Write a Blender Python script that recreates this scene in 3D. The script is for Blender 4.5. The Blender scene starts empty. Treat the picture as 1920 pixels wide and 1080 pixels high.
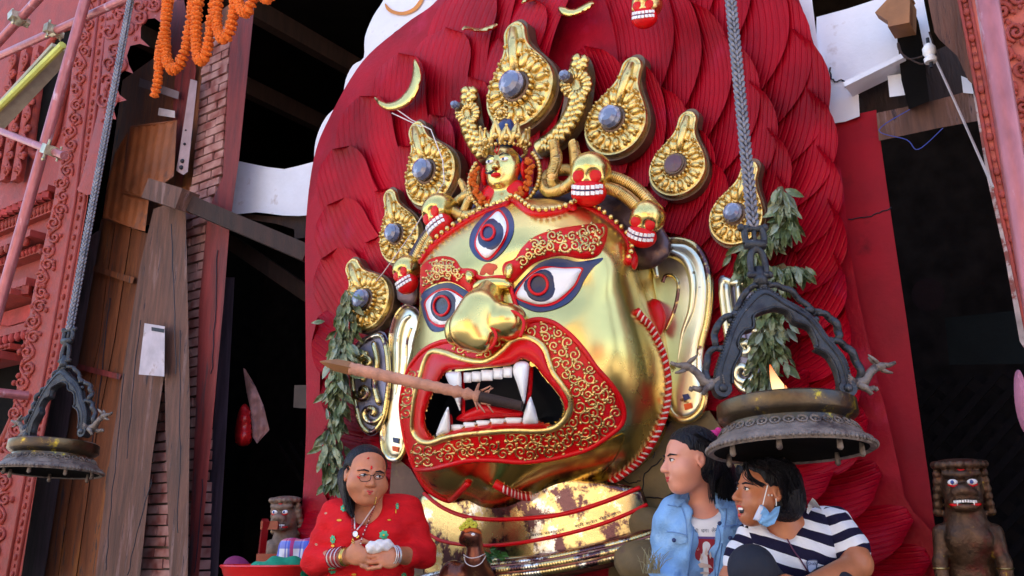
import bpy, bmesh, math, random
import numpy as np
from mathutils import Vector, Matrix
from mathutils.geometry import delaunay_2d_cdt
random.seed(7); rng = np.random.default_rng(5)
SC = bpy.context.scene; COL = SC.collection
R = math.radians
# ------------------------------------------------ camera, world, sun, exposure
FPX = 1700.0; PITCH = R(16); CAM = Vector((0, 0, 1.6))
cd = bpy.data.cameras.new('camera'); cam = bpy.data.objects.new('camera', cd); COL.objects.link(cam)
cd.sensor_width = 36; cd.lens = 36*FPX/1920; cd.clip_start = .05; cd.clip_end = 500
cam.location = CAM; cam.rotation_euler = (R(90)+PITCH, 0, 0); SC.camera = cam
SUN_EL, SUN_AZ = R(58), R(38)          # the sun stands behind the building, the facade is in open shade
wd = bpy.data.worlds.new('World'); SC.world = wd; wd.use_nodes = True
nt = wd.node_tree; sky = nt.nodes.new('ShaderNodeTexSky'); sky.sky_type = 'NISHITA'; sky.sun_disc = False
sky.sun_elevation = SUN_EL; sky.sun_rotation = SUN_AZ; sky.air_density = 1.0; sky.dust_density = 2.5
bg = nt.nodes['Background']; nt.links.new(sky.outputs[0], bg.inputs[0]); bg.inputs[1].default_value = .15
sl = bpy.data.lights.new('sun', 'SUN'); sl.energy = 4.5; sl.angle = R(.5); sl.color = (1, .94, .84)
so = bpy.data.objects.new('sun', sl); COL.objects.link(so)
sd = Vector((math.sin(SUN_AZ)*math.cos(SUN_EL), math.cos(SUN_AZ)*math.cos(SUN_EL), math.sin(SUN_EL)))
so.rotation_euler = sd.to_track_quat('Z', 'Y').to_euler(); so.location = (0, 5, 12)
SC.view_settings.view_transform = 'Standard'; SC.view_settings.look = 'None'
SC.view_settings.gamma = 1; SC.view_settings.use_curve_mapping = False
SC.view_settings.exposure = 2.12
# ------------------------------------------------ projection helpers (all surfaces stand where they are in the place)
CF = Vector((0, math.cos(PITCH), math.sin(PITCH))); CU = Vector((0, -math.sin(PITCH), math.cos(PITCH))); CX = Vector((1, 0, 0))
def ray(x, y): return CF + CX*((x-960)/FPX) + CU*((540-y)/FPX)
def at(x, y, d): return CAM + ray(x, y)*d
YAW = R(36)
WU = Vector((math.cos(YAW), -math.sin(YAW), 0)); WN = Vector((-math.sin(YAW), -math.cos(YAW), 0)); UP = Vector((0, 0, 1))
W0 = at(1385, 400, 3.6); W0.z = 0
def wp(x, y, n=0.0):
    r = ray(x, y); t = ((W0-CAM).dot(WN)+n)/r.dot(WN); return CAM + r*t
def W(u, z, n=0.0): return W0 + WU*u + WN*n + UP*z
def uzn(p): q = p-W0; return q.dot(WU), q.z, q.dot(WN)
def depth(p): return (p-CAM).dot(CF)
def srf(n0): return lambda x, y, e=0.0: wp(x, y, n0+e)
def Zm(pts, ox, oy, s): return [(ox+a/s, oy+b/s) for a, b in pts]
def CR(pts, n=6, closed=True):
    P = [np.array(p, float) for p in pts]; m = len(P); out = []
    rngs = range(m) if closed else range(m-1)
    for i in rngs:
        if closed: a, b, c, d = P[i-1], P[i], P[(i+1) % m], P[(i+2) % m]
        else: a, b, c, d = P[max(i-1, 0)], P[i], P[i+1], P[min(i+2, m-1)]
        for k in range(n):
            t = k/n
            out.append(tuple(.5*((2*b)+(c-a)*t+(2*a-5*b+4*c-d)*t*t+(3*b-a-3*c+d)*t**3)))
    if not closed: out.append(tuple(P[-1]))
    return out
def inpoly(P, Q):
    P = np.asarray(P, float); Q = np.asarray(Q, float); x, y = Q[:, 0], Q[:, 1]; ins = np.zeros(len(Q), bool)
    j = len(P)-1
    for i in range(len(P)):
        xi, yi = P[i]; xj, yj = P[j]
        c = ((yi > y) != (yj > y)) & (x < (xj-xi)*(y-yi)/((yj-yi) if yj != yi else 1e-9)+xi)
        ins ^= c; j = i
    return ins
def pdist(P, Q):
    P = np.asarray(P, float); Q = np.asarray(Q, float); D = np.full(len(Q), 1e9)
    for i in range(len(P)):
        a, b = P[i-1], P[i]; ab = b-a; L = (ab@ab) or 1e-9
        t = np.clip(((Q-a)@ab)/L, 0, 1); D = np.minimum(D, np.linalg.norm(Q-(a+t[:, None]*ab), axis=1))
    return D
# ------------------------------------------------ objects
ORG = {}
def tag(o, label=None, cat=None, group=None, kind=None):
    if label: o['label'] = label
    if cat: o['category'] = cat
    if group: o['group'] = group
    if kind: o['kind'] = kind
    return o
def thing(name, label, cat, loc, group=None, mat=None):
    o = bpy.data.objects.new(name, None); COL.objects.link(o); o.empty_display_size = .05
    if mat is not None: o.matrix_world = mat
    else: o.location = loc
    ORG[o.name] = Vector(loc) if loc is not None else Vector((0, 0, 0))
    return tag(o, label, cat, group)
class MB:
    def __init__(s): s.v = []; s.f = []; s.uv = {}; s.mi = []
    def add(s, vs, fs, uvs=None, mi=0):
        k = len(s.v); s.v += [tuple(v) for v in vs]
        for i, f in enumerate(fs): s.f.append(tuple(a+k for a in f)); s.mi.append(mi)
        if uvs is not None:
            for i, u in enumerate(uvs): s.uv[k+i] = u
        return s
    def frame(s, d):
        d = Vector(d).normalized(); a = Vector((0, 0, 1)) if abs(d.z) < .9 else Vector((1, 0, 0))
        x = d.cross(a).normalized(); return x, d.cross(x).normalized()
    def tube(s, path, r, seg=8, caps=True, closed=False, mi=0, flat=None):
        P = [Vector(p) for p in path]; n = len(P); rs = r if hasattr(r, '__len__') else [r]*n
        vs = []; fs = []; px = None
        for i in range(n):
            if closed: d = P[(i+1) % n]-P[i-1]
            else: d = P[min(i+1, n-1)]-P[max(i-1, 0)]
            if d.length < 1e-9: d = Vector((0, 0, 1))
            d.normalize()
            if px is None: x, y = s.frame(d)
            else:
                x = (px-d*px.dot(d)); x = x.normalized() if x.length > 1e-6 else s.frame(d)[0]; y = d.cross(x)
            px = x
            for k in range(seg):
                a = 2*math.pi*k/seg; vs.append(P[i]+(x*math.cos(a)+y*math.sin(a))*rs[i])
        m = n if closed else n-1
        for i in range(m):
            for k in range(seg):
                a = i*seg+k; b = i*seg+(k+1) % seg; c = ((i+1) % n)*seg+(k+1) % seg; e = ((i+1) % n)*seg+k
                fs.append((a, b, c, e))
        if caps and not closed: fs.append(tuple(range(seg))[::-1]); fs.append(tuple((n-1)*seg+k for k in range(seg)))
        uv = [(k/seg, i*1.0) for i in range(n) for k in range(seg)]
        return s.add(vs, fs, uv, mi)
    def ell(s, c, r, seg=12, ring=8, M=None, mi=0):
        r = r if hasattr(r, '__len__') else (r, r, r); c = Vector(c); vs = []; fs = []
        for i in range(ring+1):
            th = math.pi*i/ring
            for k in range(seg):
                a = 2*math.pi*k/seg; v = Vector((r[0]*math.sin(th)*math.cos(a), r[1]*math.sin(th)*math.sin(a), r[2]*math.cos(th)))
                vs.append(c+(M @ v if M else v))
        for i in range(ring):
            for k in range(seg): fs.append((i*seg+k, (i+1)*seg+k, (i+1)*seg+(k+1) % seg, i*seg+(k+1) % seg))
        return s.add(vs, fs, None, mi)
    def lathe(s, prof, seg=32, c=(0, 0, 0), mi=0, wob=0):
        vs = []; fs = []; c = Vector(c); n = len(prof)
        for (r, z) in prof:
            for k in range(seg):
                a = 2*math.pi*k/seg; vs.append(c+Vector((r*math.cos(a), r*math.sin(a), z)))
        for i in range(n-1):
            for k in range(seg): fs.append((i*seg+k, i*seg+(k+1) % seg, (i+1)*seg+(k+1) % seg, (i+1)*seg+k))
        return s.add(vs, fs, None, mi)
    def hexa(s, a, b, mi=0):     # two 4-point rings joined
        return s.add(list(a)+list(b), [(3, 2, 1, 0), (4, 5, 6, 7)]+[(i, (i+1) % 4, 4+(i+1) % 4, 4+i) for i in range(4)], None, mi)
    def wbox(s, u0, u1, z0, z1, n0, n1, mi=0):
        f = lambda n: [W(u0, z0, n), W(u1, z0, n), W(u1, z1, n), W(u0, z1, n)]
        return s.hexa(f(n1), f(n0), mi)
    def box(s, c, h, M=None, mi=0):
        c = Vector(c); f = lambda z: [Vector((x*h[0], y*h[1], z*h[2])) for x, y in ((-1, -1), (1, -1), (1, 1), (-1, 1))]
        g = lambda L: [c+(M @ v if M else v) for v in L]
        return s.hexa(g(f(1)), g(f(-1)), mi)
    def beam(s, a, b, w, h, up=(0, 0, 1), mi=0):
        a = Vector(a); b = Vector(b); d = (b-a).normalized(); x = d.cross(Vector(up)).normalized()*w/2; y = x.cross(d).normalized()*h/2
        f = lambda p: [p-x-y, p+x-y, p+x+y, p-x+y]
        return s.hexa(f(a), f(b), mi)
    def prism(s, poly, surf, thick=.03, mi=0):     # flat polygon (px) on a surface, thickness inwards
        s.patch(poly, surf, 0, thick, grid=0, mi=mi); return s
    def patch(s, poly, surf, e=0, thick=.01, bulge=0, grid=6, mi=0, exp=.5, edge=None, holes=(), fn=None):
        P = [tuple(p[:2]) for p in poly]; n = len(P); V = [Vector(p) for p in P]
        if grid:
            A = np.array(P); lo = A.min(0); hi = A.max(0)
            gx, gy = np.meshgrid(np.arange(lo[0], hi[0], grid)+grid*.3, np.arange(lo[1], hi[1], grid)+grid*.3)
            gx[1::2] += grid*.5
            Q = np.stack([gx.ravel(), gy.ravel()], 1)
            if len(Q):
                Q = Q[inpoly(P, Q)]
                if len(Q): Q = Q[pdist(P, Q) > grid*.35]
                V += [Vector(q) for q in Q.tolist()]
        edges = [(i, (i+1) % n) for i in range(n)]
        r = delaunay_2d_cdt(V, edges, [tuple(range(n))], 1, 1e-5)
        rv, rf, ov = r[0], r[2], r[3]
        C = np.array([(v.x, v.y) for v in rv]); D = pdist(P, C); mx = edge or max(D.max(), 1e-6)
        T = np.clip(D/mx, 0, 1); H = bulge*(1-(1-T)**2)**exp
        top = []
        for i in range(len(C)):
            h = e+H[i]
            if fn: h += fn(C[i][0], C[i][1], T[i])
            top.append(surf(C[i][0], C[i][1], h))
        k0 = len(top); fs = [tuple(f) for f in rf]
        ec = {}
        for f in fs:
            for a, b in zip(f, f[1:]+f[:1]): ec[(a, b)] = 1
        bd = [(a, b) for (a, b) in ec if (b, a) not in ec]
        bm_ = {}; bot = []
        for a, b in bd:
            for q in (a, b):
                if q not in bm_: bm_[q] = k0+len(bot); bot.append(surf(C[q][0], C[q][1], e-thick))
        fs2 = fs+[(b, a, bm_[a], bm_[b]) for a, b in bd]
        lo = C.min(0); sz = (C.max(0)-lo)+1e-6
        uv = [tuple((C[i]-lo)/sz) for i in range(len(C))]+[(0, 0)]*len(bot)
        return s.add(top+bot, fs2, uv, mi)
    def build(s, name, mat, parent=None, smooth=40, local=False, recalc=True):
        me = bpy.data.meshes.new(name); V = np.array(s.v, float).reshape(-1, 3)
        if parent is not None and not local: V = V-np.array(ORG[parent.name])
        loc = Vector((0, 0, 0))
        if parent is None and not local:
            lo, hi = V.min(0), V.max(0); loc = Vector(((lo[0]+hi[0])/2, (lo[1]+hi[1])/2, lo[2])); V = V-np.array(loc)
        me.from_pydata(V.tolist(), [], s.f)
        mats = mat if isinstance(mat, (list, tuple)) else [mat]
        for m in mats: me.materials.append(m)
        if len(mats) > 1: me.polygons.foreach_set('material_index', s.mi)
        if s.uv:
            l = me.uv_layers.new(name='UVMap'); ix = np.zeros(len(me.loops), int); me.loops.foreach_get('vertex_index', ix)
            T = np.zeros((len(V), 2))
            for k, u in s.uv.items(): T[k] = u
            l.data.foreach_set('uv', T[ix].ravel())
        if recalc:
            b = bmesh.new(); b.from_mesh(me); bmesh.ops.recalc_face_normals(b, faces=b.faces); b.to_mesh(me); b.free()
        if smooth:
            me.polygons.foreach_set('use_smooth', [True]*len(me.polygons))
            if smooth < 180: me.set_sharp_from_angle(angle=R(smooth))
        me.update()
        o = bpy.data.objects.new(name, me); COL.objects.link(o)
        if parent is not None: o.parent = parent; ORG[o.name] = Vector(ORG.get(parent.name, (0, 0, 0)))
        else: o.location = loc; ORG[o.name] = loc
        return o
def copy_tree(o, parent=None):
    c = o.copy(); COL.objects.link(c); ORG[c.name] = ORG.get(o.name, Vector((0, 0, 0)))
    if parent is not None: c.parent = parent
    for ch in list(o.children): copy_tree(ch, c)
    return c
# ------------------------------------------------ materials
def hx(h, k=1.0):
    c = [int(h[i:i+2], 16)/255 for i in (0, 2, 4)]
    return tuple(((x/12.92) if x <= .04045 else ((x+.055)/1.055)**2.4)*k for x in c)+(1,)
def M(name, col, rough=.6, metal=0, var=.25, vs=6, bump=.15, bs=40, col2=None, s2=3, t2=.55, w2=.06, coord='Object', spec=.5, stretch=None, rvar=.1, coat=0, wave=None, col3=None, s3=12, t3=.62, sss=0, emit=0, det=6):
    m = bpy.data.materials.new(name); m.use_nodes = True; t = m.node_tree; N = t.nodes; L = t.links; b = N['Principled BSDF']
    tc = N.new('ShaderNodeTexCoord'); src = tc.outputs[coord]
    if stretch:
        mp = N.new('ShaderNodeMapping'); mp.inputs['Scale'].default_value = stretch; L.new(src, mp.inputs[0]); src = mp.outputs[0]
    def noise(sc, d=4, ro=.55):
        n = N.new('ShaderNodeTexNoise'); n.inputs['Scale'].default_value = sc; n.inputs['Detail'].default_value = d; n.inputs['Roughness'].default_value = ro; L.new(src, n.inputs['Vector']); return n.outputs[0]
    def ramp(v, a, c, ca=(0, 0, 0, 1), cc=(1, 1, 1, 1)):
        r = N.new('ShaderNodeValToRGB'); r.color_ramp.elements[0].position = a; r.color_ramp.elements[1].position = c
        r.color_ramp.elements[0].color = ca; r.color_ramp.elements[1].color = cc; L.new(v, r.inputs[0]); return r.outputs[0]
    def mix(f, a, c):
        x = N.new('ShaderNodeMix'); x.data_type = 'RGBA'; L.new(f, x.inputs[0])
        for q, i in ((a, 6), (c, 7)):
            if isinstance(q, tuple): x.inputs[i].default_value = q
            else: L.new(q, x.inputs[i])
        return x.outputs[2]
    c = tuple(col[:3])+(1,); dk = tuple(x*(1-var) for x in c[:3])+(1,); lt = tuple(min(1, x*(1+var*.7)) for x in c[:3])+(1,)
    n1 = noise(vs, det); out = mix(ramp(n1, .3, .7), dk, lt)
    if col2 is not None: out = mix(ramp(noise(s2, 7, .65), t2, t2+w2), out, tuple(col2[:3])+(1,))
    if col3 is not None: out = mix(ramp(noise(s3, 6, .7), t3, t3+.05), out, tuple(col3[:3])+(1,))
    L.new(out, b.inputs['Base Color'])
    rr = N.new('ShaderNodeMapRange'); L.new(n1, rr.inputs[0]); rr.inputs[3].default_value = max(.02, rough-rvar); rr.inputs[4].default_value = min(1, rough+rvar); L.new(rr.outputs[0], b.inputs['Roughness'])
    b.inputs['Metallic'].default_value = metal; b.inputs['Specular IOR Level'].default_value = spec
    if coat: b.inputs['Coat Weight'].default_value = coat; b.inputs['Coat Roughness'].default_value = .15
    if sss: b.inputs['Subsurface Weight'].default_value = sss; b.inputs['Subsurface Radius'].default_value = (.01, .004, .002)
    if emit: b.inputs['Emission Color'].default_value = c; b.inputs['Emission Strength'].default_value = emit
    if bump:
        bp = N.new('ShaderNodeBump'); bp.inputs['Strength'].default_value = bump; bp.inputs['Distance'].default_value = .01
        h = noise(bs, 5)
        if wave:    # (scale, direction 'X'/'Y'/'Z', distortion, weight) or UV based grooves
            w = N.new('ShaderNodeTexWave'); w.bands_direction = wave[1]; w.inputs['Scale'].default_value = wave[0]; w.inputs['Distortion'].default_value = wave[2]; w.inputs['Detail Scale'].default_value = .6; w.inputs['Detail'].default_value = 1
            L.new(tc.outputs['UV'] if len(wave) > 4 else src, w.inputs[0])
            ma = N.new('ShaderNodeMath'); ma.operation = 'MULTIPLY_ADD'; L.new(w.outputs[1], ma.inputs[0]); ma.inputs[1].default_value = wave[3]; L.new(h, ma.inputs[2]); h = ma.outputs[0]
        L.new(h, bp.inputs['Height']); L.new(bp.outputs[0], b.inputs['Normal'])
    return m
# ------------------------------------------------ palette
m_red = M('carved_red_paint', (.30, .001, .013), .5, spec=.2, var=.3, vs=5, bump=.25, bs=60, col2=(.42, .015, .06), s2=4, t2=.56, w2=.2)
def feather_mat():
    m = M('feather_red_paint', (.32, .001, .011), .42, spec=.12, var=.55, vs=2.2, bump=.2, bs=50, col2=(.38, .012, .055), s2=3, t2=.58, w2=.2)
    t = m.node_tree; N = t.nodes; L = t.links
    tc = N.new('ShaderNodeTexCoord'); w = N.new('ShaderNodeTexWave'); w.bands_direction = 'X'; w.wave_profile = 'SIN'
    mp = N.new('ShaderNodeMapping'); L.new(tc.outputs['UV'], mp.inputs[0]); L.new(mp.outputs[0], w.inputs[0])
    w.inputs['Scale'].default_value = 1; w.inputs['Distortion'].default_value = .6; w.inputs['Detail'].default_value = 1; w.inputs['Detail Scale'].default_value = .4
    b = N.new('ShaderNodeBump'); b.inputs['Strength'].default_value = .7; b.inputs['Distance'].default_value = .004; cr_ = N.new('ShaderNodeValToRGB'); cr_.color_ramp.elements[1].position = .4; L.new(w.outputs[1], cr_.inputs[0]); L.new(cr_.outputs[0], b.inputs['Height'])
    old = [l.from_socket for l in L if l.to_socket == N['Principled BSDF'].inputs['Normal']][0]
    L.new(old, b.inputs['Normal']); L.new(b.outputs[0], N['Principled BSDF'].inputs['Normal'])
    return m
m_feather = feather_mat()
m_paint = M('vermilion_paint', (.62, .002, .006), .35, spec=.3, var=.15, bump=.08, bs=80)
m_gold = M('polished_gilt', (.80, .62, .22), .27, 1, var=.18, vs=4, bump=.08, bs=7, rvar=.09, col2=(.62, .36, .10), s2=4, t2=.6, w2=.15, col3=(.25, .12, .04), s3=14, t3=.70)
m_gold_worn = M('worn_gilt', (.74, .58, .26), .27, 1, var=.25, vs=6, bump=.12, bs=25, col2=(.12, .06, .07), s2=7, t2=.50, w2=.05, col3=(.9, .88, .82), s3=5, t3=.56)
m_gold_chin = M('rubbed_gilt', (.74, .50, .14), .2, 1, var=.2, vs=5, bump=.06, bs=9, col2=(.09, .05, .045), s2=14, t2=.62, w2=.03, col3=(.9, .88, .84), s3=8, t3=.63)
m_silver = M('rubbed_silver_gilt', (.84, .80, .62), .32, 1, var=.2, vs=5, bump=.07, bs=14, col2=(.22, .13, .05), s2=12, t2=.63, w2=.04)
m_gold_old = M('chased_gilt', (.80, .58, .22), .3, 1, var=.3, vs=14, bump=.25, bs=60, col2=(.17, .10, .05), s2=16, t2=.6, w2=.1)
m_backgold = M('dark_copper_backing', (.16, .10, .07), .45, .8, var=.3, bump=.2)
m_navy = M('navy_paint', (.015, .03, .12), .35, var=.2, bump=.05)
m_iris = M('blue_black_paint', (.008, .015, .07), .3, var=.2, bump=.04)
m_white = M('white_paint', (.82, .82, .86), .3, var=.05, bump=.05)
m_tooth = M('tooth_enamel', (.86, .87, .9), .25, var=.05, bump=.03)
m_dark = M('mouth_dark', (.006, .008, .02), .6, var=.3, bump=.1)
m_pink = M('pink_stucco', (.27, .035, .03), .7, var=.25, vs=8, bump=.5, bs=45, col2=(.30, .05, .05), s2=5, t2=.56, w2=.1, col3=(.52, .2, .24), s3=14, t3=.68)
m_pinkcarve = M('carved_terracotta_paint', (.29, .034, .022), .7, var=.3, vs=12, bump=.6, bs=60, col2=(.28, .04, .04), s2=20, t2=.55, w2=.08)
m_brickred = M('red_limewash_wall', (.36, .04, .04), .8, var=.35, vs=7, bump=.5, bs=35, col2=(.2, .02, .02), s2=6, t2=.55, w2=.1)
m_plaster = M('white_plaster', (.66, .67, .78), .75, var=.08, vs=5, bump=.25, bs=25, col2=(.42, .36, .38), s2=5, t2=.6, w2=.12, col3=(.25, .2, .2), s3=25, t3=.72)
m_wood = M('weathered_plank', (.12, .052, .036), .8, var=.5, vs=4, bump=.6, bs=18, stretch=(6, 6, .7), col2=(.24, .14, .13), s2=2.5, t2=.56, w2=.12, col3=(.03, .015, .02), s3=5, t3=.6)
m_woodbrown = M('brown_door_plank', (.16, .045, .014), .75, var=.5, vs=3.5, bump=.5, bs=16, stretch=(5, 5, .6), col2=(.27, .09, .02), s2=2, t2=.54, w2=.1, col3=(.05, .03, .03), s3=4, t3=.58)
m_wooddark = M('dark_beam_timber', (.035, .016, .013), .8, var=.5, vs=4, bump=.5, bs=18, stretch=(5, 5, .8))
m_redpost = M('old_red_painted_timber', (.17, .02, .02), .7, var=.5, vs=4, bump=.4, bs=18, stretch=(5, 5, .6), col2=(.06, .025, .03), s2=3, t2=.55, w2=.1)
m_redwall = M('red_pillar_paint', (.27, .003, .014), .6, spec=.2, var=.3, vs=3, bump=.25, bs=30, col2=(.15, .003, .01), s2=4, t2=.6, w2=.1)
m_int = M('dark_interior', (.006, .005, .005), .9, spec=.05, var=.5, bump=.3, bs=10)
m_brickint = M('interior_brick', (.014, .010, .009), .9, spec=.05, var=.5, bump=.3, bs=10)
m_tin = M('rusty_tin', (.22, .06, .02), .6, .2, var=.4, vs=6, bump=.2, bs=30, col2=(.14, .05, .03), s2=5, t2=.55, w2=.1)
m_grey = M('galvanised', (.45, .43, .5), .5, .3, var=.2, bump=.2)
m_bronze = M('sooty_bronze', (.045, .048, .058), .42, .55, var=.4, vs=20, bump=.35, bs=120, col2=(.02, .02, .03), s2=14, t2=.55, w2=.1, col3=(.22, .20, .20), s3=30, t3=.66)
m_bronze_pan = M('oiled_bronze', (.11, .08, .05), .34, .8, var=.4, vs=12, bump=.15, bs=60, col2=(.05, .045, .05), s2=7, t2=.52, w2=.12, col3=(.45, .33, .04), s3=6, t3=.6)
m_bronze_dust = M('dusty_bronze', (.20, .16, .14), .6, .4, var=.35, vs=20, bump=.4, bs=90, col2=(.07, .05, .05), s2=14, t2=.54, w2=.1)
m_mari = M('marigold', (.85, .16, .005), .7, var=.3, vs=60, bump=.8, bs=150, sss=.1)
m_leaf = M('dry_green_leaf', (.13, .17, .07), .55, var=.45, vs=9, bump=.1, col2=(.28, .30, .18), s2=11, t2=.50, w2=.06)
m_leaf2 = M('fresh_leaf', (.05, .16, .03), .5, var=.4, vs=9)
m_stone = M('brown_stone', (.16, .11, .05), .8, var=.45, vs=5, bump=.7, bs=18, col2=(.10, .045, .05), s2=4, t2=.55, w2=.1)
m_ground = M('stone_paving', (.36, .31, .26), .85, var=.25, vs=2, bump=.4, bs=10)
m_pipe = M('pinkish_scaffold_pipe', (.40, .13, .15), .35, .35, var=.25, vs=10, bump=.12, bs=30, stretch=(3, 3, 1), col2=(.55, .40, .48), s2=5, t2=.6, w2=.1)
m_clamp = M('scaffold_clamp', (.45, .43, .32), .4, .7, var=.4, vs=25, bump=.3)
m_thread = M('cotton_thread', (.7, .62, .62), .7, bump=0)
def brick_mat():
    m = bpy.data.materials.new('old_brick'); m.use_nodes = True; t = m.node_tree; N = t.nodes; L = t.links; b = N['Principled BSDF']
    tc = N.new('ShaderNodeTexCoord'); n = N.new('ShaderNodeTexNoise'); n.inputs['Scale'].default_value = 30; L.new(tc.outputs['Object'], n.inputs[0])
    n2 = N.new('ShaderNodeTexNoise'); n2.inputs['Scale'].default_value = 9; L.new(tc.outputs['Object'], n2.inputs[0])
    r = N.new('ShaderNodeValToRGB'); L.new(n2.outputs[0], r.inputs[0]); e = r.color_ramp.elements
    e[0].position = .35; e[0].color = (.22, .06, .05, 1); e[1].position = .62; e[1].color = (.42, .22, .2, 1)
    L.new(r.outputs[0], b.inputs['Base Color']); b.inputs['Roughness'].default_value = .85
    bp = N.new('ShaderNodeBump'); bp.inputs['Strength'].default_value = .4; L.new(n.outputs[0], bp.inputs['Height']); L.new(bp.outputs[0], b.inputs['Normal'])
    return m
m_brick = brick_mat(); m_mortar = M('mortar', (.12, .09, .085), .9, bump=.4)

def slab(name, label, cat, poly, n, thick, mat, parent=None, kind=None, smooth=30, group=None):
    o = MB().patch(poly, srf(n), 0, thick, grid=0).build(name, mat, parent, smooth)
    return tag(o, label, cat, group, kind)
def wtube(b, pts, n, rpx, seg=8, dn=0):      # tube through pixels on the wall-parallel plane n, radius in px
    P = [wp(x, y, n) for x, y in pts]; k = depth(P[0])/FPX
    return b.tube(P, [r*depth(p)/FPX for r, p in zip(rpx if hasattr(rpx, '__len__') else [rpx]*len(P), P)], seg)
# ------------------------------------------------ setting: ground, plinth, room, opposite side of the square
g = MB().patch([(0, 0), (1, 0), (1, 1), (0, 1)], lambda x, y, e=0: Vector((-90+180*x, -90+180*y, e)), 0, .1, grid=0).build('ground', m_ground, None, 0); tag(g, kind='structure')
PZ = 1.0
b = MB().wbox(-6, 2.2, .02, PZ, -.3, 1.35); pl = b.build('stone_plinth', m_stone, None, 30)
tag(pl, 'brown stone plinth under the big golden mask, on which the people sit', 'plinth')
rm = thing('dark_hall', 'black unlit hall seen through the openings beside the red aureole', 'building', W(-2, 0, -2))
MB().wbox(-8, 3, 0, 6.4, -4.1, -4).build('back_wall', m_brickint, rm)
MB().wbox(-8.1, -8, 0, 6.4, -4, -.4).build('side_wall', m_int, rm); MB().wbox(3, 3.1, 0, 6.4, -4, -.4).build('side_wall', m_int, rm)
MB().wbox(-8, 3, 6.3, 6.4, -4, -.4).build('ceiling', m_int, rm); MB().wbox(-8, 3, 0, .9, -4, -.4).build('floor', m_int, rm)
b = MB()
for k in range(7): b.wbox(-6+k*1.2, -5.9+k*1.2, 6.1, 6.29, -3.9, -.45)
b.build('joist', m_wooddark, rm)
MB().wbox(-9, 6, 6.5, 11.5, -4, .0).build('upper_sun_block', m_brickred, rm)  # unseen mass added above the view to keep the sun off the facade
# the far side of the square, behind the camera: what the gilding mirrors
def far_house(u0, u1, n, h, mt, label, rows, cols):
    t = thing('town_house', label, 'building', W((u0+u1)/2, 0, n))
    MB().wbox(u0, u1, 0, h, n, n+5).build('wall', mt, t, 0)
    MB().wbox(u0-.4, u1+.4, h, h+.3, n-.6, n+5).build('roof', m_wooddark, t, 0)
    for r in range(rows):
        for c in range(cols):
            uc = u0+(c+.5)*(u1-u0)/cols; z = 1+r*2.7
            f = MB().wbox(uc-.6, uc+.6, z, z+1.6, n-.06, n+.02).build('window', m_wooddark, t, 0)
            MB().wbox(uc-.45, uc+.45, z+.12, z+1.45, n-.08, n-.065).build('pane', m_int, f, 0)
m_far1 = M('ochre_plaster', (.62, .46, .25), .9, bump=0); m_far2 = M('cream_plaster', (.75, .68, .52), .9, bump=0); m_far3 = M('far_brick', (.34, .12, .07), .9, bump=0)
far_house(-16, -3.0, 17, 6.5, m_far2, 'cream plastered house across the square, with rows of dark windows', 2, 5)
far_house(-1.8, 8, 18, 8.5, m_far1, 'tall ochre house across the square, with three rows of windows', 3, 4)
far_house(10, 18, 15, 5.5, m_far3, 'low brick house across the square, far to the right', 2, 3)
# ------------------------------------------------ the red aureole board with carved feathers
OUT = CR([(556, 1120), (566, 960), (574, 800), (573, 600), (573, 430), (588, 300), (618, 220), (680, 115), (760, 45), (830, -10), (930, -150), (1110, -330), (1320, -230), (1470, -50), (1522, 70), (1552, 190), (1578, 330), (1592, 450), (1612, 570), (1640, 690), (1668, 800), (1695, 930), (1722, 1120)], 6)
ab = thing('feather_aureole', 'tall crimson carved wooden board of overlapping feathers rising behind the golden mask', 'carved board', wp(1100, 1079, 0))
MB().patch(OUT, srf(-.012), 0, .15, grid=0).build('board', m_red, ab)
C0 = np.array([1075., 690.])
def radial(P, C):
    P = np.array(P); d = P-C; a = np.arctan2(d[:, 1], d[:, 0]); r = np.hypot(d[:, 0], d[:, 1]); i = np.argsort(a)
    return lambda t: np.interp((t+math.pi) % (2*math.pi)-math.pi, a[i], r[i], period=2*math.pi)
OR = radial(OUT, C0)
def feather(base, tip, w, n, bend=0, lean=.022, diag=1.2, par=None, slim=.55, th=.075):
    base = np.array(base, float); tip = np.array(tip, float); d = tip-base; L = np.hypot(*d); d /= L; s = np.array([-d[1], d[0]])
    ph = random.random()*3; sg_ = 1 if tip[0] > 1075 else -1; mt, ms = 18, 12; vs = []; uv = []; fs = []
    for i in range(mt+1):
        t = i/mt; c = base+d*L*t+s*bend*math.sin(t*math.pi)
        tt = 1-(1-t)**1; wid = w/2*(slim+(1-slim)*math.sin(min(1, t/.6)*math.pi/2))*(math.sqrt(max(0, 1-((t-.72)/.28)**2)) if t > .72 else 1)
        wid = max(wid, .4)
        for j in range(-1, ms+2):
            q = max(-1, min(1, -1+2*j/ms)); p = c+s*wid*q*1.0
            h = .010*(1-q*q)+lean*q*(.45+.55*t)+.022*t
            if j in (-1, ms+1): h -= th
            vs.append(wp(p[0], p[1], n+h)); uv.append((1.9*q*wid/(w/2)*sg_+.9*t+.42*math.sin(math.pi*t)+.10*math.sin(5*t+3*ph)+ph, t))
    K = ms+3
    for i in range(mt):
        for j in range(K-1): fs.append((i*K+j, i*K+j+1, (i+1)*K+j+1, (i+1)*K+j))
    MB().add(vs, fs, uv).build('feather', m_feather, par, 50)
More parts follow.
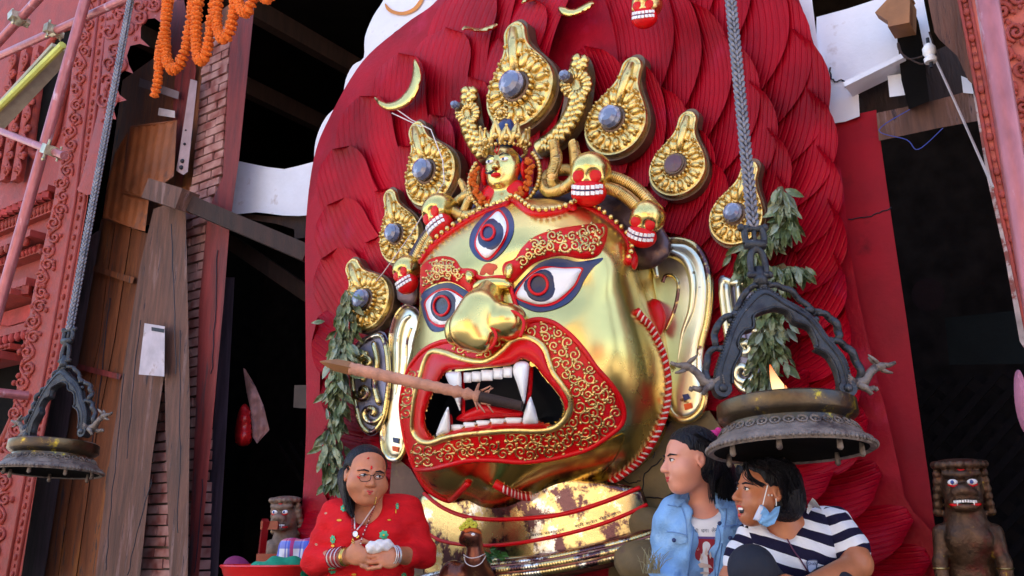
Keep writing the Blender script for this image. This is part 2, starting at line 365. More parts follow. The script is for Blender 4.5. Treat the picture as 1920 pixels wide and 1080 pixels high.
def ring(N, sc0, sc1, n, wmul, a0, a1, bend=0, **k):
    # angles spread evenly by arc length along the outline
    A = np.linspace(a0, a1, 400); P = np.array([C0+OR(a)*sc1*np.array([math.cos(a), math.sin(a)]) for a in A])
    s = np.r_[0, np.cumsum(np.hypot(*np.diff(P, axis=0).T))]
    for i in range(N):
        q = (i+.5)/N*s[-1]; a = np.interp(q, s, A)+rng.uniform(-.01, .01); r1 = OR(a)*sc1*rng.uniform(.975, 1.0); r0 = OR(a)*sc0
        sgn = 1 if math.cos(a) > 0 else -1
        tip = C0+r1*np.array([math.cos(a), math.sin(a)]); ab_ = a+sgn*.16; base = C0+r0*np.array([math.cos(ab_), math.sin(ab_)])
        feather(base, tip, s[-1]/N*wmul*rng.uniform(.95, 1.08), n+.002*(i % 3), bend=bend*sgn*np.hypot(*(tip-base))*.10, lean=.058*(1 if math.sin(a) < -.3 else sgn), par=ab, **k)
T0, T1 = R(-212), R(32)
ring(30, .60, .955, .0, 1.28, T0, T1, bend=1.5)
ring(25, .48, .79, .03, 1.16, R(-205), R(24), bend=1.3)
ring(19, .36, .60, .055, 1.1, R(-190), R(8), bend=1)
slab('lobed_white_board', 'white plastered board with a wavy edge behind the upper left of the red board', 'board',
     CR([(592, 310), (590, 275), (600, 240), (615, 215), (640, 190), (648, 150), (662, 122), (682, 108), (684, 70), (700, 30), (718, 2), (735, -40), (820, -60), (850, -20), (800, 25), (740, 60), (700, 110), (650, 190), (612, 250)], 3), -.06, .1, m_plaster)
m_och = M('ochre_paint', (.55, .20, .03), .6, var=.2)
slab('painted_crescent', 'faded ochre crescent on the white lobed board at top left', 'crescent', CR([(722, 6), (735, 18), (755, 22), (775, 14), (788, -2), (795, -2), (782, 18), (760, 28), (738, 26), (725, 18)], 3), -.052, .01, m_och)
def crack(b, pts, n, r, seed=3):
    rr = np.random.default_rng(seed); P = [(x+rr.uniform(-2, 2), y+rr.uniform(-2, 2)) for x, y in CR(pts, 5, False)]; wtube(b, P, n, r, 4)
# ------------------------------------------------ openings and timber of the left bay
slab('white_wall_band', 'white plastered wall stub between the dark post and the left edge of the red board', 'wall', [(448, 302), (470, 307), (500, 313), (533, 317), (560, 311), (600, 300), (600, 402), (560, 405), (530, 404), (500, 400), (480, 398), (440, 402), (433, 396), (440, 340)], -.15, .3, m_plaster)
slab('brick_debris', 'broken brick and rafter ends under the white wall stub left of the aureole', 'rafter ends', [(432, 398), (470, 402), (520, 406), (575, 404), (575, 445), (552, 448), (552, 430), (520, 420), (470, 412), (436, 408)], -.2, .3, m_wooddark)
bc = thing('brick_pier', 'narrow pier of old red bricks between the dark timber posts at left', 'brick pier', wp(300, 1079, 0))
slab('mortar_core', None, None, [(388, 40), (432, 60), (416, 330), (388, 392), (374, 700), (366, 1085), (245, 1085), (288, 760), (326, 560), (348, 400), (362, 330)], -.02, .3, m_mortar, bc)
b = MB(); po = [(388, 40), (432, 60), (416, 330), (388, 392), (374, 700), (366, 1085), (245, 1085), (288, 760), (326, 560), (348, 400), (362, 330)]
PU = [uzn(wp(x, y, 0))[:2] for x, y in po]; z = min(q[1] for q in PU); z1 = max(q[1] for q in PU); row = 0
while z < z1:
    xs = []
    for i in range(len(PU)):
        (ua_, za_), (ub_, zb_) = PU[i-1], PU[i]
        if (za_ > z+.025) != (zb_ > z+.025): xs.append(ua_+(z+.025-za_)/(zb_-za_)*(ub_-ua_))
    if len(xs) >= 2:
        lo_, hi_ = min(xs), max(xs); u = lo_-(.11 if row % 2 else 0)
        while u < hi_:
            e = rng.uniform(-.004, .008, 4); x0, x1 = max(u+.006, lo_), min(u+.2+e[0]*.5, hi_)
            if x1-x0 > .02: b.wbox(x0, x1, z+e[1]*.5, z+.05+e[2]*.4, -.1, .004+e[3])
            u += .212
    z += .062; row += 1
b.build('bricks', m_brick, bc, 0)
slab('dark_red_post', 'old red painted timber post beside the black opening at left', 'post', [(436, 0), (478, 0), (448, 300), (430, 430), (420, 560), (398, 800), (372, 1085), (352, 1085), (366, 800), (374, 560), (390, 395), (418, 330)], .03, .2, m_redpost)
slab('inner_dark_post', 'purplish dark timber standing just inside the opening, right of the red post', 'post', [(424, 520), (440, 520), (425, 800), (408, 1085), (374, 1085), (398, 820), (412, 640)], -.12, .15, M('purplish_timber', (.05, .03, .05), .8, var=.5, stretch=(5, 5, .6), bump=.4, bs=15))
slab('back_board', 'dark backing boards in the upper part of the left bay', 'boards', [(230, 150), (470, -20), (436, 0), (418, 330), (388, 400), (300, 420), (190, 430)], -.06, .1, m_woodbrown)
slab('upper_dark_board', 'dark brown upright board in the shade under the marigolds', 'board', [(300, 0), (345, 0), (368, 130), (340, 350), (322, 240), (330, 120)], -.03, .03, m_redpost)
slab('short_plank', 'short pale slat nailed across the shaded boards under the garland', 'plank', [(262, 146), (336, 172), (334, 186), (260, 162)], .02, .02, M('pale_slat', (.2, .15, .17), .8, var=.3))
slab('paper_label', 'small torn white paper label stuck below the marigold end', 'label', [(298, 202), (328, 208), (328, 221), (296, 216)], .02, .01, M('paper', (.6, .5, .52), .9, var=.3))
m_tin2 = M('rusty_corrugated', (.24, .07, .022), .6, .1, var=.4, vs=6, bump=.2, bs=30, col2=(.14, .05, .03), s2=5, t2=.55, w2=.1)
def corr(name, label, poly, n, amp):
    fn = lambda x, y, t: amp*math.sin((x+(y-300)*.16)*.42)
    o = MB().patch(poly, srf(n), 0, .012, grid=5, fn=fn).build(name, m_tin2, None, 60); tag(o, label, 'tin sheet')
corr('tin_sheet', 'upper rusty corrugated tin sheet hanging over the boarded bay at left', [(244, 236), (332, 225), (326, 330), (306, 345), (280, 374), (228, 361), (236, 300)], .10, .006)
corr('tin_sheet', 'lower orange rusty tin sheet tucked under the upper one above the plank door', [(214, 290), (240, 246), (229, 362), (279, 376), (272, 434), (250, 428), (192, 409), (200, 350)], .085, .006)
dr = thing('plank_door', 'closed door of wide brown stained planks behind the hanging lamp chain', 'door', wp(160, 1079, .03))
PD = [[(190, 410), (216, 418), (200, 520), (186, 640), (150, 800), (108, 1085), (78, 1085), (128, 800), (160, 600), (175, 480)],
      [(217, 418), (246, 428), (232, 520), (214, 640), (182, 800), (142, 1085), (109, 1085), (151, 800), (187, 640), (201, 520)],
      [(247, 428), (278, 438), (264, 540), (244, 660), (214, 830), (180, 1085), (143, 1085), (183, 800), (215, 640), (233, 520)]]
for i, p in enumerate(PD): slab('plank', None, None, p, .03+.008*(i % 2), .05, m_woodbrown, dr)
slab('batten', None, None, [(176, 498), (252, 520), (248, 532), (174, 508)], .065, .03, m_woodbrown, dr)
slab('batten', None, None, [(146, 682), (228, 702), (224, 712), (143, 692)], .065, .03, m_redpost, dr)
slab('grey_timber_jamb', 'dark grey blue timber jamb between the pink post and the plank door', 'door jamb', [(172, 440), (190, 430), (160, 600), (128, 800), (82, 1085), (36, 1085), (76, 820), (120, 600)], .06, .1, M('blue_grey_timber', (.07, .045, .06), .85, var=.5, stretch=(5, 5, .6), bump=.5, bs=16))
slab('leaning_plank', 'wide weathered plank leaning beside the brown door, its foot wider than its top', 'plank', [(288, 392), (310, 384), (316, 560), (308, 700), (285, 860), (262, 1085), (178, 1085), (206, 860), (236, 660), (262, 500)], .10, .05, m_wood)
slab('weathered_post', 'rough grey timber post standing between the leaning plank and the red post', 'post', [(306, 382), (330, 386), (348, 392), (352, 560), (356, 760), (352, 1085), (318, 1085), (310, 800), (308, 600)], .13, .08, m_wood)
sg = thing('notice_board', 'blank whitish board with a slot, fixed on the leaning plank', 'notice board', wp(285, 706, .15))
slab('panel', None, None, [(271, 606), (309, 612), (308, 706), (260, 702)], .19, .015, M('whitish_board', (.48, .42, .48), .7, var=.2, vs=9, col2=(.3, .22, .2), s2=8, t2=.58, w2=.1), sg)
slab('slot', None, None, [(284, 613), (308, 617), (307, 624), (284, 620)], .193, .004, m_dark, sg)
st = thing('metal_strap', 'pinkish metal strap with bolt holes on the brick pier', 'strap', wp(340, 325, .1))
slab('strap_plate', None, None, [(357, 148), (370, 152), (352, 322), (344, 328), (330, 320), (334, 300)], .08, .02, M('pinkish_metal', (.36, .24, .26), .6, .1, var=.3), st)
b = MB()
for x, y, r in ((348, 244, 2), (346, 270, 3.2), (342, 302, 5), (340, 314, 5)): MB().ell(wp(x, y, .085), r*.003).build('bolt', m_dark, st)
bm = thing('cross_beam', 'dark squared beam with a notched head running from the grey post to the aureole', 'beam', wp(300, 400, .2))
MB().beam(wp(318, 366, .22), wp(582, 478, -.1), .10, .10).build('shaft', m_wooddark, bm)
MB().beam(wp(288, 358, .24), wp(352, 378, .22), .13, .13).build('beam_head', m_wood, bm)
b = MB().beam(wp(430, 452, -.5), wp(590, 560, -.7), .1, .1); tag(b.build('rear_beam', m_wooddark), 'faint dark beam lower inside the left opening', 'beam')
# red bag and pale cloth hanging inside the left opening
def wob(x, y, t): return .012*math.sin(x*.35)+.008*math.sin(y*.2+x*.1)
o = MB().patch(CR([(452, 762), (462, 758), (472, 775), (474, 815), (466, 834), (448, 836), (440, 820), (444, 785)], 4), srf(-.3), 0, .03, bulge=.05, grid=5, fn=wob).build('red_bag', M('red_plastic_bag', (.42, .01, .015), .35, var=.3, bump=.5, bs=18), None, 70); tag(o, 'red plastic bag hanging in the dark left opening', 'bag')
o = MB().patch([(456, 690), (460, 692), (478, 722), (494, 760), (505, 806), (482, 832), (474, 820), (470, 770), (462, 735)], srf(-.26), 0, .01, grid=5, fn=wob).build('hanging_cloth', M('dirty_pink_cloth', (.26, .13, .13), .9, var=.4, vs=12, bump=.5, bs=20), None, 70); tag(o, 'dirty pale cloth hanging beside the red bag', 'cloth')
slab('grey_board', 'faint grey brown board inside the dark opening, by the edge of the aureole', 'board', [(552, 722), (576, 722), (574, 766), (550, 764)], -.3, .03, M('dull_board', (.07, .05, .045), .8))
b = MB()
for pts, n in (([(262, 600), (250, 720), (236, 860)], .158), ([(232, 700), (222, 820), (205, 980), (200, 1070)], .158), ([(322, 420), (326, 560), (330, 700)], .214), ([(336, 620), (338, 800), (333, 1000)], .214), ([(205, 560), (190, 700), (168, 860)], .045), ([(380, 900), (372, 1000), (364, 1075)], .035), ([(408, 470), (402, 600), (396, 700)], .035), ([(285, 900), (262, 980), (240, 1080)], .158)): crack(b, pts, n, .9, int(pts[0][0]))
tag(b.build('timber_cracks', m_dark), 'long dark drying cracks running down the old posts and planks at left', 'crack')
# ------------------------------------------------ right bay
slab('red_pillar', 'flat crimson painted pillar right of the carved feathers', 'pillar', [(1556, 232), (1600, 215), (1643, 206), (1660, 330), (1676, 440), (1700, 600), (1722, 760), (1745, 920), (1765, 1090), (1690, 1090), (1600, 600)], -.07, .35, m_redwall)
b = MB()
crack(b, [(1592, 412), (1620, 408), (1650, 398), (1672, 390)], -.068, 1.3); tag(b.build('wall_crack', m_dark), 'thin dark crack across the red pillar', 'crack')
slab('plaster_gable', 'narrow leaning white plaster piece touching the top right of the aureole', 'wall', [(1455, -20), (1520, -20), (1538, 122), (1526, 132), (1512, 120), (1490, 50)], -.02, .2, m_plaster)
slab('white_plaster_wall', 'large white plaster wall with a broken lower edge right of the aureole', 'wall', [(1531, 32), (1590, 16), (1700, -20), (1705, 20), (1694, 112), (1640, 140), (1592, 166), (1610, 178), (1612, 218), (1585, 228), (1558, 232), (1530, 150)], -.05, .25, m_plaster)
o = MB(); o.beam(wp(1590, 168, .0), wp(1700, 114, .0), .10, .02); tag(o.build('plaster_ledge', m_plaster), 'thin white ledge under the broken plaster wall', 'ledge')
b = MB(); crack(b, [(1556, 125), (1562, 150), (1580, 152), (1592, 166), (1620, 150), (1660, 128), (1690, 108)], -.045, 1.6, 5); tag(b.build('plaster_crack', m_dark), 'jagged dark crack in the large white plaster wall', 'crack')
slab('white_strip_wall', 'narrow white plaster strip beside the insulator at top right', 'wall', [(1704, -10), (1730, -10), (1748, 82), (1732, 90), (1722, 40)], -.05, .2, m_plaster)
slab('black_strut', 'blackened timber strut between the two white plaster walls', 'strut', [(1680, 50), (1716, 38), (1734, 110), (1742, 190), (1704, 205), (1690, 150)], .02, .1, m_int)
o = MB(); o.beam(wp(1657, 38, .1), wp(1700, -8, .1), .05, .07); o.beam(wp(1672, 38, .08), wp(1712, 30, .08), .10, .10); tag(o.build('orange_rafter', M('orange_wood', (.28, .12, .05), .7, var=.4)), 'short orange brown rafter end above the black strut', 'rafter')
for p, l in (([(1664, 142), (1694, 138), (1698, 178), (1668, 182)], 'dusty white brick end beside the black strut'), ([(1802, 142), (1820, 150), (1826, 176), (1806, 174)], 'small white block end beside the carved frame at right')):
    slab('brick_end', l, 'brick', p, -.02, .1, m_plaster)
slab('wooden_lintel', 'grey brown wooden lintel over the dark opening at right', 'lintel', [(1643, 212), (1700, 200), (1760, 186), (1836, 165), (1842, 225), (1760, 240), (1648, 264)], -.03, .2, m_wood)
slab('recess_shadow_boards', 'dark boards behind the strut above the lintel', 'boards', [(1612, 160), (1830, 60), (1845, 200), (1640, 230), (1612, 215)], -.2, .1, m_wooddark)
slab('grey_bracket', 'slanting grey timber bracket at top right beside the carved frame', 'bracket', [(1738, -10), (1800, -10), (1815, 60), (1834, 168), (1815, 150), (1795, 105), (1762, 75), (1752, 60)], .2, .12, m_wood)
i_ = thing('insulator', 'white porcelain spool holding wires near the grey bracket', 'insulator', wp(1745, 112, .1))
c = wp(1743, 100, .12)
MB().lathe([(0, -.035), (.02, -.035), (.022, -.02), (.015, -.012), (.022, 0), (.022, .02), (.012, .035), (0, .036)], 16, c).build('spool', m_white, i_)
b = MB(); b.tube([c+Vector((0, 0, -.055)), c+Vector((0, 0, .06))], .006); b.build('bolt', m_dark, i_)
def cord(name, label, pts, ns, r, mat, cat='cord'):
    P = CR([tuple(wp(x, y, n)) for (x, y), n in zip(pts, ns)], 6, False); o = MB().tube(P, r, 5).build(name, mat); return tag(o, label, cat)
cord('rope', 'pale taut rope running from the insulator down to the carved frame', [(1756, 116), (1800, 212), (1862, 352)], [.12, .3, .45], .004, M('rope', (.4, .34, .33), .9))
cord('blue_wire', 'thin blue wire looping in front of the dark opening at right', [(1706, 205), (1648, 244), (1700, 262), (1722, 280), (1768, 240)], [.02]*5, .0018, M('blue_wire', (.03, .05, .3), .5))
cord('tangled_wire', 'tangled thin wires around the top of the black strut', [(1742, 60), (1748, 96), (1700, 110), (1684, 80), (1690, 100), (1730, 120), (1740, 95)], [.1]*7, .003, m_wooddark)
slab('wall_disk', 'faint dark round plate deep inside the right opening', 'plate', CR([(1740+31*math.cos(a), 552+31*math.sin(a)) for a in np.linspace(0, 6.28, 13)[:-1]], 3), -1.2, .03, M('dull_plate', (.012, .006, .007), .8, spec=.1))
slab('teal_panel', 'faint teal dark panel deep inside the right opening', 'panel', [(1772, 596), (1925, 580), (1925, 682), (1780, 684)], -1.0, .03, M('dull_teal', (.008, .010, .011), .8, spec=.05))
lt = thing('lattice_screen', 'black wooden lattice screen behind the brass lion at right', 'lattice', wp(1850, 1079, -.9))
b = MB(); ua, za, _ = uzn(wp(1740, 1085, -.9)); ub, zb, _ = uzn(wp(1960, 690, -.9))
s_ = .11; k = -30
while k < 40:
    for sg_ in (1, -1):
        u_a, z_a = ua+k*s_, za; u_b, z_b = u_a+sg_*(zb-za), zb
        b.beam(W(u_a, z_a, -.9+.012*sg_), W(u_b, z_b, -.9+.012*sg_), .03, .012, up=tuple(WN))
    k += 1
b.build('slat', M('lattice_wood', (.004, .003, .004), .8, var=.3, spec=.08), lt)
# ------------------------------------------------ implicit surfaces -> one continuous mesh (surface nets)
class SDF:
    """list of round cones / ellipsoids blended smoothly"""
    def __init__(s): s.it = []
    def cone(s, a, b, ra, rb, k=.02, op='u', mi=0): s.it.append(('c', np.array(a, float), np.array(b, float), ra, rb, k, op)); return s
    def sph(s, c, r, k=.02, op='u'): return s.ell(c, (r, r, r), k=k, op=op)
    def ell(s, c, r, M=None, k=.02, op='u'): s.it.append(('e', np.array(c, float), np.array(r, float), None if M is None else np.array(M), None, k, op)); return s
    def box(s, c, h, rnd=.01, M=None, k=.02, op='u'): s.it.append(('b', np.array(c, float), np.array(h, float), None if M is None else np.array(M), rnd, k, op)); return s
    def dist(s, it, P):
        if it[0] == 'c':
            _, a, b, ra, rb = it[:5]; ab = b-a; t = np.clip(((P-a)@ab)/max(ab@ab, 1e-12), 0, 1)
            return np.linalg.norm(P-(a+t[..., None]*ab), axis=-1)-(ra+(rb-ra)*t)
        Q = P-it[1]
        if it[3] is not None: Q = Q@it[3]
        if it[0] == 'e':
            r = it[2]; k0 = np.linalg.norm(Q/r, axis=-1); k1 = np.linalg.norm(Q/(r*r), axis=-1)+1e-9
            return k0*(k0-1)/k1
        q = np.abs(Q)-(it[2]-it[4]); return np.linalg.norm(np.maximum(q, 0), axis=-1)+np.minimum(q.max(-1), 0)-it[4]
    def ev(s, P):
        d = None
        for it in s.it:
            e = s.dist(it, P); k = it[5]; op = it[6]
            if d is None: d = e; continue
            if op == 'u': h = np.maximum(k-np.abs(d-e), 0)/k; d = np.minimum(d, e)-h*h*k*.25
            else: e = -e; h = np.maximum(k-np.abs(d-e), 0)/k; d = np.maximum(d, e)+h*h*k*.25
        return d
    def bounds(s):
        lo = np.full(3, 1e9); hi = -lo
        for it in s.it:
            if it[6] != 'u': continue
            if it[0] == 'c': m = max(it[3], it[4]); lo = np.minimum(lo, np.minimum(it[1], it[2])-m); hi = np.maximum(hi, np.maximum(it[1], it[2])+m)
            else: m = it[2].max() if it[0] == 'e' else np.linalg.norm(it[2]); lo = np.minimum(lo, it[1]-m); hi = np.maximum(hi, it[1]+m)
        return lo, hi
    def mesh(s, h=.006, clip=None, disp=None):
        lo, hi = s.bounds(); lo = lo-2.5*h; hi = hi+2.5*h
        n = np.ceil((hi-lo)/h).astype(int)+1
        ax = [lo[i]+h*np.arange(n[i]) for i in range(3)]
        G = np.empty(n); Y, Z = np.meshgrid(ax[1], ax[2], indexing='ij')
        for i in range(n[0]):
            P = np.stack([np.full_like(Y, ax[0][i]), Y, Z], -1); d = s.ev(P)
            if clip is not None: d = np.maximum(d, clip(P))
            if disp is not None: d = d+disp(P)
            G[i] = d
        S = G < 0; C = [S[a:n[0]-1+a, b:n[1]-1+b, c:n[2]-1+c] for a in (0, 1) for b in (0, 1) for c in (0, 1)]
        act = np.zeros_like(C[0]); al = np.ones_like(C[0])
        for c in C: act |= c; al &= c
        act &= ~al; idx = np.full(act.shape, -1); ii = np.argwhere(act); idx[act] = np.arange(len(ii))
        if len(ii) == 0: return [], []
        acc = np.zeros((len(ii), 3)); cnt = np.zeros(len(ii)); I, J, K = ii.T
        cr = [(a, b, c) for a in (0, 1) for b in (0, 1) for c in (0, 1)]
        for A in cr:
            for x in range(3):
                if A[x]: continue
                B = list(A); B[x] = 1; ga = G[I+A[0], J+A[1], K+A[2]]; gb = G[I+B[0], J+B[1], K+B[2]]
                m = (ga < 0) != (gb < 0); t = np.where(m, ga/np.where(m, ga-gb, 1), 0)
                p = np.tile(np.array(A, float), (len(ii), 1)); p[:, x] = t; acc[m] += p[m]; cnt[m] += 1
        V = lo+h*(ii+acc/cnt[:, None]); F = []
        for x in range(3):
            y, z = (x+1) % 3, (x+2) % 3; sl0 = [slice(None)]*3; sl1 = [slice(None)]*3; sl0[x] = slice(0, -1); sl1[x] = slice(1, None)
            e = np.argwhere(S[tuple(sl0)] != S[tuple(sl1)])
            e = e[(e[:, y] > 0) & (e[:, z] > 0) & (e[:, y] < n[y]-1) & (e[:, z] < n[z]-1) & (e[:, x] < n[x]-1)]
            q = []
            for dy, dz in ((-1, -1), (0, -1), (0, 0), (-1, 0)):
                o = e.copy(); o[:, y] += dy; o[:, z] += dz; q.append(idx[o[:, 0], o[:, 1], o[:, 2]])
            q = np.stack(q, 1); fl = S[e[:, 0], e[:, 1], e[:, 2]]; q[~fl] = q[~fl][:, ::-1]; F.append(q[(q >= 0).all(1)])
        return V, np.concatenate(F)
    def build(s, name, mat, parent=None, h=.006, local=False, Mx=None, clip=None, paint=None, disp=None, smooth=180, relax=1):
        V, F = s.mesh(h, clip, disp); b = MB(); k = 0
        if relax and len(V):
            E = np.concatenate([F[:, [0, 1]], F[:, [1, 2]], F[:, [2, 3]], F[:, [3, 0]]]); E = np.concatenate([E, E[:, ::-1]])
            for _ in range(relax):
                A = np.zeros_like(V); c = np.zeros(len(V)); np.add.at(A, E[:, 0], V[E[:, 1]]); np.add.at(c, E[:, 0], 1)
                V = V*.5+.5*A/np.maximum(c, 1)[:, None]
        mi = [0]*len(F)
        if paint is not None:
            cen = V[F].mean(1); mi = paint(cen).astype(int).tolist()
        VV = V
        if Mx is not None: VV = V@np.array(Mx.to_3x3()).T+np.array(Mx.translation)
        b.v = [tuple(v) for v in VV.tolist()]; b.f = [tuple(f) for f in F.tolist()]; b.mi = mi
        return b.build(name, mat, parent, smooth, local, recalc=False)
# ------------------------------------------------ the great mask
FO = CR([(792, 478), (820, 450), (855, 424), (900, 398), (950, 380), (1010, 372), (1060, 378), (1110, 395), (1150, 422), (1185, 462), (1200, 520), (1215, 565), (1236, 620), (1252, 680), (1257, 735), (1250, 790), (1225, 848), (1180, 888), (1120, 914), (1050, 928), (1000, 945), (950, 962), (905, 958), (870, 938), (838, 938), (800, 915), (775, 870), (760, 825), (752, 775), (752, 735), (762, 690), (775, 640), (785, 590), (787, 535)], 5)
FC = np.array([1000., 680.]); FR = radial(FO, FC)
FD0 = depth(wp(1000, 680, .30)); FT = R(20)     # equator plane turned 20 degrees to the line of sight
def gss(x, y, cx, cy, sx, sy): return math.exp(-((x-cx)/sx)**2-((y-cy)/sy)**2)
def fdepth(x, y):
    dx, dy = x-FC[0], y-FC[1]; r = min(1.0, math.hypot(dx, dy)/FR(math.atan2(dy, dx)))
    d = FD0*(1-math.tan(FT)*dx/FPX*1.0)-.0*dy
    d -= .37*max(0, 1-r**2.7)**.52
    fall = min(1, (1-r)*6)
    d -= fall*(.10*gss(x, y, 925, 735, 170, 120)+.07*gss(x, y, 915, 925, 70, 50)+.03*gss(x, y, 1050, 462, 90, 30)+.03*gss(x, y, 838, 502, 45, 25)
               +.025*gss(x, y, 1150, 660, 90, 130)-.035*gss(x, y, 1040, 540, 70, 45)-.03*gss(x, y, 838, 578, 45, 40)+.03*gss(x, y, 960, 440, 120, 60))
    return d
def S(x, y, e=0.0):
    dx, dy = x-FC[0], y-FC[1]; r = math.hypot(dx, dy)/FR(math.atan2(dy, dx))
    if r > .999: x, y = FC[0]+dx*.999/r, FC[1]+dy*.999/r
    return at(x, y, fdepth(x, y)-e)
mask = thing('golden_mask', 'huge gilded three eyed fanged mask with red painted beard, mounted on the red board', 'mask', wp(1000, 1079, .3))
MO = Zm([(240, 645), (195, 610), (175, 540), (190, 440), (240, 340), (300, 245), (400, 228), (560, 215), (700, 200), (760, 165), (830, 200), (880, 265), (940, 335), (990, 400), (1012, 460), (1003, 515), (960, 555), (900, 562), (860, 552), (750, 552), (600, 556), (450, 575), (340, 600)], 740, 620, 3.177)
MO = CR(MO, 3)
def build_face():
    na, nr = 220, 90; vs = []; fs = []; uv = []
    rr = [math.sin(math.pi/2*(i/nr)**.9) for i in range(nr+1)]
    pts = [(FC[0], FC[1])]
    for i in range(1, nr+1):
        for k in range(na):
            a = 2*math.pi*k/na; q = FR(a)*rr[i]*.999; pts.append((FC[0]+q*math.cos(a), FC[1]+q*math.sin(a)))
    vs = [S(x, y) for x, y in pts]; ins = inpoly(MO, np.array(pts))
    for k in range(na): fs.append((0, 1+k, 1+(k+1) % na))
    for i in range(nr-1):
        for k in range(na): fs.append((1+i*na+k, 1+(i+1)*na+k, 1+(i+1)*na+(k+1) % na, 1+i*na+(k+1) % na))
    fs = [f for f in fs if not all(ins[j] for j in f)]
    # the head's flank runs straight back to the board
    base = 1+(nr-1)*na; k0 = len(vs); L = 6
    for j in range(1, L+1):
        for k in range(na):
            p = vs[base+k]; nn = uzn(p)[2]; q = j/L; sh = 1+.0*q
            vs.append(p+WN*(-(nn+.02)*q))
    for j in range(L):
        for k in range(na):
            a = base+k if j == 0 else k0+(j-1)*na+k; b_ = base+(k+1) % na if j == 0 else k0+(j-1)*na+(k+1) % na
            fs.append((a, k0+j*na+k, k0+j*na+(k+1) % na, b_))
    MB().add(vs, fs).build('face', m_gold, mask, 180)
build_face()
def pt(name, poly, e, mat, par=None, bulge=0, thick=.012, grid=5, cr=4, surf=None, **k):
    P = CR(poly, cr) if cr else poly
    return MB().patch(P, surf or S, e, thick, bulge, grid, **k).build(name, mat, par or mask, 60)
def line(name, pts, e, r, mat, closed=False, par=None, n=5, surf=None, seg=8, fn=None):
    P = CR(pts, n, closed); f = surf or S
    return MB().tube([f(x, y, e) for x, y in P], r if not callable(r) else [r(i/len(P)) for i in range(len(P))], seg, closed=closed).build(name, mat, par or mask, 180)
# mouth cavity: a dark pocket behind the lips
def cavity():
    P = MO; n = len(P); c = np.mean(P, axis=0); vs = []; fs = []; L = 5
    for j in range(L+1):
        q = j/L; sc = 1+.06*math.sin(q*math.pi)
        for p in P:
            x, y = c+(np.array(p)-c)*sc*(1-.25*q*q); d = fdepth(*(c+(np.array(p)-c)))+.30*q; vs.append(at(x, y, d))
    for j in range(L):
        for k in range(n): fs.append((j*n+k, j*n+(k+1) % n, (j+1)*n+(k+1) % n, (j+1)*n+k))
    fs.append(tuple(L*n+k for k in range(n)))
    MB().add(vs, fs).build('mouth_cavity', m_dark, mask, 40)
cavity()
z2 = lambda p: Zm(p, 740, 620, 3.177)
z1 = lambda p: Zm(p, 760, 360, 3.375)
# red beard band around the mouth, gold scrolls on it
BO = CR(z2([(330, 60), (270, 70), (200, 100), (140, 150), (80, 240), (45, 370), (35, 500), (52, 650), (82, 760), (112, 818), (200, 826), (320, 800), (450, 772), (600, 770), (750, 782), (900, 768), (1040, 738), (1160, 700), (1280, 622), (1348, 560), (1366, 490), (1340, 400), (1280, 310), (1200, 220), (1130, 120), (1060, 40), (1000, -10), (940, -48), (860, -66), (790, -50), (735, 10)]), 4)
LI = CR(z2([(225, 125), (300, 132), (380, 162), (480, 186), (560, 178), (640, 120), (700, 62), (770, 42), (840, 62), (890, 110), (915, 180), (940, 250), (990, 320), (1030, 380), (1047, 430), (1032, 500), (985, 558), (920, 588), (820, 595), (700, 592), (560, 602), (420, 617), (300, 642), (220, 667), (160, 657), (118, 610), (110, 540), (125, 400), (155, 280), (185, 180)]), 4)
def ringpatch(name, outer, inner, e, mat, par=None, bulge=0, grid=5, thick=.012, surf=None):
    f = surf or S; no, ni = len(outer), len(inner); V = [Vector(p) for p in outer]+[Vector(p) for p in inner]
    A = np.array(outer); lo = A.min(0); hi = A.max(0); gx, gy = np.meshgrid(np.arange(lo[0], hi[0], grid), np.arange(lo[1], hi[1], grid)); gx[1::2] += grid*.5
    Q = np.stack([gx.ravel(), gy.ravel()], 1); Q = Q[inpoly(outer, Q) & ~inpoly(inner, Q)]; Q = Q[(pdist(outer, Q) > grid*.4) & (pdist(inner, Q) > grid*.4)]
    V += [Vector(q) for q in Q.tolist()]
    E = [(i, (i+1) % no) for i in range(no)]+[(no+i, no+(i+1) % ni) for i in range(ni)]
    r = delaunay_2d_cdt(V, E, [], 0, 1e-5); C = np.array([(v.x, v.y) for v in r[0]])
    F = [tuple(q) for q in r[2]]; cen = np.array([C[list(q)].mean(0) for q in F]); ok = inpoly(outer, cen) & ~inpoly(inner, cen); F = [q for q, o in zip(F, ok) if o]
    D = np.minimum(pdist(outer, C), pdist(inner, C)); T = np.clip(D/max(D.max(), 1e-6), 0, 1); H = e+bulge*(1-(1-T)**2)**.5
    top = [f(c[0], c[1], h) for c, h in zip(C, H)]; ec = {(a, b) for q in F for a, b in zip(q, q[1:]+q[:1])}; bot = []; mp = {}; k0 = len(top)
    for a, b in [x for x in ec if (x[1], x[0]) not in ec]:
        for v in (a, b):
            if v not in mp: mp[v] = k0+len(bot); bot.append(f(C[v][0], C[v][1], e-thick))
        F.append((b, a, mp[a], mp[b]))
    return MB().add(top+bot, F).build(name, mat, par or mask, 60)
band = ringpatch('beard_band', BO, LI, .006, m_paint)
line('beard_border', [BO[i] for i in range(0, len(BO), 4)], .008, .010, m_paint, True, par=band, n=4)
lip = ringpatch('inner_lip', LI, MO, .004, m_paint, bulge=.035)
line('gold_lip_rim', [LI[i] for i in range(0, len(LI), 4)], .012, .014, m_gold_old, True, n=4)
def spiral(b, x, y, s, a0, sg, e, r, surf=None, turns=1.35):
    P = []
    for i in range(15):
        t = i/14; a = a0+sg*t*turns*2*math.pi; q = s*(1-t)**.8+.8
        P.append((surf or S)(x+q*math.cos(a), y+q*math.sin(a), e))
    b.tube(P, [r*(1-.35*abs(i/14-.4)) for i in range(15)], 5)
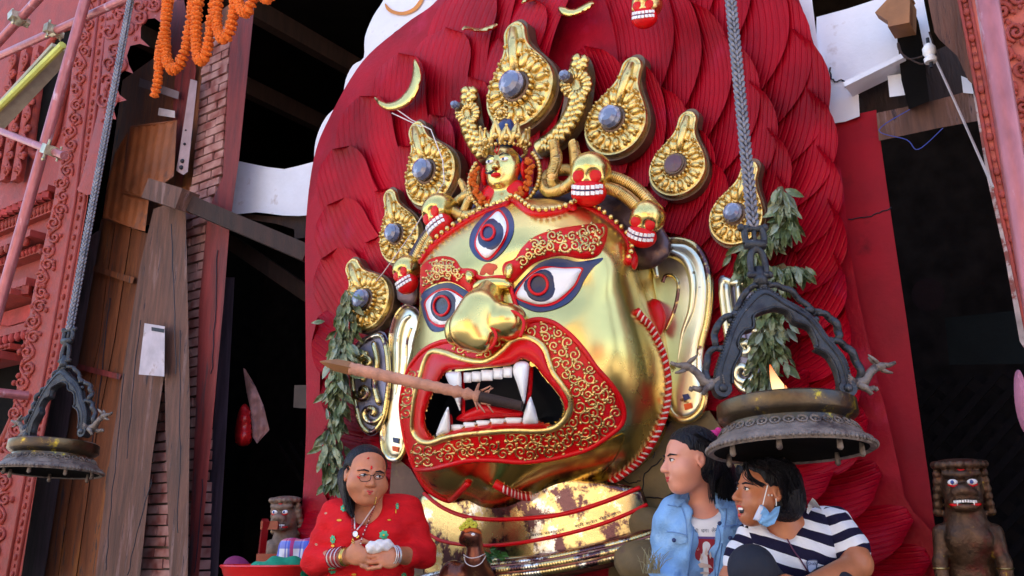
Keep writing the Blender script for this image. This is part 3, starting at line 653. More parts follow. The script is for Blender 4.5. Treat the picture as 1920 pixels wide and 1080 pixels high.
def scrolls(name, outer, inner, mat, par, s=13, e=.010, r=.0065, surf=None, seed=1, mg=10, tries=2500, leaf=True):
    rr = np.random.default_rng(seed); A = np.array(outer); lo, hi = A.min(0), A.max(0); Q = rr.uniform(lo, hi, (tries, 2))
    ok = inpoly(outer, Q) & (pdist(outer, Q) > mg)
    if inner is not None: ok &= ~inpoly(inner, Q) & (pdist(inner, Q) > mg+2)
    Q = Q[ok]; K = []; b = MB()
    for q in Q:
        if all(np.hypot(*(q-k)) > s*1.38 for k in K): K.append(q)
    for i, q in enumerate(K):
        a = rr.uniform(0, 6.28); sg = 1 if rr.random() < .5 else -1; spiral(b, q[0], q[1], s*rr.uniform(.75, 1.05), a, sg, e, r, surf)
        if leaf:
            for k in range(3):
                a2 = a+2.1*k+rr.uniform(-.3, .3); w = s*1.05; c = q+w*np.array([math.cos(a2), math.sin(a2)])
                P = [(surf or S)(c[0]+t*s*.55*math.cos(a2+.9+t), c[1]+t*s*.55*math.sin(a2+.9+t), e) for t in (0, .35, .7, 1)]
                b.tube(P, [r*.6, r*1.6, r*1.3, r*.3], 5)
    return b.build(name, mat, par, 180)
scrolls('gold_scrollwork', BO, LI, m_gold_old, band, s=11.5, e=.008, r=.0042, seed=3)
# teeth
def tooth(name, q, bulge=.022, e=-.01, cr=3): return MB().patch(CR(q, cr) if cr else q, S, e, .03, bulge, 3.5, exp=.5).build(name, m_tooth, mask, 70)
def quad(x0, x1, y0, y1): return [(x0+5, y0), (x1-5, y0), (x1, y0+10), (x1-1, y1-8), (x1-8, y1), (x0+8, y1), (x0+1, y1-8), (x0, y0+10)]
for q in ((410, 458, 249, 311), (459, 514, 243, 304), (516, 585, 234, 299), (587, 644, 223, 289), (646, 700, 214, 280)): tooth('tooth', z2(quad(*q)), .014)
for q in ((335, 407, 560, 600), (409, 483, 546, 586), (486, 566, 535, 579), (569, 657, 524, 567), (659, 757, 518, 562)): tooth('tooth', z2(quad(*q)), .014)
for q in ([(302, 258), (330, 244), (372, 243), (396, 252), (399, 350), (393, 440), (389, 478), (372, 440), (345, 370), (315, 300)],
          [(705, 220), (722, 190), (760, 180), (798, 194), (800, 240), (790, 330), (772, 436), (755, 400), (730, 320), (708, 262)],
          [(318, 453), (328, 500), (330, 590), (322, 612), (285, 618), (246, 628), (262, 570), (292, 500)],
          [(810, 393), (826, 430), (842, 480), (856, 552), (820, 560), (765, 560), (768, 500), (790, 430)]): tooth('fang', z2(q), .035, .0)
pt('tongue', z2([(366, 528), (400, 492), (460, 462), (520, 438), (600, 452), (700, 468), (762, 480), (764, 515), (700, 520), (600, 524), (500, 532), (430, 545)]), -.05, m_paint, bulge=.04, thick=.05)
for q in ([(395, 245), (412, 240), (420, 480), (400, 490), (396, 400)], [(800, 190), (826, 205), (815, 380), (790, 420), (780, 440), (796, 330)], [(330, 500), (345, 520), (345, 590), (330, 590)]):
    pt('gum', z2(q), -.03, m_paint, bulge=.01, thick=.03)
# eyes
def eye(nav, red, wht, ic, ir, rot, rc, rr_, e0=.004):
    ev = pt('eye', wht, e0+.012, m_white, bulge=.02, thick=.014, cr=4)
    pt('eyelid_outline', nav, e0, m_navy, ev, bulge=.006, cr=4)
    pt('red_waterline', red, e0+.007, m_paint, ev, cr=4)
    mx = np.array(wht).mean(0)
    def el(c, r, n=24): return [(c[0]+r[0]*math.cos(a)*math.cos(rot)-r[1]*math.sin(a)*math.sin(rot), c[1]+r[0]*math.cos(a)*math.sin(rot)+r[1]*math.sin(a)*math.cos(rot)) for a in np.linspace(0, 2*math.pi, n+1)[:-1]]
    iris_poly = el(ic, ir); W_ = CR(wht, 4); inw = inpoly(W_, np.array(iris_poly)); c0 = np.array(ic)
    IP = []
    for p, ok in zip(iris_poly, inw):
        p = np.array(p)
        if not ok:
            t = 1.0
            while t > .3 and not inpoly(W_, [tuple(c0+(p-c0)*t)])[0]: t -= .02
            p = c0+(p-c0)*t
        IP.append(tuple(p))
    MB().patch(IP, S, e0+.026, .012, .010, 4).build('iris', m_iris, ev, 60)
    line('iris_ring', el(rc, rr_, 16), e0+.040, .0055, m_paint, True, ev, n=3)
# right one in the picture
eye(z1([(680, 640), (705, 590), (750, 540), (830, 462), (890, 432), (950, 420), (1010, 425), (1080, 440), (1160, 432), (1248, 416), (1238, 440), (1190, 478), (1130, 560), (1095, 630), (1030, 700), (930, 745), (830, 757), (740, 725), (695, 690)]),
    z1([(690, 655), (750, 560), (800, 505), (880, 470), (1000, 478), (1118, 478), (1112, 520), (1080, 590), (1020, 658), (940, 712), (850, 726), (760, 702)]),
    z1([(704, 655), (750, 572), (800, 522), (860, 490), (930, 478), (1010, 484), (1108, 486), (1095, 530), (1065, 590), (1010, 645), (940, 694), (850, 712), (760, 690)]),
    z1([(855, 590)])[0], (31.5, 31), 0, z1([(840, 585)])[0], (17.5, 18.5))
eye(z1([(90, 668), (130, 622), (200, 586), (280, 574), (360, 610), (426, 662), (400, 740), (330, 820), (250, 872), (170, 882), (122, 805), (100, 720)]),
    z1([(118, 695), (180, 632), (250, 608), (320, 630), (405, 712), (350, 800), (280, 845), (210, 856), (150, 815), (130, 760)]),
    z1([(130, 700), (180, 645), (250, 622), (310, 640), (396, 714), (350, 780), (280, 828), (210, 838), (160, 808), (140, 760)]),
    z1([(242, 720)])[0], (24.5, 29), .1, z1([(229, 720)])[0], (14.5, 18))
eye(z1([(600, 84), (660, 120), (688, 200), (672, 290), (605, 390), (530, 440), (455, 420), (406, 345), (418, 250), (480, 165), (540, 108)]),
    z1([(596, 108), (650, 185), (645, 275), (592, 370), (520, 432), (452, 375), (438, 310), (475, 215), (540, 145)]),
    z1([(590, 122), (636, 190), (630, 270), (582, 358), (515, 418), (460, 368), (447, 310), (482, 222), (540, 158)]),
    z1([(540, 268)])[0], (23.5, 30.5), .3, z1([(522, 256)])[0], (12, 14))
# eyebrows with gold scrolls and gold balls at their inner ends
B1 = z1([(612, 490), (630, 445), (690, 420), (740, 350), (820, 280), (950, 235), (1100, 210), (1240, 198), (1280, 230), (1266, 320), (1222, 402), (1120, 425), (1000, 405), (900, 420), (800, 462), (730, 525), (680, 568), (632, 550)])
B2 = z1([(92, 500), (120, 450), (180, 415), (250, 405), (315, 425), (350, 478), (400, 482), (445, 495), (452, 535), (436, 600), (422, 648), (360, 602), (280, 568), (190, 580), (125, 616), (90, 655)])
e1 = pt('eyebrow', B1, .006, m_paint, bulge=.03); e2 = pt('eyebrow', B2, .006, m_paint, bulge=.025)
I1 = CR(z1([(700, 440), (760, 365), (840, 300), (950, 255), (1100, 230), (1225, 220), (1245, 250), (1225, 330), (1180, 385), (1080, 395), (980, 385), (880, 395), (790, 430), (720, 480)]), 3)
I2 = CR(z1([(120, 520), (150, 465), (220, 435), (290, 445), (330, 500), (350, 540), (280, 545), (190, 550), (125, 590)]), 3)
scrolls('gold_scrollwork', I1, None, m_gold_old, e1, s=10, e=.037, r=.0048, seed=5, mg=4); scrolls('gold_scrollwork', I2, None, m_gold_old, e2, s=7.5, e=.031, r=.0042, seed=6, mg=3)
pt('brow_knob', z1([(625, 500), (640, 460), (670, 450), (690, 475), (688, 515), (665, 550), (635, 545)]), .02, m_gold, bulge=.045)
pt('brow_knob', z1([(370, 525), (385, 495), (420, 500), (438, 530), (428, 570), (405, 590), (380, 565)]), .015, m_gold, bulge=.04)
# nose
ns = SDF(); D = fdepth
def np_(x, y, e): return np.array(at(x, y, D(x, y)-e))
ns.cone(np_(923, 545, -.005), np_(905, 585, .07), .055, .085, k=.03)
ns.cone(np_(905, 585, .07), np_(888, 614, .10), .08, .088, k=.03)
ns.cone(np_(888, 614, .11), np_(902, 638, .11), .068, .045, k=.04)
ns.ell(np_(950, 604, .05), (.078, .078, .07), k=.012); ns.ell(np_(855, 620, .04), (.045, .07, .06), k=.012)
nose = ns.build('nose', m_gold, mask, .009, relax=3)
line('nose_bridge_roll', z1([(440, 612), (470, 590), (550, 582), (630, 585), (660, 602)]), .03, lambda t: .012+.012*math.sin(math.pi*t), m_gold)
line('red_nose_line', z1([(450, 535), (500, 548), (580, 540), (640, 545), (665, 575)]), .012, .009, m_paint)
line('red_nose_line', z1([(662, 570), (675, 640), (700, 720), (712, 755)]), .012, .008, m_paint)
line('red_nose_line', z1([(440, 560), (425, 650), (380, 740), (330, 810), (310, 860), (325, 900)]), .014, .007, m_paint)
line('red_nostril_line', [(920, 612), (921, 600), (928, 588), (945, 583), (966, 586), (980, 598), (982, 612), (975, 632)], .115, .0065, m_paint)
line('red_nostril_line', [(921, 612), (930, 628), (926, 645), (918, 655)], .12, .006, m_paint)
m_tika = M('red_powder', (.62, .10, .05), .9, var=.3)
pt('forehead_powder', z1([(470, 520), (490, 470), (520, 450), (545, 452), (575, 460), (580, 480), (560, 500), (555, 520), (530, 525), (510, 510), (495, 525)]), .002, m_tika, bulge=.003, cr=3)
# jaw line in red, beaded rope on the right
line('jaw_line', z2([(62, 780), (90, 840), (130, 890), (180, 950), (230, 995), (280, 1015), (335, 1010), (385, 965), (438, 910)]), .016, lambda t: .012, m_paint)
RP = z2([(592, 912), (660, 950), (750, 985), (850, 998), (1000, 993), (1150, 950), (1300, 890), (1430, 800), (1520, 690), (1590, 550), (1622, 430), (1628, 300), (1604, 160), (1562, 50), (1520, -30), (1480, -70), (1440, -120)])
line('red_jaw_rope', RP, .010, .015, m_paint, n=8)
b = MB(); P = CR(RP, 14, False); cum = 0; last = None
for i, (x, y) in enumerate(P[12:]):
    p = S(x, y, .026)
    if last is not None and (p-last).length < .021: continue
    last = p; j = min(i+13, len(P)-1); q = S(*P[j], .02); d = (q-S(*P[j-1], .02)).normalized(); vw = (CAM-p).normalized(); s_ = d.cross(vw).normalized()
    m = Matrix((s_+d*.45, d, vw)).transposed(); b.ell(p, (.0155, .0055, .009), 8, 5, m)
b.build('gold_beads', M('pale_bead', (.80, .62, .55), .35, .3, var=.2), mask, 180)
# chin: rubbed gilding patch is the surface between the jaw lines
pt('chin', z2([(115, 835), (200, 842), (320, 818), (450, 790), (600, 788), (750, 800), (900, 786), (1040, 756), (1180, 712), (1300, 640), (1370, 620), (1330, 740), (1230, 860), (1100, 930), (960, 968), (850, 975), (740, 960), (640, 925), (600, 900), (560, 905), (650, 975), (760, 1010), (780, 1040), (700, 1070), (600, 1078), (500, 1060), (420, 1020), (400, 975), (445, 910), (420, 895), (370, 950), (310, 990), (240, 960), (170, 900)]), .003, m_gold_chin, cr=3, thick=.008)
# headband border
HB = [(790, 490), (812, 462), (850, 432), (900, 402), (948, 384), (962, 376), (1000, 400), (1050, 396), (1090, 380), (1110, 392), (1145, 418), (1172, 445), (1182, 470), (1176, 492)]
line('red_headband', HB, .004, .016, m_paint)
b = MB(); P = CR([(x+(-4 if x < 950 else 3), y-9) for x, y in HB], 12, False); last = None
for x, y in P:
    p = at(x, y, D(min(max(x, 800), 1180), y+14)-.01)
    if last is None or (p-last).length > .026: b.ell(p, .0105, 8, 6); last = p
b.build('headband_beads', m_gold_old, mask, 180)
# ------------------------------------------------ chased gilt ornaments on the aureole
m_gem = M('smoky_crystal', (.10, .12, .22), .12, 0, var=.4, vs=3, bump=.3, bs=4, spec=.9, coat=.6, col2=(.34, .37, .52), s2=2.5, t2=.60, w2=.05)
m_gem_red = M('dark_red_glass', (.10, .02, .02), .2, 0, var=.3, spec=.8)
TEAR = CR([(0, 0), (.16, .04), (.28, .14), (.335, .28), (.32, .42), (.25, .55), (.17, .66), (.115, .76), (.10, .85), (.095, .93), (.055, .985), (0, 1), (-.055, .985), (-.095, .93), (-.10, .85), (-.115, .76), (-.17, .66), (-.25, .55), (-.32, .42), (-.335, .28), (-.28, .14), (-.16, .04)], 3)
def tear(k=1.0, n=0): return [(x*k, .42+(y-.42)*k) for x, y in TEAR]
LZ = lambda x, y, e=0.0: Vector((x, y, e))
def petal(b, p, d, l, w, h):
    d = Vector((d[0], d[1], 0)).normalized(); s_ = Vector((-d.y, d.x, 0)); m = Matrix((d, s_, Vector((0, 0, 1)))).transposed()
    c = Vector((p[0], p[1], p[2])); b.ell(c, (l/2, w/2, h), 8, 5, m)
    t = c+d*l*.5; b.ell(t+s_*w*.28, (w*.3, w*.3, h*1.1), 6, 4); b.ell(t-s_*w*.28, (w*.3, w*.3, h*1.1), 6, 4)
def jewel(tip, bot, n, label, gem, wide=1.0):
    a = wp(*tip, n); c = wp(*bot, n); y = (a-c); L = y.length; y.normalize(); x = y.cross(WN).normalized()
    m = Matrix.Translation(c) @ Matrix(((x.x*wide, y.x, WN.x), (x.y*wide, y.y, WN.y), (x.z*wide, y.z, WN.z))).to_4x4() @ Matrix.Scale(L, 4)
    t = thing('teardrop_ornament', label, 'ornament', None, 'gilt teardrop ornaments on the aureole', m)
    MB().patch(tear(1.08), LZ, .03, .12, .0, 0).build('backing_plate', m_backgold, t, 30, True)
    b = MB().patch(tear(1.0), LZ, .06, .04, .035, .03, edge=.06); b.tube([LZ(x_, y_, .075) for x_, y_ in tear(.97)], .018, 6, closed=True); b.build('gilt_plate', m_gold_old, t, 60, True)
    b = MB()
    for i in range(15):
        q = R(-90)+R(24)*(i-7)*.97; d = (math.cos(q), math.sin(q)); rr = .235
        petal(b, (rr*d[0]*.98, .35+rr*d[1], .10), d, .13, .075, .035)
    for sx in (-1, 1):
        petal(b, (sx*.10, .58, .10), (sx*.5, .8), .16, .07, .035); petal(b, (sx*.055, .70, .10), (sx*.2, .9), .16, .06, .035); petal(b, (sx*.15, .50, .10), (sx*.8, .5), .13, .07, .035)
    b.tube([LZ(0, .52, .10), LZ(0, .64, .13), LZ(0, .78, .11), LZ(0, .93, .09)], [.05, .04, .05, .035], 8)
    b.tube([LZ(.05, .80, .08), LZ(.055, .9, .08), LZ(0, .975, .08), LZ(-.055, .9, .08), LZ(-.05, .80, .08)], .015, 6)
    b.build('acanthus_relief', m_gold_old, t, 180, True)
    b = MB()
    for i in range(18): q = 2*math.pi*i/18; b.ell((.145*math.cos(q), .35+.145*math.sin(q), .115), (.024, .024, .03), 6, 5)
    b.build('bead_ring', m_gold_old, t, 180, True)
    b = MB().lathe([(.14, .09), (.135, .13), (.115, .14), (.115, .165), (.12, .17), (.0, .17)], 20, (0, .35, 0)); b.build('stone_collar', m_backgold, t, 50, True)
    b = MB()
    b.lathe([(.105, .15), (.115, .19), (.10, .235), (.06, .26), (.0, .265)], 14, (0, .35, 0)) if gem == 1 else b.lathe([(.1, .15), (.1, .18), (0, .19)], 14, (0, .35, 0))
    b.build('stone', m_gem if gem else m_gem_red, t, 20 if gem else 40, True); return t
jewel((973, 50), (990, 243), .15, 'largest gilt teardrop ornament, upright at the top above the small crowned head', 1, 1.0)
jewel((1197, 113), (1143, 297), .13, 'large gilt teardrop with bluish crystal just right of the curved flower ornament', 1, 1.0)
jewel((1298, 213), (1264, 372), .13, 'gilt teardrop ornament holding a dark brown red stone instead of a crystal', 0, 1.02)
jewel((1415, 306), (1370, 462), .13, 'gilt teardrop with blue black stone partly behind the hanging lamp chain', 1, .95)
jewel((786, 236), (832, 382), .13, 'gilt teardrop just left of the small crowned head, crossed by a white thread', 1, .95)
jewel((736, 360), (768, 492), .13, 'narrow gilt teardrop above the left skull, third from the left bottom', 1, .9)
jewel((664, 492), (716, 608), .13, 'lowest left gilt teardrop, above the bundle of dry leaves', 1, 1.05)
def sickle(name, label, outline, fl, fr, spine, n):
    t = thing(name, label, 'ornament', wp(*outline[0], n), 'curved flower headed ornaments'); P = CR(outline, 4); s_ = srf(n)
    MB().patch(P, s_, 0, .08, 0, 0).build('backing_plate', m_backgold, t, 40)
    c = np.mean(P, 0); b = MB()
    PP = CR(spine, 6, False)
    w = 13
    b.tube([s_(x, y, .015) for x, y in PP], [.045 if i > 3 else .03 for i in range(len(PP))], 8)
    b.build('gilt_stem', m_gold_old, t, 180)
    b = MB(); k = depth(wp(*fl, n))/FPX
    for i in range(2, len(PP)-1, 2):
        x, y = PP[i]; dx, dy = PP[i+1][0]-PP[i-1][0], PP[i+1][1]-PP[i-1][1]; q = math.hypot(dx, dy); dx /= q; dy /= q
        if math.hypot(x-fl[0], y-fl[1]) < fr*1.1: continue
        for sg_ in (-1, 1):
            a0 = s_(x, y, .05); a1 = s_(x+(-dy*sg_*.8-dx*.7)*w*.7, y+(dx*sg_*.8-dy*.7)*w*.7, .06); a2 = s_(x+(-dy*sg_-dx*.3)*w*1.1, y+(dx*sg_-dy*.3)*w*1.1, .05); b.tube([a0, a1, a2], [.012, .024, .014], 6)
        b.ell(s_(x, y, .065), .018, 8, 5)
    for i in range(16):
        a = 2*math.pi*i/16; b.tube([s_(fl[0]+fr*.45*math.cos(a), fl[1]+fr*.45*math.sin(a), .06), s_(fl[0]+fr*math.cos(a), fl[1]+fr*math.sin(a), .055)], [.008, .0155], 6)
        b.ell(s_(fl[0]+fr*math.cos(a), fl[1]+fr*math.sin(a), .055), .0155, 6, 5)
    b.build('flower_relief', m_gold_old, t, 180)
    b = MB(); x = Matrix((WU, UP.cross(WU)*-1, WN)).transposed()
    c0 = s_(*fl, 0); b.tube([c0+WN*.05, c0+WN*.085], [fr*k*.5, fr*k*.42], 14); b.build('stone_collar', m_backgold, t, 50)
    MB().tube([c0+WN*.075, c0+WN*.105, c0+WN*.12], [fr*k*.40, fr*k*.42, fr*k*.22], 9).build('stone', m_gem, t, 20)
sickle('curved_ornament', 'long curved gilt ornament with a daisy head, right of the central teardrop', [(1090, 104), (1106, 110), (1116, 140), (1114, 175), (1106, 215), (1085, 255), (1050, 285), (1010, 298), (1000, 280), (1025, 262), (1045, 235), (1055, 200), (1060, 165), (1068, 140), (1078, 118)], (1080, 158), 25, [(1090, 110), (1085, 140), (1084, 190), (1070, 225), (1045, 258), (1012, 282)], .15)
sickle('curved_ornament', 'short curved gilt ornament with a daisy head, left of the central teardrop', [(882, 163), (895, 170), (903, 200), (908, 235), (925, 262), (935, 290), (915, 305), (890, 290), (872, 260), (864, 225), (863, 195), (870, 175)], (877, 211), 19, [(881, 168), (880, 200), (880, 235), (895, 270), (915, 296)], .15)
# gilt crescents and streamers fixed high on the board
def gilt(name, label, cat, poly, n=.13, bulge=.02, th=.03, mat=None): o = MB().patch(CR(poly, 4), srf(n), 0, th, bulge, 4).build(name, mat or m_gold, None, 60); return tag(o, label, cat)
gilt('crescent_moon', 'smooth gilt crescent moon at the upper left of the red board', 'crescent', [(776, 112), (786, 122), (791, 145), (783, 175), (765, 198), (738, 208), (718, 204), (705, 190), (703, 182), (722, 192), (745, 187), (765, 165), (773, 140)])
gilt('gilt_streamer', 'short wavy gilt streamer left of the top of the central teardrop', 'streamer', [(866, 56), (872, 48), (890, 52), (905, 52), (930, 44), (930, 52), (912, 60), (892, 60), (878, 56)], bulge=.015)
gilt('gilt_eyelid', 'gilt half closed eye shape with beaded lower edge at the top of the board', 'ornament', [(1046, 14), (1056, 12), (1075, 17), (1095, 8), (1108, 2), (1115, 6), (1108, 16), (1090, 26), (1070, 33), (1052, 28)], bulge=.02)
gilt('gilt_tip', 'tip of a gilt streamer cut by the top edge of the photo', 'ornament', [(978, 6), (985, -6), (1005, -10), (1004, 0), (990, 4)], bulge=.015)
# ------------------------------------------------ skulls
m_goldskull = m_gold
def skull_parts(parent, top=None):
    g = SDF(); g.ell((0, .14, 0), (.40, .38, .42), k=.05); g.ell((0, -.06, .12), (.26, .2, .24), k=.08)
    g.ell((.2, -.02, .18), (.16, .1, .14), k=.06); g.ell((-.2, -.02, .18), (.16, .1, .14), k=.06)
    g.sph((.15, .02, .42), .125, k=.03, op='s'); g.sph((-.15, .02, .42), .125, k=.03, op='s'); g.ell((0, -.12, .42), (.05, .07, .08), k=.02, op='s')
    cr = g.build('cranium', m_gold_old if top else m_goldskull, parent, .035, True, relax=2)
    for s_ in (-1, 1): MB().ell((s_*.15, .01, .315), (.135, .14, .045), 12, 8).build('eye_socket', m_paint, cr, 180, True)
    j = SDF(); j.ell((0, -.29, .16), (.345, .27, .25), k=.05); j.ell((0, -.2, .22), (.30, .17, .19), k=.05); jw = j.build('jaw', m_paint, parent, .035, True, relax=2)
    for yy in (-.225, -.335):
        b = MB()
        for k in range(8):
            a = R(-58+k*16.5); b.box((.31*math.sin(a), yy+.03*abs(math.sin(a))**2+.02*math.sin(a)**2, .17+.245*math.cos(a)), (.036, .036, .03), Matrix.Rotation(a, 3, 'Y'))
        b.build('teeth', m_tooth, jw, 50, True)
    b = MB().tube([Vector((.32*math.sin(R(a)), -.28+.05*math.sin(R(a))**2, .175+.245*math.cos(R(a)))) for a in range(-60, 61, 15)], .013, 6); b.build('lip_line', m_navy, jw, 180, True)
def facing(px, n, size, tz, tilt, roll=0, d=None):
    """matrix: local z looks out, turned tz degrees about the vertical from the line of sight, tilt down"""
    p = at(px[0], px[1], d) if d else wp(px[0], px[1], n); k = depth(p)/FPX*size
    v = (CAM-p).normalized(); v.z = 0; v.normalize()
    z = Matrix.Rotation(R(tz), 3, 'Z') @ v; x = UP.cross(z).normalized(); m = Matrix((x, UP, z)).transposed()
    m = m @ Matrix.Rotation(R(tilt), 3, 'X') @ Matrix.Rotation(R(roll), 3, 'Z')
    return Matrix.Translation(p) @ m.to_4x4() @ Matrix.Scale(k, 4)
def mskull(px, d, size, tz, tilt, roll, label):
    s_ = bpy.data.objects.new('skull', None); COL.objects.link(s_); s_.parent = mask
    m = facing(px, 0, size, tz, tilt, roll, d); s_.matrix_local = Matrix.Translation(-Vector(ORG[mask.name])) @ m; ORG[s_.name] = Vector((0, 0, 0)); s_['label'] = label
    skull_parts(s_); return s_
dr_ = lambda x, y, n: depth(wp(x, y, n))
mskull((1108, 335), dr_(1108, 335, .42), 98, -14, 14, -6, 'skull right of the small crowned head')
mskull((1212, 418), dr_(1212, 418, .36), 84, -16, 22, -22, 'skull lowest on the right of the brow')
mskull((829, 405), dr_(829, 405, .42), 86, -52, 12, 18, 'skull left of the small crowned head')
mskull((767, 514), dr_(767, 514, .36), 70, -50, 12, 14, 'skull lowest on the left of the brow')
t = thing('gilt_skull', 'small gilt skull with red face mounted alone near the top of the board', 'skull', None, None, facing((1213, 18), .2, 72, -18, 10, -8))
skull_parts(t, 1)
# ------------------------------------------------ snakes and crown base of the mask
m_snake = M('scaled_gilt', (.70, .45, .18), .28, 1, var=.3, vs=25, bump=.5, bs=140, col2=(.25, .13, .06), s2=12, t2=.56, w2=.1)
m_crown = M('dark_copper', (.13, .085, .10), .4, .7, var=.4, vs=10, bump=.3, bs=40, col2=(.3, .16, .07), s2=6, t2=.58, w2=.1)
CRB = CR([(745, 560), (752, 510), (778, 455), (815, 410), (860, 378), (920, 362), (1000, 350), (1080, 352), (1150, 352), (1205, 385), (1245, 430), (1258, 470), (1230, 500), (1185, 500), (1140, 440), (1050, 395), (960, 392), (870, 425), (815, 470), (790, 520), (780, 570)], 3)
MB().patch(CRB, srf(.27), 0, .25, .03, 8).build('crown_base', m_crown, mask, 60)
def snake(pts, n, r, e=None):
    P = CR(pts, 6, False); nn = n if hasattr(n, '__len__') else [n]*len(P); N_ = len(P)
    ni = np.interp(np.linspace(0, 1, N_), np.linspace(0, 1, len(nn)), nn); p = [wp(x, y, q) for (x, y), q in zip(P, ni)]; k = depth(p[0])/FPX
    o = MB().tube(p, [r*k*(1 if i < N_-4 else .8) for i in range(N_)], 10).build('snake', m_snake, mask, 180)
    b = MB(); L = 0
    for i in range(1, N_-1):
        for q in (0, .5):
            c = p[i].lerp(p[i+1], q); d = (p[i+1]-p[i]).normalized(); v = (WN*.75-Vector((0, 0, .3))).normalized(); s_ = d.cross(v).normalized(); v = s_.cross(d)
            R_ = r*k*1.02; b.tube([c+(s_*math.cos(a)+v*math.sin(a))*R_ for a in np.linspace(.5, 2.64, 6)], .0035, 4)
    b.build('belly_scales', m_gold_old, o, 180)
snake([(1080, 322), (1058, 318), (1032, 326), (1018, 344), (1032, 360), (1060, 352), (1080, 332), (1080, 300), (1077, 270)], [.34, .34, .34, .36, .40, .44, .42, .36, .3], 11)
snake([(1064, 350), (1044, 348), (1036, 330), (1044, 300), (1041, 270)], [.36, .40, .44, .42, .34], 11)
snake([(848, 392), (866, 374), (892, 366), (910, 380), (898, 398), (872, 404), (852, 396)], [.36, .36, .40, .42, .44, .44, .4], 10)
snake([(872, 398), (882, 372), (892, 345), (894, 322)], [.42, .46, .42, .36], 9)
snake([(862, 378), (873, 360), (866, 340)], [.34, .36, .3], 7)
snake([(1140, 330), (1178, 344), (1212, 372), (1240, 412)], [.34, .34, .32, .28], 12)
snake([(1132, 350), (1165, 362), (1195, 388), (1215, 425)], [.38, .38, .36, .32], 12)
snake([(858, 400), (830, 425), (806, 455), (786, 500)], [.36, .36, .34, .32], 9)
snake([(820, 425), (795, 455), (775, 500), (768, 540)], [.32, .32, .3, .28], 9)
line('forehead_ornament', [(972, 384), (985, 392), (1010, 397), (1045, 394), (1075, 384)], .012, .006, m_gold_old)
pt('forehead_lobe', [(966, 376), (1000, 372), (1040, 370), (1078, 376), (1060, 388), (1020, 394), (985, 390)], .008, m_gold_old, bulge=.02)
pt('red_crest_knob', [(1060, 384), (1072, 378), (1082, 384), (1080, 394), (1066, 394)], .016, m_paint, bulge=.03)
o = MB().ell(wp(1183, 488, .36), (.028, .028, .045)).ell(wp(1184, 473, .36), (.015, .015, .02)).build('red_tassel', m_paint, mask, 180)
# ------------------------------------------------ ears
def ear(name, poly, n, rimw, conch, lobe, groove):
    P = CR(poly, 4); s_ = srf(n)
    o = MB().patch(P, s_, 0, .10, .03, 6, edge=14).build(name, m_silver, mask, 60)
    line('ear_rim', poly, .012, rimw, m_gold_worn, True, o, 5, s_)
    line('ear_fold', conch, .03, lambda t: rimw*1.25*math.sin(math.pi*min(1, .15+t*.85)), m_silver, False, o, 6, s_)
    line('ear_groove', groove, .028, rimw*.55, m_gold_worn, False, o, 6, s_)
    for q, m in lobe: MB().patch(q, s_, .036, .02, 0, 0).build('lobe_inlay', m, o, 30)
m_or = M('orange_inlay', (.8, .10, .01), .6)
ear('ear', [(1212, 500), (1218, 474), (1240, 455), (1270, 451), (1300, 460), (1322, 490), (1331, 540), (1326, 600), (1314, 650), (1312, 695), (1322, 735), (1315, 768), (1292, 786), (1268, 782), (1252, 750), (1235, 640), (1222, 560)], .13, .016,
    [(1232, 520), (1228, 495), (1240, 478), (1262, 476), (1288, 492), (1300, 530), (1296, 580), (1280, 625), (1270, 680)], [([(1279, 740), (1290, 738), (1294, 747), (1283, 751)], m_navy), ([(1282, 758), (1296, 755), (1298, 765), (1284, 769)], m_or)],
    [(1243, 530), (1248, 518), (1262, 517), (1272, 532), (1270, 560), (1262, 590), (1248, 620)])
ear('ear', [(770, 572), (752, 580), (738, 605), (731, 650), (730, 710), (724, 760), (717, 810), (720, 845), (733, 861), (750, 858), (760, 835), (775, 760), (790, 650), (790, 590)], .10, .014,
    [(770, 592), (756, 605), (748, 640), (747, 690), (742, 740)], [([(736, 820), (748, 822), (747, 832), (737, 829)], m_navy), ([(735, 836), (747, 838), (746, 848), (736, 845)], m_or)], [(772, 615), (764, 640), (762, 680), (756, 720)])
MB().patch(CR([(1196, 590), (1205, 570), (1222, 560), (1238, 566), (1248, 590), (1246, 615), (1232, 640), (1222, 650), (1208, 615)], 4), srf(.2), 0, .1, .03, 6).build('red_ear_root', m_paint, mask, 60)
# ------------------------------------------------ side scroll panels
m_panel = M('grey_blue_metal', (.22, .22, .33), .4, .5, var=.3, bump=.2)
def spanel(label, poly, n, sps, gold, bars):
    s_ = srf(n); P = CR(poly, 4); t = thing('scroll_panel', label, 'panel', wp(*poly[-1], n)); MB().patch(P, s_, 0, .05, .01, 8, edge=8).build('plate', m_panel, t, 50)
    line('plate_rim', [((x-np.mean([p[0] for p in poly]))*.86+np.mean([p[0] for p in poly]), (y-np.mean([p[1] for p in poly]))*.92+np.mean([p[1] for p in poly])) for x, y in poly], .015, .014, gold, True, t, 5, s_)
    b = MB()
    for x, y, r, a, sg_ in sps: spiral(b, x, y, r, R(a), sg_, .022, .017, s_, 1.2)
    for q in bars: b.tube([s_(x, y, .022) for x, y in CR(q, 5, False)], [.006]+[.017]*(len(CR(q, 5, False))-2)+[.006], 6)
    b.build('scroll', gold, t, 180)
spanel('grey and gilt scrollwork side panel beside the left ear of the mask', [(683, 632), (722, 624), (735, 700), (726, 780), (708, 812), (690, 816), (672, 795), (660, 740), (655, 690), (665, 650)], .12, [(697, 775, 20, 0, 1), (680, 735, 15, 180, -1), (688, 680, 13, 90, 1)], m_gold_worn, [[(700, 640), (708, 680), (702, 720), (712, 760)], [(668, 690), (676, 700), (684, 715)], [(665, 660), (675, 672), (690, 660)]])
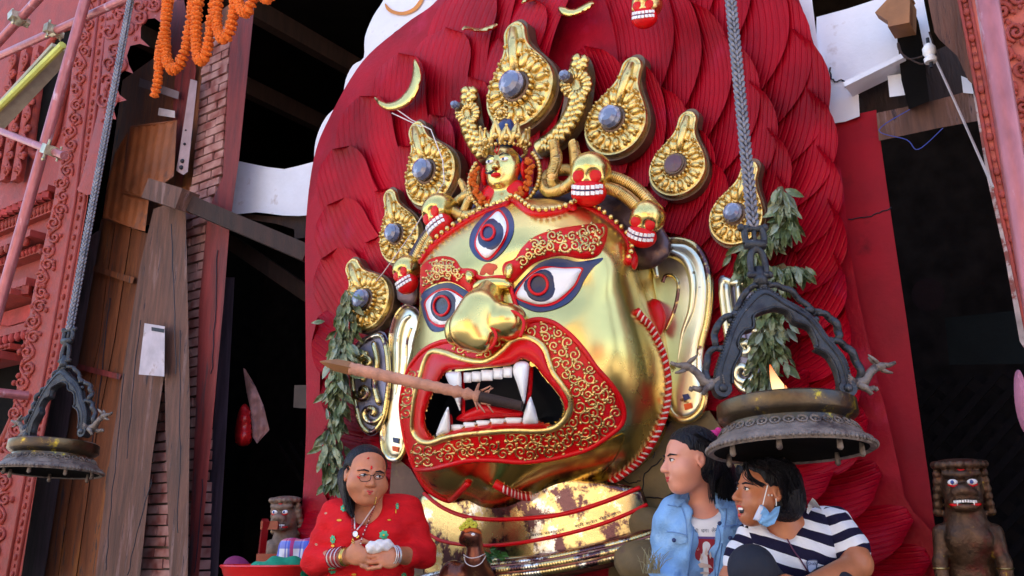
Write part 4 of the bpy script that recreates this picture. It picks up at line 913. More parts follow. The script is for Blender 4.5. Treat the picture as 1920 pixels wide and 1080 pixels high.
spanel('bluish scrollwork side panel behind the right hanging lamp and leaves', [(1347, 526), (1372, 522), (1400, 524), (1440, 535), (1444, 600), (1440, 720), (1410, 742), (1384, 732), (1372, 700), (1360, 640)], .12, [(1395, 698, 22, 0, 1), (1398, 650, 14, 180, -1), (1420, 610, 12, 60, 1)], m_silver, [[(1362, 530), (1368, 580), (1376, 640), (1376, 690)], [(1385, 530), (1388, 570), (1392, 610)]])
# ------------------------------------------------ small crowned head on the brow
hm = facing((946, 320), .44, 112, -24, 0, 0)
hd = thing('crowned_head', 'small gilt crowned male head with moustache and marigold garland above the brow', 'figurine', None, None, hm)
g = SDF(); g.ell((0, .02, 0), (.32, .40, .34), k=.06); g.ell((0, -.20, .08), (.24, .22, .24), k=.08); g.cone((0, .06, .33), (0, -.08, .41), .035, .05, k=.06); g.ell((.05, -.09, .37), (.04, .03, .03), k=.03); g.ell((-.05, -.09, .37), (.04, .03, .03), k=.03)
g.ell((.13, .07, .36), (.09, .05, .06), k=.04, op='s'); g.ell((-.13, .07, .36), (.09, .05, .06), k=.04, op='s'); g.cone((.04, .13, .33), (.22, .14, .24), .025, .02, k=.04); g.cone((-.04, .13, .33), (-.22, .14, .24), .025, .02, k=.04); g.ell((0, -.3, .24), (.09, .07, .08), k=.06)
g.cone((0, -.3, -.05), (0, -.6, -.05), .2, .3, k=.06)
g.build('head', m_gold, hd, .03, True, relax=2)
for s_ in (-1, 1):
    e = MB().ell((s_*.13, .06, .305), (.075, .035, .03), 12, 6).build('eye', m_white, hd, 180, True); MB().ell((s_*.13-.01, .06, .325), (.026, .028, .014), 8, 6).build('pupil', m_navy, e, 180, True)
    MB().tube([(s_*.05, .125, .35), (s_*.13, .16, .335), (s_*.22, .13, .27)], [.012, .014, .005], 6).build('eyebrow', m_dark, hd, 180, True)
    MB().tube([(s_*.01, -.16, .405), (s_*.09, -.175, .38), (s_*.17, -.15, .33), (s_*.215, -.11, .29), (s_*.19, -.075, .31), (s_*.16, -.1, .33)], [.02, .022, .016, .012, .01, .008], 6).build('moustache', m_dark, hd, 180, True)
    MB().ell((s_*.36, -.05, .0), (.05, .17, .12), 10, 8).build('ear', m_paint, hd, 180, True)
MB().ell((0, -.215, .355), (.09, .04, .05), 12, 6).build('lips', m_paint, hd, 180, True)
MB().tube([(-.03, .34, .27), (-.028, .22, .325), (0, .18, .345), (.028, .22, .325), (.03, .34, .27)], .011, 6).build('forehead_mark', m_paint, hd, 180, True)
MB().lathe([(.335, 0), (.36, .03), (.335, .07)], 28, (0, 0, 0)).build('blue_band', m_navy, hd, 50, True)
hd.children[-1].matrix_local = Matrix.Translation((0, .24, -.02)) @ Matrix.Rotation(R(-90), 4, 'X') @ Matrix.Rotation(0, 4, 'Z')
b = MB()
for k in range(9):
    a = R(-110+k*27.5); h = .42 if k % 2 == 0 else .30; c = Vector((.35*math.sin(a), .34, .34*math.cos(a))); tn = Vector((math.cos(a), 0, -math.sin(a)))
    b.tube([c-tn*.09, c+Vector((0, h*.5, 0))-tn*.05+Vector((c.x, 0, c.z))*.1, c+Vector((0, h, 0))+Vector((c.x, 0, c.z))*.2, c+Vector((0, h*.5, 0))+tn*.05, c+tn*.09], [.04, .055, .02, .055, .04], 6)
    b.ell(c+Vector((c.x*.15, h*.3, c.z*.15)), .06, 8, 6); b.ell(c+Vector((c.x*.2, h, c.z*.2)), .03, 6, 5)
for k in range(30): a = R(12*k); b.ell((.365*math.sin(a), .34, .355*math.cos(a)), .035, 6, 5)
b.build('crown', m_gold_old, hd, 180, True)
b = MB(); b.ell((0, .68, -.05), (.18, .30, .16), 12, 8).ell((.09, .7, 0), (.1, .24, .12), 10, 8); b.build('topknot', m_navy, hd, 180, True)
b = MB()
for k in range(12): a = R(30*k); b.ell((-.06+.1*math.cos(a), 1.06+.1*math.sin(a), .0), (.035, .035, .04), 6, 5)
b.ell((-.06, 1.06, .04), .06, 8, 6); b.build('rosette', m_gold_old, hd, 180, True)
b = MB(); rr = np.random.default_rng(2)
for k in range(80):
    a = R(-118+k*236/79); b.ell((.52*math.sin(a)+rr.normal(0, .025), -.15-.48*math.cos(a)+rr.normal(0, .025), .12+rr.normal(0, .02)), rr.uniform(.035, .055), 6, 4)
b.build('marigold_garland', m_mari, hd, 180, True)
b = MB()
for k in range(40):
    a = R(-125+k*250/39); b.ell((.64*math.sin(a), -.14-.60*math.cos(a), .02), .05, 6, 4)
b.build('gilt_border', m_gold_old, hd, 180, True)
MB().ell((0, -.42, .0), (.45, .26, .18), 16, 8).build('red_collar', m_paint, hd, 180, True)
# ------------------------------------------------ wooden spout stuck in the mouth
sp = thing('wooden_spout', 'pointed wooden spout wrapped in pinkish cloth sticking out of the mouth to the left', 'spout', at(905, 745, fdepth(905, 745)+.02))
E0 = at(900, 744, fdepth(905, 745)-.03); E1 = at(600, 678, fdepth(760, 700)-.42)
dv = (E1-E0); m_cl = M('pink_wrapping_cloth', (.50, .23, .15), .85, var=.25, vs=20, bump=.6, bs=60)
pth = [E0+dv*q for q in np.linspace(0, .80, 40)]
MB().tube(pth, [.019+.006*math.sin(i*2.1)*(1 if i < 8 else .3)+.004*(i/40) for i in range(40)], 12).build('cloth_wrapping', m_cl, sp, 180)
MB().tube([E0+dv*.79, E0+dv*.9, E0+dv*.96, E0+dv*1.0], [.025, .023, .012, .002], 4).build('pointed_tip', M('raw_wood', (.24, .10, .03), .6, var=.4), sp, 30)
MB().tube([E0-dv*.0, E0-dv*.25], [.02, .018], 10).build('bare_stick', m_wooddark, sp, 60)
b = MB()
for k in range(9):
    a = k*.7; p0 = E0+Vector((math.cos(a), 0, math.sin(a)))*.022; b.tube([p0, p0+Vector((rr.uniform(.0, .04), -.01, rr.uniform(-.05, .05)))], [.005, .002], 4)
b.build('frayed_end', m_cl, sp, 180)
# thread strung between the left ornaments
P = [(742, 204, .13), (772, 225, .14), (808, 243, .2), (830, 300, .22), (833, 342, .26), (800, 390, .24), (770, 440, .22), (718, 512, .2), (690, 545, .15), (650, 660, .1)]
b = MB(); b.tube([wp(*q) for q in P], .0028, 5); b.tube([wp(735, 212, .13), wp(790, 238, .18)], .0028, 5); tag(b.build('cotton_thread', m_thread), 'thin white thread strung from the crescent moon past the left ornaments', 'thread')
# ------------------------------------------------ leaf bundles
def leaves(b, path, N, wid, ll, surf, seed, droop=1.0, mats=1):
    rr = np.random.default_rng(seed); P = CR(path, 8, False); L = len(P)
    for i in range(N):
        q = rr.uniform(0, L-1.01); k = int(q); x = P[k][0]+(P[k+1][0]-P[k][0])*(q-k); y = P[k][1]+(P[k+1][1]-P[k][1])*(q-k); w = np.interp(q/L, np.linspace(0, 1, len(wid)), wid)
        ox = rr.normal(0, .42)*w; a = R(90)+rr.normal(0, .38)-ox/w*.45; l = ll*rr.uniform(.65, 1.25); e = rr.uniform(.0, .11); dx, dy = math.cos(a), math.sin(a)*droop; wd_ = l*rr.uniform(.13, .21); tw = rr.uniform(-.8, .8)
        vs = []; fs = []
        for j, (t, hw) in enumerate(((0, .1), (.25, .8), (.5, 1), (.78, .6), (1, .03))):
            cx, cy = x+ox+dx*l*t, y+dy*l*t; ce = e+.05*math.sin(t*2.2)*rr.uniform(.6, 1)
            for s_ in (-1, 0, 1): vs.append(surf(cx-dy*wd_*hw*s_, cy+dx*wd_*hw*s_, ce+(.012*abs(s_)*hw)+tw*.02*s_*hw))
        for j in range(4):
            for s_ in (0, 1): fs.append((j*3+s_, j*3+s_+1, j*3+s_+4, j*3+s_+3))
        b.add(vs, fs, None, 0 if rr.random() < .8 else mats)
m_leafpale = M('pale_leaf_back', (.26, .30, .22), .6, var=.3, vs=9)
m_stem = M('twig', (.14, .09, .04), .8)
def bundle(label, path, N, wid, ll, n, seed):
    s_ = srf(n); t = thing('leaf_garland', label, 'leaf garland', wp(*path[-1], n)); MB().tube([s_(x, y, .05) for x, y in CR(path, 5, False)], .012, 6).build('stem', m_stem, t, 180)
    b = MB(); leaves(b, path, N, wid, ll, s_, seed); b.build('leaves', [m_leaf, m_leafpale], t, 0, recalc=False)
bundle('long hanging bundle of drying green leaves left of the mask ear', [(650, 545), (648, 590), (642, 640), (636, 690), (630, 750), (624, 810), (622, 860), (628, 915)], 330, [6, 24, 30, 24, 22, 20, 26, 22], 30, .10, 4)
bundle('twisted bundle of drying leaves behind the right hanging lamp', [(1462, 352), (1474, 395), (1470, 425), (1425, 450), (1400, 470), (1412, 500), (1450, 505), (1470, 500), (1452, 530), (1440, 570), (1445, 620), (1440, 660), (1435, 715)], 640, [8, 20, 20, 22, 26, 28, 44, 40, 34, 32, 36, 40, 34], 34, .10, 9)
# ------------------------------------------------ marigold swags
mg = thing('marigold_swag', 'looped strings of bright orange marigolds hanging at the top left', 'garland', wp(340, 0, .45))
def strand(pts, n, r=10.5):
    P = CR(pts, 14, False); last = None; b = MB(); k = depth(wp(*P[0], n))/FPX; rr = np.random.default_rng(len(pts))
    for i, (x, y) in enumerate(P):
        p = wp(x, y, n)
        if last is not None and (p-last).length < 8*k: continue
        d = (p-last).normalized() if last is not None else Vector((0, 0, 1)); last = p; s_, q_ = b.frame(d); m = Matrix((s_, q_, d)).transposed(); rad = r*k*rr.uniform(.85, 1.05)
        b.ell(p, (rad, rad, 5*k), 12, 6, m)
        for j in range(10):
            a = j*.628+rr.uniform(0, .3); b.ell(p+(s_*math.cos(a)+q_*math.sin(a))*rad*.85+d*rr.uniform(-2, 2)*k, (rad*.26, rad*.26, rad*.26), 5, 3)
    b.build('strand', m_mari, mg, 180)
strand([(316, -10), (311, 40), (309, 80), (314, 115), (325, 131), (338, 118), (350, 85), (358, 40), (364, -10)], .45)
strand([(308, 55), (302, 80), (298, 115), (297, 140), (294, 160), (289, 182)], .47, 9)
strand([(374, -10), (369, 30), (368, 70), (371, 105), (378, 114), (387, 100), (394, 60), (404, -10)], .45)
strand([(412, -10), (406, 30), (410, 62), (420, 74), (430, 60), (437, 30), (442, -10)], .45)
strand([(446, -10), (450, 14), (458, 24), (467, 18), (476, -10)], .45)
strand([(488, -14), (494, -4), (504, -2), (510, -14)], .45)
# ------------------------------------------------ hanging oil lamps
K = .00151
def LL(x, y, dy=0.0): return Vector(((x-1471)*K, dy, (740-y)*K*1.03+.15))
lamp = thing('hanging_lamp', 'hanging bronze oil lamp with a burning flame, in front of the right ear', 'oil lamp', None, 'bronze oil lamps hanging on chains', Matrix.Translation(at(1482, 846, 2.56)) @ Matrix.Rotation(R(-4), 4, 'X'))
MB().lathe([(.172, .108), (.176, .134), (.186, .138), (.194, .133), (.196, .096), (.186, .086), (.176, .082), (.170, .076), (.172, .058)], 56).build('pan_ring', m_bronze_pan, lamp, 50, True)
MB().lathe([(0, .115), (.174, .118)], 40).build('oil_bed', m_int, lamp, 50, True)
b = MB().lathe([(.172, .06), (.178, .056), (.192, .048), (.205, .034), (.214, .026), (.224, .022), (.228, .014), (.232, .006), (.226, -.004), (.215, -.002), (.20, .012), (.20, .012)], 72)
for k in range(34):
    a = 2*math.pi*k/34; c = Vector((.196*math.cos(a), .196*math.sin(a), .045)); tn = Vector((-math.sin(a), math.cos(a), 0)); u_ = Vector((math.cos(a)*.55, math.sin(a)*.55, -.8)).normalized()
    b.tube([c-u_*.012+tn*.013*math.cos(q)+u_*.012*math.sin(q) for q in np.linspace(0, 2*math.pi, 9)[:-1]], .0032, 5, closed=True); b.ell(c-u_*.01, .004, 5, 4)
for k in range(90): a = 2*math.pi*k/90; b.ell((.2315*math.cos(a), .2315*math.sin(a), .006), (.0055, .0055, .0065), 6, 4)
b.build('lotus_skirt', m_bronze_dust, lamp, 50, True)
MB().lathe([(.216, -.001), (.19, .012), (.12, .022), (0, .026)], 48).build('underside_shade', m_int, lamp, 50, True)  # near-black colour stands for the shade under the pan
for a in (-115, -65, -20, 30, 80, 140, 200):
    x, y = .19*math.cos(R(a)), .19*math.sin(R(a)); MB().tube([(x, y, .014), (x, y, -.006), (x, y, -.020), (x, y, -.026)], [.006, .008, .009, .004], 8).build('stud', m_bronze_dust, lamp, 180, True)
inn = [(1371, 716), (1375, 687), (1393, 655), (1388, 638), (1402, 615), (1421, 608), (1424, 584), (1446, 574), (1468, 568), (1491, 575), (1502, 594), (1530, 607), (1541, 641), (1536, 647), (1558, 660), (1571, 687), (1574, 716)]
out = [(1600, 716), (1594, 672), (1580, 645), (1562, 620), (1546, 592), (1525, 570), (1491, 549), (1449, 524), (1407, 558), (1380, 598), (1362, 642), (1344, 687), (1342, 716)]
SL = lambda x, y, e=0.0: LL(x, y, -e)
ar = MB().patch(CR(inn, 4, False)+CR(out, 4, False), SL, .014, .028, .006, 6, edge=8)
b = ar; P = CR(out, 8, False)
for x, y in P[::1]: b.ell(LL(x, y, -.010), (.0055, .007, .0055), 6, 4); b.ell(LL(x, y, .010), (.0055, .007, .0055), 6, 4)
b.tube([LL(x, y, -.02) for x, y in CR([(1449+(x-1449)*.93, 716+(y-716)*.93) for x, y in out], 5, False)], .0035, 6); b.tube([LL(x, y, -.02) for x, y in CR([(x, y-3) for x, y in inn], 4, False)], .004, 6)
b.build('cusped_arch', m_bronze, lamp, 60, True)
b = MB()
for pts, r0 in (([(1452, 520), (1480, 516), (1509, 531), (1536, 560), (1560, 570)], .009), ([(1545, 572), (1570, 576), (1588, 598), (1588, 622), (1572, 630)], .011), ([(1566, 626), (1592, 632), (1612, 655), (1622, 690), (1612, 712)], .011),
                ([(1448, 520), (1430, 518), (1411, 536), (1395, 562), (1385, 578)], .009), ([(1395, 575), (1368, 582), (1350, 605), (1346, 632), (1358, 646)], .010), ([(1360, 640), (1336, 648), (1326, 675), (1326, 705), (1340, 720)], .010)):
    P = CR(pts, 6, False); b.tube([LL(x, y, .006*math.sin(i)) for i, (x, y) in enumerate(P)], [r0*(.75+.35*math.sin(i/len(P)*math.pi)) for i in range(len(P))], 8)
for x, y, r in ((1538, 566, .017), (1548, 585, .012), (1392, 575, .016), (1380, 588, .011), (1572, 627, .014), (1356, 643, .013), (1450, 518, .016), (1436, 512, .009), (1464, 512, .009)): b.ell(LL(x, y), (r, r*.9, r*.8), 10, 7)
for x in (1352, 1590):
    P = [LL(x, 722, -.02), LL(x, 722, .02)]; b.tube(P, .026, 14); b.ell(LL(x, 722, -.022), (.013, .008, .013), 10, 6)
b.build('vine_frame', m_bronze, lamp, 60, True)
def dragon(sg):
    X = lambda x: 1471+sg*(x-1471); b = MB(); q = lambda pts, r, s_=8: b.tube([LL(X(x), y, dy) for x, y, dy in pts], r, s_)
    q([(1596, 708, 0), (1612, 712, 0), (1628, 706, 0), (1640, 690, 0), (1652, 680, 0)], [.012, .017, .015, .012, .012]); b.ell(LL(X(1660), 678), (.020, .014, .013), 10, 7)
    q([(1664, 676, 0), (1680, 675, 0), (1692, 670, 0)], [.010, .007, .005]); q([(1664, 684, 0), (1676, 689, 0), (1684, 690, 0)], [.008, .005, .003])
    q([(1656, 672, -.006), (1646, 664, -.01), (1638, 657, -.012)], [.007, .006, .002]); q([(1656, 672, .006), (1648, 663, .01), (1644, 658, .012)], [.007, .006, .002])
    q([(1612, 715, -.01), (1626, 722, -.015), (1634, 734, -.016)], [.011, .010, .006]); q([(1616, 712, .01), (1636, 720, .015), (1650, 716, .016)], [.011, .010, .007]); q([(1650, 716, .016), (1654, 722, .016)], [.008, .006])
    for k in range(5): q([(1610, 708, -.012), (1592-k*1.0, 697+k*5, -.02)], [.005, .003], 6)
    for k in range(6): b.ell(LL(X(1622+k*5), 702-k*4.5, 0), (.005, .004, .006), 6, 4)
    return b.build('dragon', m_bronze_dust, lamp, 180, True)
dragon(1); dragon(-.97)
b = MB(); b.ell(LL(1447, 505), (.022, .02, .02), 12, 8); b.tube([LL(1447, 515), LL(1446, 495), LL(1446, 478)], [.024, .016, .014], 10)
b.tube([LL(1430, 494), LL(1464, 494)], .012, 10); b.ell(LL(1428, 494), .012, 8, 6); b.ell(LL(1466, 494), .012, 8, 6)
b.tube([LL(x, y) for x, y in CR([(1432, 494), (1430, 470), (1434, 448), (1444, 438), (1455, 448), (1460, 470), (1460, 494)], 5, False)], .0105, 8)
b.tube([LL(x, y) for x, y in CR([(1426, 428), (1424, 405), (1430, 392)], 5, False)], .011, 8); b.tube([LL(x, y) for x, y in CR([(1462, 428), (1462, 405), (1456, 392)], 5, False)], .011, 8)
b.tube([LL(1422, 430), LL(1464, 430)], [.016, .016], 10); b.tube([LL(1420, 398), LL(1462, 395)], .011, 8); b.ell(LL(1443, 436), (.014, .012, .02), 10, 7); b.tube([LL(1443, 440), LL(1443, 380)], .008, 8)
for x in (1418, 1466): b.ell(LL(x, 394), .013, 8, 6)
b.build('swivel_hook', m_bronze, lamp, 180, True)
m_chain = M('dusty_iron_chain', (.24, .23, .26), .5, .55, var=.35, vs=30, bump=.3, bs=150, col2=(.13, .13, .17), s2=5, t2=.5, w2=.2)
b = MB(); z = LL(0, 388).z; x0 = LL(1443, 0).x; k = 0
while z < 3.1:
    for sg_ in (-1, 1):
        for dy in (-.006, .006):
            b.tube([(x0+sg_*.002, dy, z-.012), (x0+sg_*.010, dy*1.3, z-.001), (x0+sg_*.0155, dy*1.2, z+.013)], [.0045, .0068, .0045], 6)
        b.ell((x0, sg_*.010, z+.010), (.006, .006, .012), 6, 4)
    z += .0225; k += 1
b.build('chain', m_chain, lamp, 180, True)
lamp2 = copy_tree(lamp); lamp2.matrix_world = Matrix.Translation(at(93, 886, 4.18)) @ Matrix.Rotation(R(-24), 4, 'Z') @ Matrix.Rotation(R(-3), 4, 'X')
lamp2['label'] = 'unlit hanging bronze oil lamp before the pink carved post and plank door'
def flame_mat():
    m = bpy.data.materials.new('flame'); m.use_nodes = True; t = m.node_tree; b = t.nodes['Principled BSDF']; tc = t.nodes.new('ShaderNodeTexCoord'); sx = t.nodes.new('ShaderNodeSeparateXYZ'); r = t.nodes.new('ShaderNodeValToRGB')
    t.links.new(tc.outputs['Generated'], sx.inputs[0]); t.links.new(sx.outputs[2], r.inputs[0]); t.links.new(r.outputs[0], b.inputs['Emission Color']); b.inputs['Emission Strength'].default_value = .42; b.inputs['Base Color'].default_value = (0, 0, 0, 1)
    e = r.color_ramp.elements; e[0].color = (1, .18, .02, 1); e[1].color = (1, .12, .01, 1); x = r.color_ramp.elements.new(.35); x.color = (1, .75, .35, 1); return m
MB().tube([LL(1462, 748), LL(1463, 730, .002), LL(1460, 716), LL(1455, 700, .003), LL(1451, 686), LL(1449, 674)], [.007, .015, .018, .012, .006, .001], 10).build('flame', flame_mat(), lamp, 180, True)
MB().tube([LL(1470, 742, -.01), LL(1475, 728, -.01), LL(1473, 715, -.008)], [.008, .006, .001], 8).build('flame', bpy.data.materials['flame'], lamp, 180, True)
# ------------------------------------------------ collar and pedestal under the mask
def fd2(x, y): return FD0+.16-.30*math.sqrt(max(0, 1-((x-985)/262)**2))-FD0*math.tan(R(33))*(x-FC[0])/FPX-.05*(y-930)/150
S2 = lambda x, y, e=0.0: at(x, y, fd2(x, y)-e)
co = thing('collar_base', 'worn gilt collar band with red lines and engraved writing under the golden chin', 'pedestal', at(990, 1079, FD0))
CP = CR([(788, 930), (830, 925), (920, 900), (1020, 890), (1120, 900), (1195, 915), (1208, 926), (1218, 960), (1224, 994), (1190, 1012), (1100, 1036), (1000, 1052), (900, 1070), (805, 1092), (792, 1040), (784, 980)], 4)
MB().patch(CP, S2, 0, .25, .02, 6, edge=10).build('collar', m_gold_worn, co, 60)
line('red_line', [(795, 925), (830, 952), (880, 970), (950, 974), (1050, 965), (1130, 942), (1200, 914)], .022, .0085, m_paint, False, co, 6, S2)
line('red_line', [(790, 990), (825, 1013), (880, 1022), (950, 1021), (1040, 1006), (1120, 985), (1180, 962), (1213, 946)], .022, .0075, m_paint, False, co, 6, S2)
line('base_moulding', [(800, 1085), (900, 1056), (1000, 1045), (1100, 1030), (1180, 1010), (1228, 990)], .02, .012, m_gold_worn, False, co, 6, S2)
def text_px(txt, pts, h, surf, e, mat, parent, name='inscription'):
    cu = bpy.data.curves.new('t', 'FONT'); cu.body = txt; cu.size = 1; cu.resolution_u = 2; o = bpy.data.objects.new('t', cu); COL.objects.link(o)
    bpy.context.view_layer.update(); me = o.evaluated_get(bpy.context.evaluated_depsgraph_get()).to_mesh(); V = [v.co.copy() for v in me.vertices]; F = [tuple(p.vertices) for p in me.polygons]; o.evaluated_get(bpy.context.evaluated_depsgraph_get()).to_mesh_clear(); bpy.data.objects.remove(o); bpy.data.curves.remove(cu)
    x0 = min(v.x for v in V); x1 = max(v.x for v in V); P = CR(pts, 8, False); L = np.r_[0, np.cumsum(np.hypot(*np.diff(np.array(P), axis=0).T))]; A = np.array(P); out = []
    for v in V:
        q = (v.x-x0)/(x1-x0)*L[-1]; x = np.interp(q, L, A[:, 0]); y = np.interp(q, L, A[:, 1]); j = min(len(P)-2, int(np.searchsorted(L, q, 'right')-1)); d = A[j+1]-A[j]; d = d/np.hypot(*d); out.append(surf(x+d[1]*v.y*h, y-d[0]*v.y*h, e))
    return MB().add(out, F).build(name, mat, parent, 0, recalc=False)
m_ink = M('engraved_shadow', (.14, .11, .09), .7, bump=0)
text_px('श्री श्वेत भैरव नाथ', [(1078, 990), (1115, 980), (1165, 962)], 8, S2, .0235, m_ink, co)
text_px('नेपाल सम्वत', [(985, 1008), (1030, 1001), (1058, 995)], 7.5, S2, .0235, m_ink, co)
# scaled snake roll along the foot of the collar
rl = [S2(x, y, .06) for x, y in CR([(790, 1100), (860, 1085), (940, 1074), (1020, 1064), (1100, 1048), (1180, 1028), (1240, 1008), (1262, 1000)], 8, False)]
m_roll = M('bronze_red_snake', (.28, .10, .08), .3, .85, var=.4, vs=8, bump=.2, bs=30, col2=(.6, .45, .25), s2=7, t2=.57, w2=.08)
sn = thing('bronze_serpent', 'dark reddish bronze serpent body with scales curled along the foot of the collar', 'serpent statue', rl[0])
MB().tube(rl, .048, 14).build('serpent_body', m_roll, sn, 180)
b = MB()
for i in range(0, len(rl)-1):
    for q in (0, .5):
        c = rl[i].lerp(rl[i+1], q); d = (rl[i+1]-rl[i]).normalized(); v = Vector((0, -.9, .5)); s_ = d.cross(v).normalized(); v = s_.cross(d)
        for a in (35, 70, 105): n_ = s_*math.cos(R(a))+v*math.sin(R(a)); b.ell(c+n_*.047, (.013, .013, .005), 6, 4, Matrix((d, n_.cross(d), n_)).transposed())
b.build('scales', m_gold_worn, sn, 180)
# bronze animal with a long neck in front of the collar
d_ = fd2(900, 1050)-.22; f3 = lambda x, y, dd=0: np.array(at(x, y, d_+dd)); kk = d_/FPX
an = thing('bronze_bird', 'small bronze long necked animal statue wearing a yellow flower and white thread', 'statue', at(885, 1085, d_))
g = SDF(); g.cone(f3(885, 1110, .05), f3(892, 1050), 34*kk, 17*kk, k=.04); g.cone(f3(892, 1050), f3(890, 1012), 17*kk, 14*kk, k=.03); g.ell(f3(884, 1002), (20*kk, 17*kk, 15*kk), k=.02); g.cone(f3(880, 1006), f3(867, 1013), 12*kk, 7.5*kk, k=.02); g.cone(f3(868, 1019), f3(877, 1018), 4*kk, 6*kk, k=.006)
g.ell(f3(850, 1085, .03), (28*kk, 20*kk, 34*kk), k=.03); g.cone(f3(920, 1110, .05), f3(905, 1070, .03), 25*kk, 16*kk, k=.04)
ob = g.build('animal_body', M('red_smeared_bronze', (.20, .07, .05), .3, .8, var=.4, vs=10, bump=.25, col2=(.5, .34, .14), s2=8, t2=.6, w2=.1), an, .006, relax=2)
def surf_on(o, dflt):
    from mathutils.bvhtree import BVHTree
    me = o.data; off = Vector(ORG[o.name]); T = BVHTree.FromPolygons([v.co+off for v in me.vertices], [tuple(p.vertices) for p in me.polygons]); last = [dflt]
    def f(x, y, e=0.0):
        r = ray(x, y); rn = r.normalized(); h = T.ray_cast(CAM, rn)
        if h[0] is not None: last[0] = depth(h[0])
        return CAM+r*(last[0]-e)
    return f
sa = surf_on(ob, d_)
line('thread_necklace', [(869, 1040), (880, 1046), (895, 1045), (910, 1038)], .004, .0018, m_thread, False, an, 5, sa); line('thread_necklace', [(870, 1044), (874, 1056), (888, 1062), (902, 1056), (911, 1042)], .005, .0018, m_thread, False, an, 5, sa)
pt('eye', [(883, 1002), (887, 999), (891, 1002), (887, 1005)], .002, m_white, an, .003, .006, 3, surf=sa)
pt('red_crest', [(868, 994), (880, 990), (895, 991), (903, 1000), (896, 1000), (884, 996), (874, 999)], .003, M('orange_powder', (.65, .12, .02), .9), an, .004, .01, 3, surf=sa)
b = MB()
for cx, cy, r in ((873, 985, 8), (880, 978, 8), (888, 984, 8), (866, 990, 6)):
    for k in range(6): a = k*1.05; c = at(cx+r*.55*math.cos(a), cy+r*.5*math.sin(a), d_-.01); b.ell(c, (r*kk*.5, r*kk*.4, r*kk*.42), 7, 5)
o = b.build('yellow_flower', M('yellow_petal', (.62, .60, .05), .6, var=.2)); tag(o, 'yellow flower resting on the head of the bronze animal', 'flower')
b = MB(); sf = lambda x, y, e=0: at(x, y, fd2(x, y)-.07-e); rr = np.random.default_rng(3)
for i in range(16):
    x, y, a, l = rr.uniform(905, 940), rr.uniform(1028, 1050), rr.uniform(-.6, 1.2), rr.uniform(12, 22); dx, dy = math.cos(a), math.sin(a); e = rr.uniform(0, .03); w = l*.3
    b.add([sf(x, y, e), sf(x+dx*l*.5-dy*w, y+dy*l*.5+dx*w, e+.01), sf(x+dx*l, y+dy*l, e), sf(x+dx*l*.5+dy*w, y+dy*l*.5-dx*w, e+.01)], [(0, 1, 2), (0, 2, 3)])
o = b.build('leaf_offering', m_leaf2, None, 0); tag(o, 'small offering of green leaves lying behind the bronze animal', 'leaf offering')
# brown boulders and boards behind the people
slab('brown_wall', 'rough brown stone wall between the collar and the seated girl', 'wall', [(1150, 850), (1200, 850), (1260, 775), (1330, 770), (1420, 900), (1420, 1100), (1140, 1100)], .10, .15, m_stone)
b = MB(); [crack(b, p, .103, 1.1, i) for i, p in enumerate(([(1180, 1000), (1200, 940), (1210, 890), (1240, 860)], [(1205, 930), (1240, 935), (1262, 925)], [(1225, 860), (1232, 820), (1260, 790)], [(1215, 1000), (1235, 985), (1250, 1000), (1262, 1040)], [(1150, 880), (1175, 905), (1200, 900)]))]
tag(b.build('stone_joints', m_dark), 'dark joints between the rough stones left of the girl in denim', 'crack')
slab('mauve_wall', 'narrow mauve brown wall strip between the woman and the left end of the collar', 'wall', [(735, 850), (770, 880), (800, 930), (810, 1100), (720, 1100)], .10, .15, M('mauve_stone', (.14, .08, .06), .8, var=.45, vs=5, bump=.5, bs=18, col2=(.2, .15, .07), s2=4, t2=.55, w2=.1))
def rock(px, n, r, label, seed):
    rr = np.random.default_rng(seed); g = SDF(); c = np.array(wp(*px, n))
    for k in range(6): g.ell(c+rr.uniform(-.5, .5, 3)*r, np.array([1, .8, .75])*r*rr.uniform(.5, .8), k=.05)
    o = g.build('boulder', m_stone, None, .02, relax=1); tag(o, label, 'rock')
rock((1200, 1085), .35, .13, 'brown boulder at the foot of the collar beside the girl in denim', 4); rock((1222, 985), .16, .08, 'dark brown rock standing between the collar end and the girl in denim', 8)
b = MB(); rr = np.random.default_rng(9)
for i in range(40):
    x = rr.uniform(1205, 1240); p0 = wp(x, 1075, .6); p1 = wp(x+rr.normal(0, 14), 1075-rr.uniform(20, 50), .6+rr.normal(0, .04)); b.tube([p0, p0.lerp(p1, .6)+Vector((0, 0, .01)), p1], [.0015, .0012, .0005], 3)
tag(b.build('dry_grass', M('dry_grass', (.3, .27, .16), .8)), kind='stuff')
